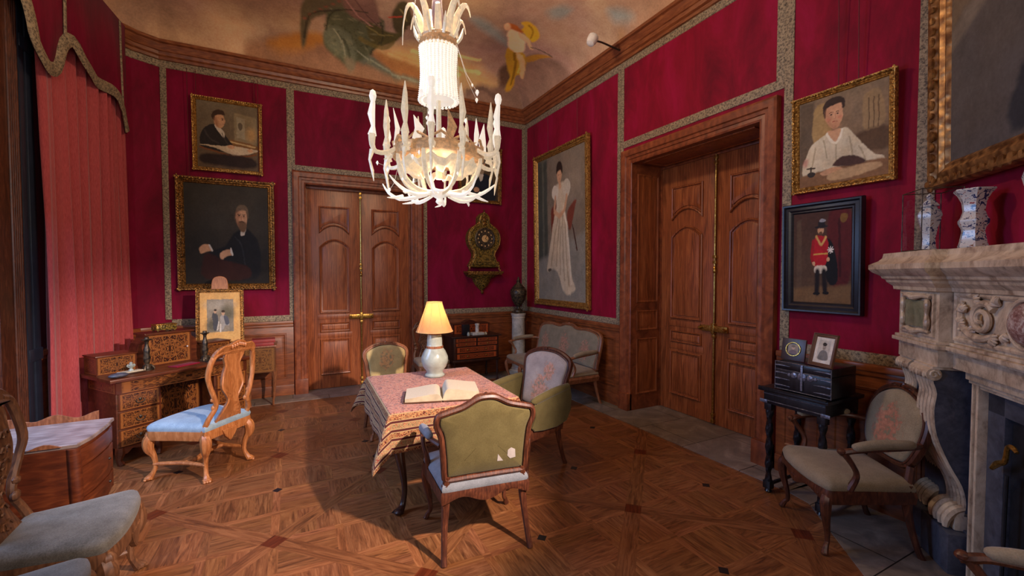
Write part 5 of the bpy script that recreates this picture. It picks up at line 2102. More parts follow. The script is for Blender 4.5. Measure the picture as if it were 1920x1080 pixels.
g = B()
prism(g, ccw(bow()), .30, .72, V_flat, bev=.004)
tube(g, [(.318, -.242, .16), (.322, -.245, .45), (.312, -.242, .72)], [.02, .028, .028], 10)
mesh_obj('carcase', g, 'cherry', bc)
for z0, z1 in ((.60, .70), (.42, .59), (.30, .41)):
    g = B(False)
    b = g['bm']
    P = cr([(x, y) for x, y in zip(xx, yy)], 4)
    P = P[1:-1]
    V_ = [[b.verts.new((p[0] + o, p[1] * .93, z)) for p in P] for z, o in ((z0, .0), (z0, .012), (z1, .012), (z1, .0))]
    for A, C_ in zip(V_, V_[1:]):
        for k in range(len(P) - 1):
            face(g, [A[k], A[k + 1], C_[k + 1], C_[k]])
    dr = mesh_obj('drawer', g, 'cherry', bc)
    if z0 < .5:
        g = B()
        blob(g, (.352, .12, (z0 + z1) / 2 + .01), (.016, .010, .010), 8)
        mesh_obj('knob', g, 'black', dr)
g = B()
prism(g, ccw(bow(.015)), .72, .745, V_flat, bev=.004)
mesh_obj('top', g, 'grey_top', bc)
g = B(False)
b = g['bm']
path = [(.27, .262), (.1, .262), (-.1, .262), (-.3, .262), (-.43, .262), (-.43, .1), (-.43, -.1), (-.43, -.262), (-.3, -.262), (-.1, -.262), (.1, -.262), (.27, -.262)]
g = B()
for seg_ in (path[:5], path[4:8], path[7:]):
    L = [0]
    for p, q in zip(seg_, seg_[1:]):
        L.append(L[-1] + math.hypot(q[0] - p[0], q[1] - p[1]))
    N_ = 28
    for k in range(N_):
        def at(t_):
            d = t_ * L[-1]
            for i in range(len(L) - 1):
                if d <= L[i + 1] + 1e-9:
                    u = (d - L[i]) / (L[i + 1] - L[i])
                    return (seg_[i][0] + (seg_[i + 1][0] - seg_[i][0]) * u, seg_[i][1] + (seg_[i + 1][1] - seg_[i][1]) * u, .745 + .038 + .016 * math.cos(d * 30))
        a_, c_ = at(k / N_), at((k + 1) / N_)
        low = seg_ is path[7:]
        dx, dy = c_[0] - a_[0], c_[1] - a_[1]
        l = math.hypot(dx, dy)
        nx, ny = -dy / l * .006, dx / l * .006
        bb = g['bm']
        hz = (a_[2], c_[2])
        if seg_[0] == path[7]:
            hz = (a_[2] - .035, c_[2] - .035)
        vs = [bb.verts.new(p) for p in ((a_[0] - nx, a_[1] - ny, .74), (c_[0] - nx, c_[1] - ny, .74), (c_[0] + nx, c_[1] + ny, .74), (a_[0] + nx, a_[1] + ny, .74),
                                        (a_[0] - nx, a_[1] - ny, hz[0]), (c_[0] - nx, c_[1] - ny, hz[1]), (c_[0] + nx, c_[1] + ny, hz[1]), (a_[0] + nx, a_[1] + ny, hz[0]))]
        for idx in ((0, 1, 5, 4), (1, 2, 6, 5), (2, 3, 7, 6), (3, 0, 4, 7), (4, 5, 6, 7)):
            face(g, [vs[i] for i in idx])
mesh_obj('gallery', g, 'gilt_walnut', bc)
for x, y in ((.25, .22), (.25, -.22), (-.38, .22), (-.38, -.22)):
    g = B()
    sx = 1 if x > 0 else -1
    sy = 1 if y > 0 else -1
    tube(g, [(x, y, .34), (x + sx * .03, y + sy * .01, .28), (x + sx * .02, y, .2), (x - sx * .02, y, .1), (x + sx * .01, y, .03), (x + sx * .03, y, .01)], [.04, .044, .03, .018, .016, .02], 8)
    mesh_obj('leg', g, 'cherry', bc)

# ================================================================== ebony casket on a twisted-leg stand
st = thing('stand', 'black stand with four spirally twisted legs, beside the tall doors', 'stand', (3.51, 1.88, 0), -PI / 2)
# local x -> -y world ; local -y -> -x world
g = B()
bbox(g, -.25, .25, -.26, .22, .80, .825, .005)
bbox(g, -.22, .22, -.23, .20, .70, .80, .004)
tube(g, [(-.24, -.265, .83), (.24, -.265, .83)], .008, 6, smooth=1)
mesh_obj('stand_top', g, 'ebony', st)
g = B()
for z in (.725, .78):
    tube(g, [(-.22, -.232, z), (.22, -.232, z)], .0035, 5, smooth=1)
for x in (-.22, .22):
    bbox(g, x - .03, x + .03, -.236, -.228, .705, .73, .002)
mesh_obj('mount', g, 'iron', st, label='pale metal edging strips')
for x in (-.19, .19):
    for y in (-.20, .17):
        g = B()
        q = []
        for k in range(49):
            q.append((x, y, .66 - k * .58 / 48))
        tube(g, q, .022, 10, smooth=1, lobes=2, lobe=.28, twist=.55)
        bbox(g, x - .028, x + .028, y - .028, y + .028, .65, .71, .004)
        bbox(g, x - .028, x + .028, y - .028, y + .028, .03, .09, .004)
        lathe(g, [(.02, 0), (.028, .01), (.018, .03)], 10, (x, y, 0))
        mesh_obj('leg', g, 'ebony', st)
g = B()
for x in (-.19, .19):
    tube(g, [(x, -.2, .06), (x, .17, .06)], .014, 8, smooth=1)
mesh_obj('stretcher', g, 'ebony', st)
ca = thing('casket', 'black wooden casket with pale metal straps on the twisted-leg stand', 'casket', (3.44, 1.82, .838), -PI / 2)
g = B()
bbox(g, -.19, .19, -.16, .16, 0, .15, .005)
mesh_obj('box_body', g, 'ebony', ca)
g = B()
bbox(g, -.192, .192, -.162, .162, .152, .212, .012)
mesh_obj('lid', g, 'ebony', ca)
g = B()
for z in (.03, .08, .125, .18):
    for s in (-1, 1):
        tube(g, [(s * .192, -.163, z), (s * .14, -.166, z + .003), (s * .08, -.166, z)], [.006, .005, .001], 6, smooth=2)
        for y in (-.08, .08):
            pass
for x, z, r in ((0, .12, .032), (-.055, .12, .024), (.055, .12, .024), (-.09, .12, .014), (.09, .12, .014)):
    blob(g, (x, -.162, z), (r, .006, r), 10)
bbox(g, -.008, .008, -.17, -.16, .02, .205, .002)
for z in (.004, .15, .208):
    tube(g, [(-.192, -.163, z), (.192, -.163, z)], .0035, 5, smooth=1)
for x in (-.192, .192):
    tube(g, [(x, -.163, 0), (x, -.163, .21)], .0035, 5, smooth=1)
mesh_obj('strapwork', g, 'iron', ca, label='pale pierced metal straps and lock plate')

CZ = .838 + .213
# photograph frame and miniature on the casket
cv = Canvas(60, 76, rgb(214, 206, 192))
cv.poly([(.16, .1), (.84, .1), (.84, .86), (.16, .86)], rgb(188, 180, 166), .01, sm=1)
cv.poly([(.26, .86), (.3, .6), (.42, .5), (.6, .5), (.76, .62), (.78, .86)], rgb(120, 116, 110), .01)
cv.ell(.51, .36, .10, .13, rgb(158, 146, 132))
cv.ell(.51, .26, .12, .07, rgb(56, 50, 46))
cv.ell(.475, .36, .014, .012, rgb(60, 52, 46))
cv.ell(.545, .36, .014, .012, rgb(60, 52, 46))
cv.line([(.47, .43), (.55, .43)], .008, rgb(100, 84, 76))
picture('photo_frame', 'brown leather frame with a small pale portrait photograph, leaning on the casket', 'photo frame', (3.30, 1.71, CZ + .001), -PI / 2 - .25, math.radians(-14), .185, .235, .028, .016, 'leather', cv)
mn = thing('miniature_frame', 'square dark frame around a round miniature portrait, standing on the casket', 'photo frame', (3.36, 1.93, CZ + .001), -PI / 2 + .05)
mn.rotation_euler = (math.radians(-10), 0, -PI / 2 + .05)
g = B()
bbox(g, -.085, .085, -.016, 0, 0, .165, .005)
mesh_obj('picture_frame', g, 'dark_wood', mn)
g = B()
tube(g, [(.05 * math.cos(2 * PI * k / 24), -.018, .085 + .05 * math.sin(2 * PI * k / 24)) for k in range(24)], .005, 6, True, smooth=1)
mesh_obj('ring_mount', g, 'brass', mn)
cv = Canvas(40, 40, rgb(150, 140, 128))
cv.ell(.5, .35, .16, .2, rgb(198, 172, 150))
cv.ell(.5, .2, .2, .12, rgb(120, 110, 100))
cv.ell(.5, .85, .4, .28, rgb(120, 106, 112))
cv.mesh('canvas', .072, .072, mn, (-.036, -.018, .049), label='round grey miniature of a person')
# ================================================================== pictures on the walls
def hang(root, x0, z0, z1, H):
    pass


def cords(root, xs, z0, z1, y=-.004):
    """hanging cords from the frame top to the cornice"""
    for x in xs:
        g = B()
        tube(g, [(x, y, z0), (x, y, z1)], .0035, 5, smooth=1)
        mesh_obj('hanging_cord', g, 'twine', root)


SK, SKD, HAIR = rgb(196, 150, 112), rgb(150, 100, 70), rgb(60, 42, 30)

# man writing at a table (upper left)
cv = Canvas(190, 224, rgb(112, 98, 76), rgb(92, 74, 54))
cv.poly([(.60, .12), (.98, .16), (.98, .62), (.60, .62)], rgb(134, 118, 88), .01, sm=1)
cv.poly([(.64, .18), (.78, .20), (.78, .52), (.64, .50)], rgb(152, 140, 112), .006, sm=1)
cv.ell(.70, .32, .04, .06, rgb(96, 84, 66))
cv.ell(.88, .44, .08, .10, rgb(176, 140, 90), 0, .5)
cv.poly([(.50, .55), (.98, .60), (.98, .72), (.50, .66)], rgb(122, 84, 44), .01)
cv.line([(.52, .58), (.95, .62)], .012, rgb(186, 158, 110))
cv.poly([(.06, .50), (.12, .40), (.26, .34), (.38, .40), (.48, .52), (.56, .62), (.60, .70), (.50, .74), (.30, .74), (.10, .72), (.04, .62)], rgb(40, 34, 32), .006)
cv.poly([(.28, .36), (.34, .35), (.44, .46), (.42, .52)], rgb(200, 190, 172), .004)
cv.poly([(.26, .20), (.30, .15), (.40, .15), (.44, .22), (.45, .30), (.41, .37), (.34, .38), (.28, .32)], SK, .006)
cv.poly([(.24, .24), (.25, .15), (.32, .11), (.42, .12), (.45, .18), (.38, .18), (.30, .20), (.28, .28)], HAIR, .006)
cv.poly([(.27, .26), (.31, .22), (.34, .36), (.30, .36)], SKD, .02, .8)
cv.line([(.395, .235), (.425, .235)], .005, rgb(84, 54, 40))
cv.ell(.412, .252, .012, .008, rgb(70, 44, 34))
cv.line([(.44, .25), (.455, .285), (.44, .29)], .005, SKD)
cv.line([(.42, .318), (.445, .318)], .004, rgb(140, 84, 66))
cv.line([(.12, .44), (.20, .56), (.34, .62)], .012, rgb(62, 54, 50), .8)
cv.line([(.40, .46), (.46, .58), (.52, .66)], .008, rgb(66, 58, 52), .8)
cv.ell(.445, .27, .014, .02, SK)
cv.poly([(.04, .66), (.30, .70), (.62, .78), (.96, .70), (.96, .66), (.6, .64), (.3, .66)], rgb(196, 176, 144), .006)
cv.line([(.04, .70), (.30, .75), (.62, .80), (.96, .74)], .012, rgb(120, 72, 38))
cv.ell(.54, .66, .06, .03, SK)
cv.ell(.86, .68, .05, .025, SK)
cv.poly([(.08, .80), (.4, .78), (.9, .80), (.9, .96), (.1, .94)], rgb(44, 32, 28), .02)
W_, H_ = .78, .945
p = picture('portrait_painting', 'gilt-framed portrait of a man in a dark suit writing at a table', 'painting', (-.71, BY - .01, 3.04), 0, math.radians(1.5), W_, H_, .055, .045, 'gold', cv, 'carved')
cords(p, (-.34, .30), H_, 1.27)

# bearded man in a dark picture (lower left)
cv = Canvas(200, 250, rgb(50, 46, 38), rgb(36, 32, 27))
cv.ell(.62, .30, .34, .26, rgb(66, 60, 48), 0, .9, .7)
cv.poly([(.54, .52), (.60, .46), (.70, .42), (.80, .48), (.88, .58), (.90, .78), (.84, .95), (.5, .95), (.40, .78), (.30, .72), (.28, .66), (.46, .62)], rgb(26, 26, 27), .01)
cv.poly([(.66, .44), (.72, .43), (.70, .49), (.65, .50)], rgb(190, 180, 160), .004)
cv.poly([(.60, .30), (.62, .24), (.70, .23), (.74, .29), (.735, .38), (.70, .43), (.64, .42), (.61, .37)], SK, .006)
cv.poly([(.60, .27), (.63, .20), (.72, .20), (.76, .27), (.75, .33), (.73, .26), (.66, .25)], rgb(104, 86, 66), .006)
cv.poly([(.62, .37), (.68, .365), (.73, .38), (.71, .46), (.66, .46), (.63, .42)], rgb(110, 82, 56), .008)
cv.poly([(.60, .28), (.63, .27), (.635, .38), (.61, .37)], SKD, .02, .8)
for x in (.642, .700):
    cv.line([(x - .018, .292), (x + .018, .289)], .004, rgb(86, 62, 46))
    cv.ell(x, .305, .014, .007, rgb(66, 44, 34))
    cv.ell(x, .318, .02, .01, SKD, 0, .6, .5)
cv.line([(.645, .368), (.70, .368)], .006, rgb(82, 58, 40))
cv.line([(.58, .52), (.66, .6), (.70, .8)], .008, rgb(44, 44, 46), .8)
cv.line([(.672, .305), (.664, .345), (.676, .35)], .004, rgb(160, 110, 80))
cv.poly([(.16, .64), (.22, .60), (.28, .61), (.30, .66), (.24, .68), (.18, .70)], SK, .006)
cv.poly([(.40, .70), (.46, .66), (.53, .66), (.54, .70), (.48, .72), (.42, .76)], SK, .006)
cv.line([(.28, .61), (.31, .66)], .010, rgb(206, 200, 186))
cv.line([(.53, .65), (.55, .70)], .010, rgb(206, 200, 186))
cv.poly([(.22, .72), (.30, .70), (.44, .76), (.72, .82), (.74, .95), (.22, .95)], rgb(52, 26, 20), .012)
W_, H_ = 1.09, 1.45
p = picture('portrait_painting', 'large dark portrait of a seated bearded man, hanging beside the farther door', 'painting', (-.735, BY - .012, 1.50), 0, math.radians(1.2), W_, H_, .085, .06, 'gold_dark', cv, 'carved')
cords(p, (-.40, .37), H_, 2.80)

# portrait half hidden behind the chandelier
cv = Canvas(90, 110, rgb(104, 84, 56), rgb(56, 46, 36))
cv.poly([(.2, .98), (.24, .62), (.40, .48), (.62, .46), (.82, .56), (.92, .98)], rgb(30, 34, 42), .01)
cv.poly([(.46, .46), (.58, .45), (.56, .6), (.50, .62)], rgb(196, 186, 168), .006)
cv.ell(.53, .32, .11, .13, SK)
cv.ell(.53, .22, .12, .06, rgb(120, 108, 90))
cv.poly([(.45, .38), (.53, .37), (.61, .38), (.58, .47), (.49, .47)], rgb(142, 124, 98), .01)
cv.line([(.47, .31), (.50, .31)], .01, rgb(60, 40, 30))
cv.line([(.56, .31), (.59, .31)], .01, rgb(60, 40, 30))
cv.ell(.4, .8, .08, .05, SK)
p = picture('portrait_painting', 'gilt-framed portrait of a man half hidden behind the chandelier, above the clock', 'painting', (2.87, BY - .012, 2.91), 0, math.radians(1.5), .78, .94, .06, .045, 'gold_dark', cv, 'carved')
cords(p, (-.28, .30), .94, 1.38)

# tall full-length portrait of a lady
cv = Canvas(170, 270, rgb(118, 106, 88), rgb(140, 130, 112))
cv.poly([(0, 0), (.22, 0), (.24, .7), (0, .74)], rgb(72, 74, 64), .02, sm=1)
cv.line([(.12, .0), (.13, .7)], .02, rgb(98, 96, 80))
cv.line([(.3, 0), (.31, .66)], .012, rgb(96, 84, 68))
cv.poly([(.24, 0), (1, 0), (1, .55), (.24, .62)], rgb(120, 106, 88), .02, sm=1)
cv.ell(.75, .2, .22, .15, rgb(146, 130, 108), 0, .8, .6)
cv.poly([(0, .72), (1, .56), (1, 1), (0, 1)], rgb(132, 126, 112), .02, sm=1)
cv.poly([(.30, .40), (.36, .34), (.46, .36), (.44, .56), (.34, .6)], rgb(112, 54, 40), .008)
cv.poly([(.66, .40), (.82, .34), (.80, .40), (.72, .52), (.66, .5)], rgb(118, 60, 44), .008)
cv.line([(.76, .50), (.84, .66)], .010, rgb(70, 40, 30))
cv.line([(.34, .56), (.32, .72)], .010, rgb(70, 40, 30))
cv.poly([(.40, .22), (.46, .20), (.58, .20), (.66, .24), (.64, .32), (.60, .36), (.62, .44), (.66, .56), (.70, .70), (.74, .84), (.80, .92), (.66, .96), (.54, .92), (.48, .84), (.36, .78), (.22, .80), (.24, .70), (.32, .54), (.38, .42), (.42, .36), (.42, .30)], rgb(196, 178, 148), .008)
cv.ell(.40, .26, .07, .055, rgb(206, 194, 170))
cv.ell(.64, .25, .08, .06, rgb(196, 182, 156))
for a, b_ in (((.46, .42), (.30, .76)), ((.5, .42), (.42, .76)), ((.56, .42), (.58, .86)), ((.60, .46), (.68, .90)), ((.52, .5), (.50, .82))):
    cv.line([a, ((a[0] + b_[0]) / 2 - .01, (a[1] + b_[1]) / 2), b_], .010, rgb(150, 130, 102), .7)
cv.line([(.58, .38), (.66, .56), (.72, .88)], .016, rgb(222, 208, 180), .7)
cv.line([(.40, .30), (.38, .38), (.48, .42)], .018, SK)
cv.line([(.64, .30), (.60, .38), (.50, .42)], .018, SK)
cv.poly([(.44, .12), (.50, .11), (.545, .13), (.54, .17), (.50, .195), (.46, .18)], SK, .005)
cv.line([(.50, .18), (.51, .22)], .025, SK)
cv.poly([(.43, .13), (.44, .07), (.51, .05), (.56, .09), (.555, .14), (.52, .115), (.46, .12)], rgb(46, 34, 28), .005)
cv.ell(.475, .142, .008, .003, rgb(84, 56, 44))
cv.ell(.512, .142, .008, .003, rgb(84, 56, 44))
cv.line([(.49, .168), (.50, .168)], .003, rgb(160, 84, 70))
cv.ell(.27, .79, .04, .012, rgb(86, 76, 64))
W_, H_ = 1.50, 2.46
p = picture('portrait_painting', 'tall gilt-framed full-length portrait of a lady in a long cream dress', 'painting', (RX - .012, 5.66, 1.20), -PI / 2, math.radians(.8), W_, H_, .10, .06, 'gold', cv, 'carved')
cords(p, (-.35, .45), H_, 3.10)

# boy in a white shirt
cv = Canvas(220, 240, rgb(134, 112, 86), rgb(112, 90, 68))
cv.poly([(0, 0), (.18, .02), (.2, .8), (0, .8)], rgb(96, 80, 62), .02, sm=1)
cv.poly([(.18, .14), (.28, .06), (.38, .14), (.38, .5), (.18, .5)], rgb(162, 132, 84), .01)
cv.poly([(.74, .16), (.82, .08), (.92, .12), (.96, .46), (.76, .5)], rgb(148, 122, 86), .01)
for x in (.8, .85, .9):
    cv.line([(x, .16), (x, .48)], .006, rgb(104, 82, 58))
cv.poly([(.66, .52), (1, .5), (1, .72), (.7, .7)], rgb(88, 66, 46), .02)
cv.poly([(.03, .82), (.08, .66), (.16, .52), (.30, .44), (.40, .42), (.54, .40), (.62, .46), (.72, .60), (.86, .76), (.96, .82), (.92, .90), (.60, .90), (.30, .92), (.12, .93)], rgb(202, 188, 158), .006)
cv.poly([(.34, .42), (.42, .40), (.50, .40), (.50, .48), (.44, .56)], SK, .006)
for q in (((.20, .56), (.16, .80)), ((.44, .58), (.46, .82)), ((.60, .52), (.64, .78)), ((.3, .5), (.34, .7)), ((.7, .64), (.78, .82))):
    cv.line([q[0], q[1]], .010, rgb(158, 142, 112), .7)
cv.line([(.34, .43), (.44, .56), (.52, .42)], .014, rgb(226, 216, 190))
cv.poly([(.32, .16), (.36, .10), (.46, .09), (.52, .14), (.525, .26), (.49, .35), (.43, .39), (.37, .35), (.33, .27)], rgb(206, 156, 118), .006)
cv.poly([(.30, .22), (.29, .12), (.34, .05), (.45, .03), (.53, .07), (.545, .17), (.52, .18), (.50, .12), (.42, .12), (.34, .14), (.325, .24)], rgb(58, 42, 34), .006)
cv.poly([(.325, .18), (.36, .16), (.37, .32), (.335, .27)], rgb(172, 118, 86), .03, .8)
cv.poly([(.37, .34), (.49, .345), (.43, .395)], rgb(172, 120, 88), .03, .7)
for x in (.392, .468):
    cv.line([(x - .022, .203), (x, .196), (x + .02, .203)], .004, rgb(96, 66, 50))
    cv.ell(x, .222, .020, .009, rgb(178, 132, 106))
    cv.ell(x, .222, .009, .008, rgb(52, 38, 32))
cv.line([(.437, .215), (.442, .27), (.425, .278)], .004, rgb(176, 120, 90))
cv.line([(.408, .312), (.435, .309), (.458, .313)], .005, rgb(160, 82, 68))
cv.ell(.36, .27, .025, .02, rgb(204, 130, 100), 0, .6, .7)
cv.ell(.49, .27, .025, .02, rgb(204, 130, 100), 0, .6, .7)
cv.poly([(0, .88), (.3, .84), (.7, .82), (1, .84), (1, 1), (0, 1)], rgb(126, 92, 62), .01)
cv.poly([(.40, .80), (.52, .72), (.66, .74), (.78, .82), (.6, .84)], rgb(76, 52, 44), .008)
cv.poly([(.26, .86), (.42, .82), (.52, .86), (.44, .90), (.3, .90)], SK, .006)
cv.poly([(.4, .88), (.8, .84), (.94, .9), (.6, .97), (.36, .96)], rgb(178, 146, 106), .008)
cv.ell(.15, .86, .05, .03, rgb(50, 44, 40))
cv.line([(.09, .79), (.20, .79)], .008, rgb(60, 50, 40))
cv.line([(.15, .78), (.15, .86)], .010, rgb(60, 50, 40))
cv.ell(.08, .72, .03, .05, rgb(176, 110, 100), .3, .5, .7)
p = picture('portrait_painting', 'gilt-framed portrait of a boy in a white shirt leaning on a table', 'painting', (RX - .012, 1.825, 2.36), -PI / 2, math.radians(2.0), .69, .765, .05, .045, 'gold', cv, 'carved')
cords(p, (-.02, .11), .765, 1.92)

# man in red tunic in black frame
cv = Canvas(150, 230, rgb(74, 48, 38), rgb(84, 64, 46))
cv.poly([(.06, .08), (.14, .06), (.16, .86), (.06, .88)], rgb(88, 68, 52), .01, sm=1)
cv.poly([(.62, .04), (.98, .03), (.98, .74), (.66, .78)], rgb(84, 28, 28), .02)
cv.line([(.8, .1), (.82, .7)], .02, rgb(58, 18, 20))
cv.poly([(0, .84), (1, .80), (1, 1), (0, 1)], rgb(112, 84, 54), .02, sm=1)
cv.poly([(.58, .30), (.68, .34), (.76, .52), (.78, .76), (.66, .80), (.58, .70), (.56, .5)], rgb(20, 20, 22), .008)
cv.poly([(.40, .28), (.50, .26), (.60, .30), (.62, .42), (.60, .54), (.54, .60), (.40, .60), (.36, .52), (.38, .42)], rgb(172, 28, 38), .006)
cv.line([(.42, .27), (.50, .36), (.58, .28)], .016, rgb(206, 160, 90))
cv.line([(.38, .47), (.61, .46)], .008, rgb(196, 152, 74))
cv.line([(.37, .32), (.34, .46), (.36, .56)], .026, rgb(150, 24, 32))
cv.ell(.37, .57, .028, .024, SK)
cv.ell(.62, .52, .028, .022, SK)
cv.poly([(.40, .60), (.58, .59), (.58, .66), (.40, .67)], rgb(210, 196, 172), .006)
cv.line([(.44, .66), (.43, .88)], .040, rgb(30, 24, 24))
cv.line([(.55, .66), (.57, .87)], .040, rgb(30, 24, 24))
cv.ell(.42, .90, .06, .016, rgb(24, 20, 20))
cv.ell(.58, .89, .06, .016, rgb(24, 20, 20))
cv.ell(.49, .20, .055, .048, SK)
cv.ell(.49, .235, .03, .018, rgb(96, 66, 46))
cv.poly([(.38, .165), (.44, .155), (.45, .11), (.54, .105), (.56, .15), (.62, .16), (.56, .178), (.44, .182)], rgb(34, 30, 32), .005)
cv.ell(.52, .10, .05, .02, rgb(150, 148, 150))
for a in range(4):
    th = a * PI / 4
    cv.line([(.66 - .05 * math.cos(th), .42 - .034 * math.sin(th)), (.66 + .05 * math.cos(th), .42 + .034 * math.sin(th))], .006, rgb(216, 212, 204), sm=1)
cv.poly([(.82, .05), (.92, .05), (.92, .11), (.87, .14), (.82, .11)], rgb(116, 84, 40), .005)
picture('portrait_painting', 'portrait of a standing man in a red tunic, in a broad black frame', 'painting', (RX - .012, 1.945, 1.395), -PI / 2, math.radians(1.2), .58, .88, .085, .05, 'ebony_frame', cv, 'plain')

# the large picture over the mantel
FA = math.radians(-136.2)
FO = Vector((RX, 1.28, 0))


def fpos(x, s, z):
    return (FO.x + x * math.cos(FA) - s * -math.sin(FA) * -1, FO.y + x * math.sin(FA) + s * -math.cos(FA) * 1, z) if False else (FO.x + x * math.cos(FA) + s * math.sin(FA), FO.y + x * math.sin(FA) - s * math.cos(FA), z)


cv = Canvas(120, 130, rgb(96, 90, 80), rgb(84, 78, 74))
cv.poly([(0, .40), (.3, .28), (1, .02), (1, .2), (.3, .42), (0, .54)], rgb(116, 100, 78), .02, sm=1)
cv.line([(0, .58), (.35, .44), (.9, .3)], .03, rgb(124, 112, 94), .7)
cv.poly([(.34, .98), (.44, .70), (.52, .56), (.60, .42), (.72, .34), (.95, .5), (1, .98)], rgb(48, 50, 54), .012)
cv.poly([(.56, .98), (.60, .72), (.68, .58), (.74, .98)], rgb(62, 62, 66), .02)
cv.ell(.70, .28, .06, .08, rgb(150, 118, 90), 0, .2)
cv.ell(.70, .22, .07, .045, rgb(52, 44, 38), 0, .2)
W_, H_ = 1.72, 1.95
px_, py_, _ = fpos(.11 + W_ / 2, .03, 0)
picture('portrait_painting', 'very large grey painting in a heavy carved gilt frame above the mantelpiece', 'painting', (px_, py_, 2.235), FA, math.radians(1.0), W_, H_, .15, .075, 'gold_big', cv, 'carved')

# ================================================================== cartel clock on its bracket
ck = thing('bracket_clock', 'ornate gilt and dark waisted clock with a round dial, on a wall bracket', 'clock', (2.905, BY, 1.76))
half = [(0, .98), (.04, .97), (.10, .90), (.105, .80), (.15, .76), (.19, .74), (.25, .68), (.285, .60), (.29, .52), (.265, .42), (.20, .32), (.19, .25), (.23, .15), (.255, .11), (.255, .07), (.15, .06), (0, .06)]
o = smooth_outline(half, 3)
g = B()
rings(g, o, [(0, 0), (0, .13), (.01, .145), (.03, .15), (.04, .135)], V_front, True)
mesh_obj('case', g, 'boulle', ck)
g = B()
for s in (-1, 1):
    tube(g, [(s * a * .985, -.135, z) for a, z in half[3:15]], .014, 8, smooth=3)
    tube(g, [(s * .25, -.12, .12), (s * .27, -.13, .08), (s * .27, -.14, .03), (s * .29, -.15, .005)], [.025, .02, .015, .02], 8)
    blob(g, (s * .25, -.14, .13), (.03, .02, .035), 8)
for q, (x, z, r) in enumerate([(0, .98, .022), (0, 1.02, .014), (0, .93, .05), (-.05, .88, .035), (.05, .88, .035), (0, .86, .04), (-.09, .8, .03), (.09, .8, .03), (0, .79, .045)]):
    blob(g, (x, -.12, z), (r, .035, r), 8)
mesh_obj('gilt_mounts', g, 'gold_dark', ck)
g = B()
lathe(g, [(.175, 0), (.185, .012), (.185, .022), (.165, .028), (.155, .018), (.001, .018)], 32)
bm_ = g['bm']
bmesh.ops.transform(bm_, matrix=Matrix.Translation((0, -.145, .54)) @ Matrix.Rotation(PI / 2, 4, 'X'), verts=bm_.verts[:])
dl = mesh_obj('dial', g, 'bronze', ck)
g = B()
for k in range(12):
    a = 2 * PI * k / 12
    blob(g, (.125 * math.sin(a), -.166, .54 + .125 * math.cos(a)), (.012, .003, .014), 8)
blob(g, (0, -.166, .54), (.060, .004, .060), 20)
mesh_obj('hour_plaques', g, 'mat_board', dl, label='cream enamel plaques on the dial')
g = B()
tube(g, [(0, -.174, .54), (.03, -.174, .60)], .004, 5, smooth=1)
tube(g, [(0, -.174, .54), (.06, -.174, .50)], .003, 5, smooth=1)
mesh_obj('hands', g, 'black', dl)
g = B()
rings(g, ccw(arch(-.13, .13, .14, .30, .03)), [(0, .14), (.004, .158), (.02, .158), (.025, .146)], V_front, True)
mesh_obj('lower_panel', g, 'boulle', ck)
bk = thing('clock_bracket', 'green and gilt wall bracket tapering to a knob, carrying the clock', 'bracket', (2.905, BY, 1.37))
g = B()
bbox(g, -.33, .33, -.20, 0, .355, .385, .008)
bbox(g, -.31, .31, -.185, 0, .33, .355, .006)
mesh_obj('shelf', g, 'gold_dark', bk)
g = B()
L = [(.30, .17, .33), (.26, .15, .29), (.17, .12, .26), (.16, .10, .22), (.12, .085, .15), (.06, .05, .09), (.03, .03, .06)]
b = g['bm']
R_ = []
for a, d_, z in L:
    R_.append([b.verts.new((math.cos(PI + PI * k / 12) * a, math.sin(PI + PI * k / 12) * d_, z)) for k in range(13)])
for A, C_ in zip(R_, R_[1:]):
    for k in range(12):
        face(g, [A[k], A[k + 1], C_[k + 1], C_[k]])
face(g, R_[0])
mesh_obj('bracket_body', g, 'boulle', bk)
g = B()
blob(g, (0, -.03, .035), (.028, .028, .035), 10)
mesh_obj('finial', g, 'gold_dark', bk)

# ================================================================== curtain and pelmet
P0, P1 = Vector((-1.845, 4.99, 0)), Vector((-1.70, 6.58, 0))
g = B(False)
b = g['bm']
N1 = 150
dirv = (P1 - P0).normalized()
nv = Vector((dirv.y, -dirv.x, 0))
Lc = (P1 - P0).length
cols_ = []
for i in range(N1 + 1):
    t_ = i / N1
    col_ = []
    for j, z in enumerate((.02, .5, 1.2, 2.0, 2.8, 3.6, 4.25)):
        ph = t_ * 2 * PI * (5 + 5 * t_) + .25 * math.sin(z * 1.3 + t_ * 5)
        amp = .040 + .016 * math.sin(t_ * 9 + z * .6)
        off = amp * (math.sin(ph) + .35 * math.sin(2.3 * ph + 1)) * (1.1 - .1 * z / 4)
        p = P0 + dirv * (t_ * Lc + .012 * math.sin(z * .8 + t_ * 3)) + nv * off
        col_.append(b.verts.new((p.x, p.y, z)))
    cols_.append(col_)
for A, C_ in zip(cols_, cols_[1:]):
    for k in range(6):
        face(g, [A[k], C_[k], C_[k + 1], A[k + 1]])
o = mesh_obj('curtain', g, 'curtain', ang=80)
m_ = o.modifiers.new('thickness', 'SOLIDIFY')
m_.thickness = .004
tag(o, 'long rose pink curtain hanging in folds beside the window', 'curtain')

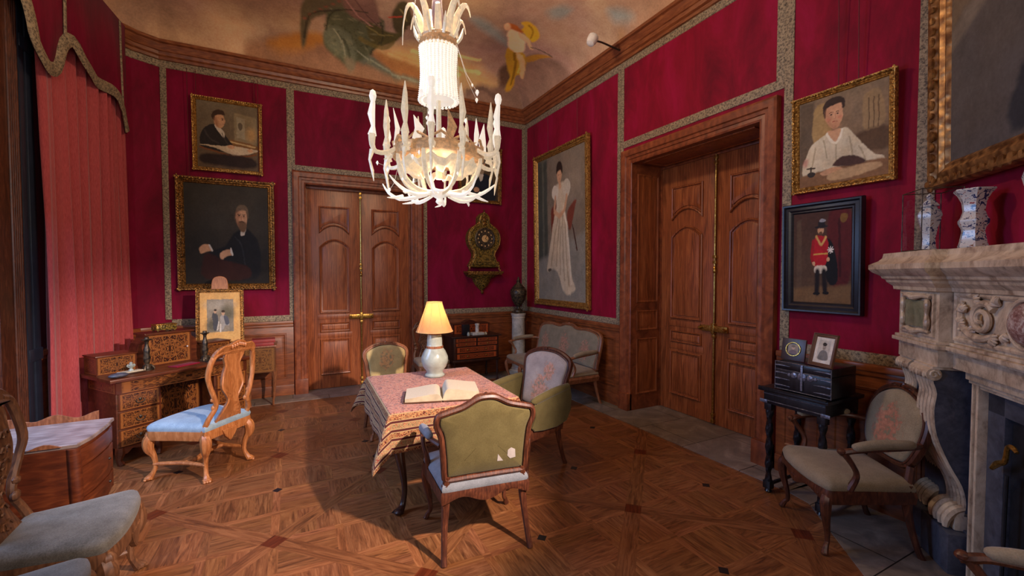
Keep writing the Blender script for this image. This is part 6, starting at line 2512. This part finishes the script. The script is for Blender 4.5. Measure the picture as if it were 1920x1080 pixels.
V0, V1 = Vector((-1.80, 4.6, 0)), Vector((-1.63, 6.62, 0))
VD = (V1 - V0).normalized()
VN = Vector((VD.y, -VD.x, 0))
vroot = thing('pelmet', 'crimson pelmet with a scalloped brocade edge over the pink curtain', 'pelmet', (V0.x, V0.y, 0), math.atan2(VD.y, VD.x))
edge = [(-.30, 3.60), (-.1, 3.78), (.05, 3.80), (.12, 3.66), (.17, 3.50), (.28, 3.42), (.41, 3.39), (.54, 3.45), (.63, 3.69), (.74, 3.77), (.89, 3.67), (1.1, 3.63), (1.23, 3.60), (1.45, 3.62), (1.58, 3.60), (1.66, 3.54), (1.73, 3.51), (1.80, 3.42), (1.87, 3.31)]
eP = [tuple(p) for p in cr(edge, 3)]
g = B(False)
b = g['bm']
cc_ = []
for i, (x, z) in enumerate(eP):
    w_ = .018 * math.sin(x * 9)
    cc_.append([b.verts.new((x, -w_ - .01, z)), b.verts.new((x, -w_ * .6 - .005, (z + 4.52) / 2)), b.verts.new((x, 0, 4.52))])
for A, C_ in zip(cc_, cc_[1:]):
    for k in range(2):
        face(g, [A[k], C_[k], C_[k + 1], A[k + 1]])
o = mesh_obj('pelmet_cloth', g, 'velvet_dark', vroot, ang=80)
m_ = o.modifiers.new('thickness', 'SOLIDIFY')
m_.thickness = .02
g = B()
tube(g, [(x, -.018 * math.sin(x * 9) - .012, z + .03) for x, z in eP], .058, 8, smooth=1, flat=.3, up=(0, 0, 1))
for x, z0 in ((.64, 3.72), (1.72, 3.52)):
    tube(g, [(x, -.014 - .018 * math.sin(x * 9), z0), (x, -.010, 4.1), (x, -.008, 4.5)], .020, 6, smooth=1, flat=.5)
tube(g, [(.10, -.014, 3.8), (.02, -.012, 4.1), (-.02, -.01, 4.5)], .03, 6, flat=.4)
mesh_obj('brocade_edging', g, 'band', vroot, label='grey-gold brocade edging')

# ================================================================== bracket spotlight by the ceiling
sp = thing('wall_spotlight', 'small white spotlight on a thin arm projecting from the cornice', 'spotlight', (3.66, 4.26, 4.47))
g = B()
tube(g, [(.06, .0, .02), (-.05, -.02, .0), (-.30, -.05, .005), (-.44, -.08, -.02)], .011, 8)
mesh_obj('arm', g, 'lamp_metal', sp)
g = B()
m4 = Matrix.Translation((-.49, -.10, -.03)) @ Matrix.Rotation(.5, 4, 'Y')
lathe(g, [(.02, -.07), (.045, -.06), (.06, -.02), (.062, .04), (.05, .055), (.02, .06)], 14)
bm_ = g['bm']
bmesh.ops.transform(bm_, matrix=m4, verts=bm_.verts[:])
mesh_obj('lamp_head', g, 'white_metal', sp)

# ================================================================== marble fireplace
fp = thing('fireplace', 'tall beige marble chimneypiece with scrolled consoles and a carved frieze', 'fireplace', (FO.x, FO.y, 0), FA)
CXF = 1.03            # centre of the symmetrical chimneypiece


def sides(f):
    """call f(mirror) for the left and the right half"""
    f(lambda x: x, 1)
    f(lambda x: 2 * CXF - x, -1)


def sb(g, m, x0, x1, s0, s1, z0, z1, r=.004):
    a, c = sorted((m(x0), m(x1)))
    bbox(g, a, c, -s1, -s0, z0, z1, r)


# mantel shelf: stacked mouldings following the breakfront
g = B()
b = g['bm']
base_ = [(.06, 0), (.06, .22), (.51, .22), (.51, .15)]
full = base_ + [(2 * CXF - x, s) for x, s in base_[::-1]]
out_ = [(x, -s) for x, s in full]
prof = [(0, 1.60), (-.012, 1.605), (-.015, 1.625), (-.04, 1.65), (-.045, 1.665), (-.06, 1.675), (-.065, 1.69), (-.10, 1.715), (-.115, 1.735), (-.115, 1.765), (-.10, 1.775), (-.075, 1.79), (-.06, 1.81), (-.055, 1.84), (.02, 1.842)]
rings(g, ccw(out_), prof, V_flat, True)
box(g, -.04, 2 * CXF + .04, -.18, 0, 1.72, 1.838)
# dentil row
for x in np.arange(.53, 2 * CXF - .53, .03):
    bbox(g, x, x + .018, -.172, -.15, 1.64, 1.66, .002)
for q in range(13):
    for m in (lambda x: x, lambda x: 2 * CXF - x):
        sb(g, m, .08 + q * .033, .098 + q * .033, .22, .242, 1.64, 1.66, .002)
mesh_obj('mantel_shelf', g, 'marble', fp, ang=25)

# entablature
g = B()
box(g, .50, 2 * CXF - .50, -.14, 0, 1.175, 1.61)
rings(g, ccw(rect(.52, 2 * CXF - .52, 1.335, 1.60)), [(0, .14), (0, .152), (.012, .156), (.022, .150), (.03, .128)], V_front, True)
# string course and lower fascia
bbox(g, .505, 2 * CXF - .505, -.185, -.13, 1.275, 1.30, .006)
bbox(g, .505, 2 * CXF - .505, -.165, -.13, 1.30, 1.318, .005)
bbox(g, .505, 2 * CXF - .505, -.168, -.13, 1.262, 1.277, .004)
mesh_obj('frieze', g, 'marble', fp, ang=25)
for m, sg in ((lambda x: x, 1), (lambda x: 2 * CXF - x, -1)):
    g = B()
    sb(g, m, .08, .51, 0, .21, 1.175, 1.61)
    a, c = sorted((m(.08), m(.51)))
    rings(g, ccw(rect(a + .03, c - .03, 1.34, 1.59)), [(0, .21), (0, .222), (.012, .224), (.02, .216), (.024, .208)], V_front, True)
    sb(g, m, .045, .53, 0, .235, 1.275, 1.30, .006)
    sb(g, m, .06, .52, 0, .225, 1.30, 1.318, .005)
    blk = mesh_obj('frieze_block', g, 'marble', fp, ang=25)
    g = B()
    bbox(g, a + .105, c - .105, -.226, -.2, 1.385, 1.545, .006)
    mesh_obj('tablet', g, 'green_marble', blk, label='grey-green marble tablet')
    g = B()
    for x in (a + .082, c - .082):
        tube(g, [(x - .012, -.222, 1.55), (x + .008, -.23, 1.52), (x - .006, -.226, 1.47), (x + .008, -.23, 1.42), (x - .010, -.222, 1.38)], [.013, .016, .010, .016, .012], 8)
    for z in (1.363, 1.567):
        tube(g, [(a + .07, -.22, z), (a + .14, -.228, z + .006), ((a + c) / 2, -.234, z - .005), (c - .14, -.228, z + .006), (c - .07, -.22, z)], [.010, .013, .018, .013, .010], 8)
        for q in (-1, 0, 1):
            blob(g, ((a + c) / 2 + q * .028, -.236, z), (.014, .012, .012), 8)
    mesh_obj('strapwork', g, 'marble', blk)

# carved scrollwork on both sides of the boss
for sg in (1, -1):
    g = B()

    def X(d):
        return CXF - sg * d
    # main volute
    sp_ = []
    for k in range(34):
        th = k / 33 * 3.4 * PI
        r = .085 * (1 - k / 33 * .82)
        sp_.append((X(.27 - r * math.cos(th + .6)), -.148 - .02 * k / 33, 1.475 + r * math.sin(th + .6)))
    tube(g, sp_, [.020 - .010 * k / 33 for k in range(34)], 8, smooth=1, flat=1.0)
    tube(g, [(X(.20), -.14, 1.40), (X(.26), -.155, 1.375), (X(.34), -.155, 1.38), (X(.42), -.15, 1.42), (X(.45), -.15, 1.49), (X(.43), -.15, 1.555)], [.012, .02, .022, .02, .016, .008], 8)
    # acanthus leaves
    rnd = random.Random(4)
    for (cx, cz, a0, n_) in ((.44, 1.43, 1.2, 6), (.42, 1.50, 1.9, 6), (.36, 1.40, .3, 5), (.20, 1.39, -.3, 5), (.17, 1.55, 2.4, 5), (.33, 1.565, .4, 4), (.12, 1.42, -.8, 4)):
        for q in range(n_):
            an = a0 + (q - n_ / 2) * .42
            r = .045
            tube(g, [(X(cx), -.145, cz), (X(cx - .5 * r * math.cos(an)), -.162, cz + .5 * r * math.sin(an)), (X(cx - r * math.cos(an)), -.156, cz + r * math.sin(an))], [.007, .012, .004], 6, smooth=3)
    for k in range(7):
        blob(g, (X(.455 - .012 * (k % 2)), -.15, 1.40 + k * .022), (.013, .012, .011), 6)
    mesh_obj('scroll_carving', g, 'marble', fp, label='carved marble scroll and acanthus leaves')
g = B()
blob(g, (CXF, -.13, 1.475), (.092, .07, .105), 20)
mesh_obj('boss', g, 'rouge', fp, label='oval red and white marble boss')
g = B()
tube(g, [(CXF + .100 * math.cos(2 * PI * k / 24), -.15, 1.475 + .113 * math.sin(2 * PI * k / 24)) for k in range(24)], .011, 8, True, smooth=1)
mesh_obj('boss_rim', g, 'marble', fp)

# consoles (volute on top, receding shaft, paw foot) with fluted faces
def console(x0, x1, ds, m):
    g = B()
    side = [(0, 1.172), (.20 + ds, 1.172), (.215 + ds, 1.10), (.195 + ds, 1.02), (.205 + ds, .92), (.19 + ds, .78), (.13 + ds, .62), (.07 + ds, .50), (.05 + ds, .40), (.06 + ds, .33), (0, .33)]
    P = [tuple(p) for p in cr(side[1:-1], 3)]
    poly = ccw([(0, 1.172)] + P + [(0, .33)])
    a, c = sorted((m(x0), m(x1)))
    prism(g, poly, a, c, lambda s, z, h: (h, -s, z))
    root_ = mesh_obj('console', g, 'slate', fp, ang=30)
    g = B()
    n_ = 5
    for k in range(n_):
        x = a + (c - a) * (k + .5) / n_
        tube(g, [(x, -s + .005, z) for s, z in P[3:]], (c - a) / n_ * .5, 8, smooth=1)
    tube(g, [(a - .008, -.215 - ds, 1.13), (c + .008, -.215 - ds, 1.13)], .036, 14, smooth=1)
    for x in (a - .010, c + .010):
        tube(g, [(x, -.215 - ds + .026 * math.cos(t_ * .8) * (1 - t_ / 12), 1.13 + .026 * math.sin(t_ * .8) * (1 - t_ / 12)) for t_ in range(11)], .006, 6, smooth=1)
    for k in range(5):
        blob(g, (a + (c - a) * (k + .5) / 5, -.25 - ds, 1.125), (.012, .01, .022), 8)
    bbox(g, a - .012, c + .012, -.225 - ds, 0, 1.158, 1.178, .004)
    mesh_obj('fluted_face', g, 'marble', root_, label='pale fluted marble front with a volute')
    g = B()
    for k in range(4):
        x = a + (c - a) * (k + .5) / 4
        tube(g, [(x, -.04 - ds, .37), (x, -.09 - ds, .35), (x, -.125 - ds, .30), (x, -.13 - ds, .25)], [.02, .026, .024, .014], 8)
    bbox(g, a, c, -.10 - ds, 0, .24, .36, .012)
    mesh_obj('paw_foot', g, 'marble', root_)


for m in (lambda x: x, lambda x: 2 * CXF - x):
    console(.075, .215, -.03, m)
    console(.31, .485, 0, m)
    g = B()
    sb(g, m, .05, .27, 0, .10, 0, .24, .01)
    sb(g, m, .25, .53, 0, .15, 0, .24, .02)
    sb(g, m, .04, .55, 0, .06, .24, .255, .004)
    mesh_obj('plinth', g, 'slate', fp)
    g = B()
    sb(g, m, .06, .66, 0, .045, .24, 1.175)
    mesh_obj('jamb', g, 'slate', fp)
    g = B()
    for x, w_, s_ in ((.565, .02, .085), (.59, .014, .10), (.61, .02, .092)):
        sb(g, m, x, x + w_, 0, s_, .0, 1.11, .004)
    mesh_obj('opening_moulding', g, 'marble', fp, label='pale marble moulding round the fire opening')
g = B()
for z, w_, s_ in ((1.10, .02, .085), (1.12, .014, .10), (1.14, .035, .115)):
    bbox(g, .565, 2 * CXF - .565, -s_, 0, z - .01, z + w_, .004)
mesh_obj('lintel', g, 'marble', fp)
# fire opening: an inner slate slip and a metal fireback
g = B()
bbox(g, .63, .75, -.05, 0, 0, 1.09, .004)
bbox(g, 2 * CXF - .75, 2 * CXF - .63, -.05, 0, 0, 1.09, .004)
bbox(g, .63, 2 * CXF - .63, -.05, 0, .98, 1.09, .004)
mesh_obj('slip', g, 'slate', fp)
g = B()
bbox(g, .75, 2 * CXF - .75, -.02, 0, 0, .98, .004)
mesh_obj('fireback', g, 'firebox', fp)

# poker hung at the opening
pk = thing('fire_iron', 'bent brass and iron poker leaning in the fireplace opening', 'poker', fpos(.86, .09, 0), FA)
g = B()
tube(g, [(-.03, 0, .01), (-.02, 0, .5), (-.015, .0, .72)], .008, 8, smooth=1)
mesh_obj('shaft', g, 'firebox', pk)
g = B()
tube(g, [(-.10, -.01, .72), (-.06, -.01, .76), (-.015, -.01, .79), (.0, -.01, .86), (.03, -.01, .875), (.06, -.01, .86)], [.010, .015, .012, .010, .012, .008], 8)
mesh_obj('handle', g, 'brass', pk)

# ================================================================== vases on the mantel
def vase(name, label, x, s, kind, sc_, rot=.2):
    if kind == 'jar':
        prof = [(.045, 0), (.052, .008), (.044, .03), (.040, .09), (.052, .17), (.070, .23), (.078, .265), (.070, .295), (.048, .315), (.042, .33)]
    else:
        prof = [(.060, 0), (.064, .01), (.058, .03), (.048, .09), (.052, .11), (.064, .13), (.066, .15), (.056, .165), (.046, .20), (.052, .25), (.070, .29), (.088, .31), (.086, .318)]
    root = thing(name, label, 'vase', fpos(x, s, 1.842), FA + rot)
    g = B()
    P = [(r * sc_, z * sc_) for r, z in prof]
    lathe(g, P, 6)
    mesh_obj('vase_body', g, 'imari', root, ang=25)
    if kind == 'jar':
        g = B()
        lathe(g, [(r * sc_, z * sc_) for r, z in [(.056, .33), (.060, .338), (.050, .35), (.034, .372), (.018, .385), (.016, .39), (.024, .40), (.02, .415), (.006, .43)]], 6)
        mesh_obj('lid', g, 'imari', root, ang=25)
    return root


vase('lidded_vase', 'hexagonal lidded porcelain vase at the left end of the mantel, inside a thin glass case', .30, .17, 'jar', .80)
vase('beaker_vase', 'flared open-topped porcelain vase in the middle of the three on the mantel', .60, .12, 'beaker', .98)
vase('lidded_vase', 'larger lidded porcelain vase on the mantel, nearest the right edge of the view', 1.05, .10, 'jar', 1.12)
gc = thing('glass_case', 'thin-edged glass case over the left mantel vase', 'glass case', fpos(.30, .17, 1.842), FA)
g = B()
box(g, -.11, .11, -.085, .105, .004, .36)
mesh_obj('glass_panes', g, 'glass', gc, smooth=False)
g = B()
for x in (-.11, .11):
    for y in (-.085, .105):
        tube(g, [(x, y, 0), (x, y, .36)], .003, 5, smooth=1)
for z in (.003, .36):
    tube(g, [(-.11, -.085, z), (.11, -.085, z), (.11, .105, z), (-.11, .105, z)], .003, 5, True, smooth=1)
mesh_obj('case_edges', g, 'bronze', gc)

# ================================================================== chandelier
cx_, cy_ = 1.12, 3.55
ch = thing('chandelier', 'large lit crystal chandelier with bead-strung stem, plumed crown and candle arms', 'chandelier', (cx_, cy_, 2.30))
rnd = random.Random(11)
Z = lambda z: z - 2.30
g = B()
tube(g, [(0, 0, Z(3.55)), (0, 0, Z(4.97))], .010, 6, smooth=1)
mesh_obj('suspension_rod', g, 'lamp_metal', ch)
g = B()
tube(g, [(0, 0, Z(3.62)), (.015, 0, Z(3.75)), (-.01, 0, Z(3.92)), (.012, 0, Z(4.15)), (0, 0, Z(4.5)), (.0, 0, Z(4.95))], [.035, .055, .045, .03, .028, .05], 7)
mesh_obj('chain_sleeve', g, 'purple_cloth', ch, label='dull purple cloth sleeve round the chain')
g = B()
lathe(g, [(.150, Z(3.575)), (.162, Z(3.58)), (.160, Z(3.62)), (.150, Z(3.64)), (.156, Z(3.655)), (.146, Z(3.665))], 20)
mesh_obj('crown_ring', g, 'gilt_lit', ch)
for k in range(9):
    a = 2 * PI * k / 9 + .2
    ca, sa = math.cos(a), math.sin(a)
    g = B()
    hgt = rnd.uniform(.92, 1.08)
    P = [(.145, 3.63), (.135, 3.72), (.16, 3.82), (.215, 3.90 * 1.0), (.25, 3.875), (.27, 3.80)]
    if k in (4, 5):
        P += [(.285, 3.70), (.29, 3.56)]
    tube(g, [(r * ca, r * sa, Z(z) * hgt) for r, z in P], [.028, .034, .030, .024, .016, .008] + ([.006, .003] if k in (4, 5) else []), 5, smooth=2, flat=.4)
    P = [(.15, 3.64), (.19, 3.70), (.21, 3.78)]
    a2 = a + .3
    tube(g, [(r * math.cos(a2), r * math.sin(a2), Z(z)) for r, z in P], [.012, .016, .004], 4, smooth=2)
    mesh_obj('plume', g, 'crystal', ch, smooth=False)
# bead strands of the stem
g = B()
NS = 30
for k in range(NS):
    a = 2 * PI * k / NS
    pts = []
    rad = []
    nb = 26
    for q in range(nb * 2 + 1):
        t_ = q / (nb * 2)
        z = 3.58 - .44 * t_
        r = .152 - .016 * math.sin(t_ * PI) + .008 * t_
        pts.append((r * math.cos(a), r * math.sin(a), Z(z)))
        rad.append(.0155 if q % 2 else .008)
    tube(g, pts, rad, 6, smooth=1)
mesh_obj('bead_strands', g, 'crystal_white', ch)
g = B()
lathe(g, [(.128, Z(3.57)), (.120, Z(3.40)), (.122, Z(3.2)), (.13, Z(3.15))], 20)
mesh_obj('inner_sleeve', g, 'crystal_white', ch)
g = B()
tube(g, [(0, 0, Z(3.15)), (0, 0, Z(2.5))], [.02, .03], 6, smooth=1)
mesh_obj('stem', g, 'crystal', ch)
# ring and bowl
g = B()
lathe(g, [(.355, Z(2.655)), (.375, Z(2.66)), (.38, Z(2.70)), (.372, Z(2.735)), (.352, Z(2.74)), (.345, Z(2.70))], 36)
rb = mesh_obj('ring', g, 'gilt_lit', ch)
g = B()
tube(g, [((.366 + .004 * (k % 2)) * math.cos(2 * PI * k / 24), (.366 + .004 * (k % 2)) * math.sin(2 * PI * k / 24), Z(2.735 + .055 * (k % 2))) for k in range(24)], .012, 4, True, smooth=1)
mesh_obj('ring_cresting', g, 'gilt_lit', rb)
for k in range(8):
    a = 2 * PI * k / 8 + .15
    ca, sa = math.cos(a), math.sin(a)
    g = B()
    tube(g, [(r * ca, r * sa, Z(z)) for r, z in ((.36, 2.68), (.345, 2.58), (.29, 2.47), (.19, 2.40), (.05, 2.38))], [.014, .022, .020, .017, .022], 5, smooth=2)
    mesh_obj('bowl_rib', g, 'crystal', ch, smooth=False)
    # scrolled foot flaring outward
    g = B()
    a2 = a + .2
    ca, sa = math.cos(a2), math.sin(a2)
    e1 = rnd.uniform(-.02, .02)
    tube(g, [(r * ca, r * sa, Z(z)) for r, z in ((.10, 2.37), (.22, 2.345), (.33, 2.35 + e1), (.42, 2.40 + e1), (.47, 2.46))], [.014, .018, .016, .012, .004], 4, smooth=2)
    tube(g, [(r * math.cos(a2 + w), r * math.sin(a2 + w), Z(z)) for r, z, w in ((.30, 2.36, 0), (.36, 2.34, .1), (.42, 2.33, .22))], [.014, .012, .003], 4, smooth=2)
    mesh_obj('bottom_scroll', g, 'crystal_white', ch, smooth=False)
g = B()
lathe(g, [(.01, Z(2.29)), (.03, Z(2.31)), (.02, Z(2.335)), (.06, Z(2.36)), (.12, Z(2.385)), (.10, Z(2.40)), (.02, Z(2.41))], 10)
mesh_obj('bottom_finial', g, 'crystal_white', ch, smooth=False)
g = B()
b = g['bm']
NR = 40
R1 = []
for rr, zz in ((.33, 2.62), (.28, 2.58), (.17, 2.555)):
    R1.append([b.verts.new((math.cos(2 * PI * k / NR) * rr * (1 + .05 * math.sin(k * 2.1)), math.sin(2 * PI * k / NR) * rr, Z(zz + .03 * math.sin(k * 1.7)))) for k in range(NR)])
for A, C_ in zip(R1, R1[1:]):
    for k in range(NR):
        face(g, [A[k], A[(k + 1) % NR], C_[(k + 1) % NR], C_[k]])
o = mesh_obj('glass_dish', g, 'crystal', ch, smooth=False)
m_ = o.modifiers.new('thickness', 'SOLIDIFY')
m_.thickness = .012
# candle arms
NA = 12
for k in range(NA):
    a = 2 * PI * k / NA + .12
    ca, sa = math.cos(a), math.sin(a)
    R0 = .555 if k % 2 == 0 else .43
    zt = 3.02 if k % 2 == 0 else 3.06
    g = B()
    tube(g, [(r * ca, r * sa, Z(z)) for r, z in ((.37, 2.70), (.44, 2.655), (R0 - .03, 2.65), (R0, 2.70), (R0, 2.78))], [.016, .020, .018, .022, .030], 5, smooth=2)
    tube(g, [(R0 * ca, R0 * sa, Z(2.66)), ((R0 + .02) * ca, (R0 + .02) * sa, Z(2.58)), ((R0 + .0) * ca, R0 * sa, Z(2.50)), ((R0 - .01) * ca, (R0 - .01) * sa, Z(2.42))], [.020, .010, .012, .002], 4, smooth=1)
    arm = mesh_obj('arm', g, 'crystal', ch, smooth=False)
    g = B()
    jx, jy = rnd.uniform(-.012, .012), rnd.uniform(-.012, .012)
    tube(g, [(R0 * ca, R0 * sa, Z(2.77)), (R0 * ca + jx, R0 * sa + jy, Z(2.84)), (R0 * ca - jx * .5, R0 * sa, Z(2.93)), (R0 * ca + jx, R0 * sa + jy, Z(zt)), (R0 * ca + jx, R0 * sa + jy, Z(zt + .09))], [.034, .015, .028, .018, .003], 4, smooth=1, flat=.55)
    if k % 2 == 0:
        blob(g, (R0 * ca + jx, R0 * sa + jy, Z(zt + .05)), (.030, .022, .05), 6)
    mesh_obj('candle', g, 'crystal_white' if k % 2 == 0 else 'crystal', arm, smooth=False)
for k in range(9):
    a = 2 * PI * k / 9 + .4
    r, hh = .37, rnd.uniform(.12, .30)
    w_ = rnd.uniform(.025, .05)
    g = B()
    tube(g, [(r * math.cos(a), r * math.sin(a), Z(2.73)), ((r - .01) * math.cos(a + .08), (r - .01) * math.sin(a + .08), Z(2.75 + hh * .4)), ((r + .01) * math.cos(a), (r + .01) * math.sin(a), Z(2.75 + hh))], [w_ * .7, w_, .002], 3, smooth=1, flat=.4)
    mesh_obj('glass_spike', g, 'crystal_white' if k % 3 else 'gilt_lit', ch, smooth=False)
# hanging crystal drops on fine wires
for k in range(26):
    a = rnd.uniform(0, 2 * PI)
    upper = k % 2 == 0
    r = rnd.uniform(.16, .34) if upper else rnd.uniform(.38, .58)
    z = rnd.uniform(3.02, 3.28) if upper else rnd.uniform(2.42, 2.62)
    s = rnd.uniform(.010, .022)
    x, y = r * math.cos(a), r * math.sin(a)
    g = B()
    lathe(g, [(.001, -s * 1.6), (s, -s * .2), (s * .6, s * .9), (.001, s * 1.3)], 3, (x, y, Z(z)))
    top_ = 3.60 if upper else 2.66
    rr_ = .16 if upper else .40
    tube(g, [(x, y, Z(z)), ((x + rr_ * math.cos(a)) / 2, (y + rr_ * math.sin(a)) / 2, Z((z + top_) / 2 - .05)), (rr_ * math.cos(a), rr_ * math.sin(a), Z(top_))], .0009, 3, smooth=1)
    mesh_obj('crystal_drop', g, 'crystal_white', ch, smooth=False)
point('chandelier_light', (cx_, cy_, 2.48), 11, (1.0, 0.74, 0.48), .16)
point('chandelier_crown_light', (cx_, cy_, 4.25), 125, (1.0, 0.76, 0.5), .12)  # added above the crown to brighten the ceiling, no lamp hangs there
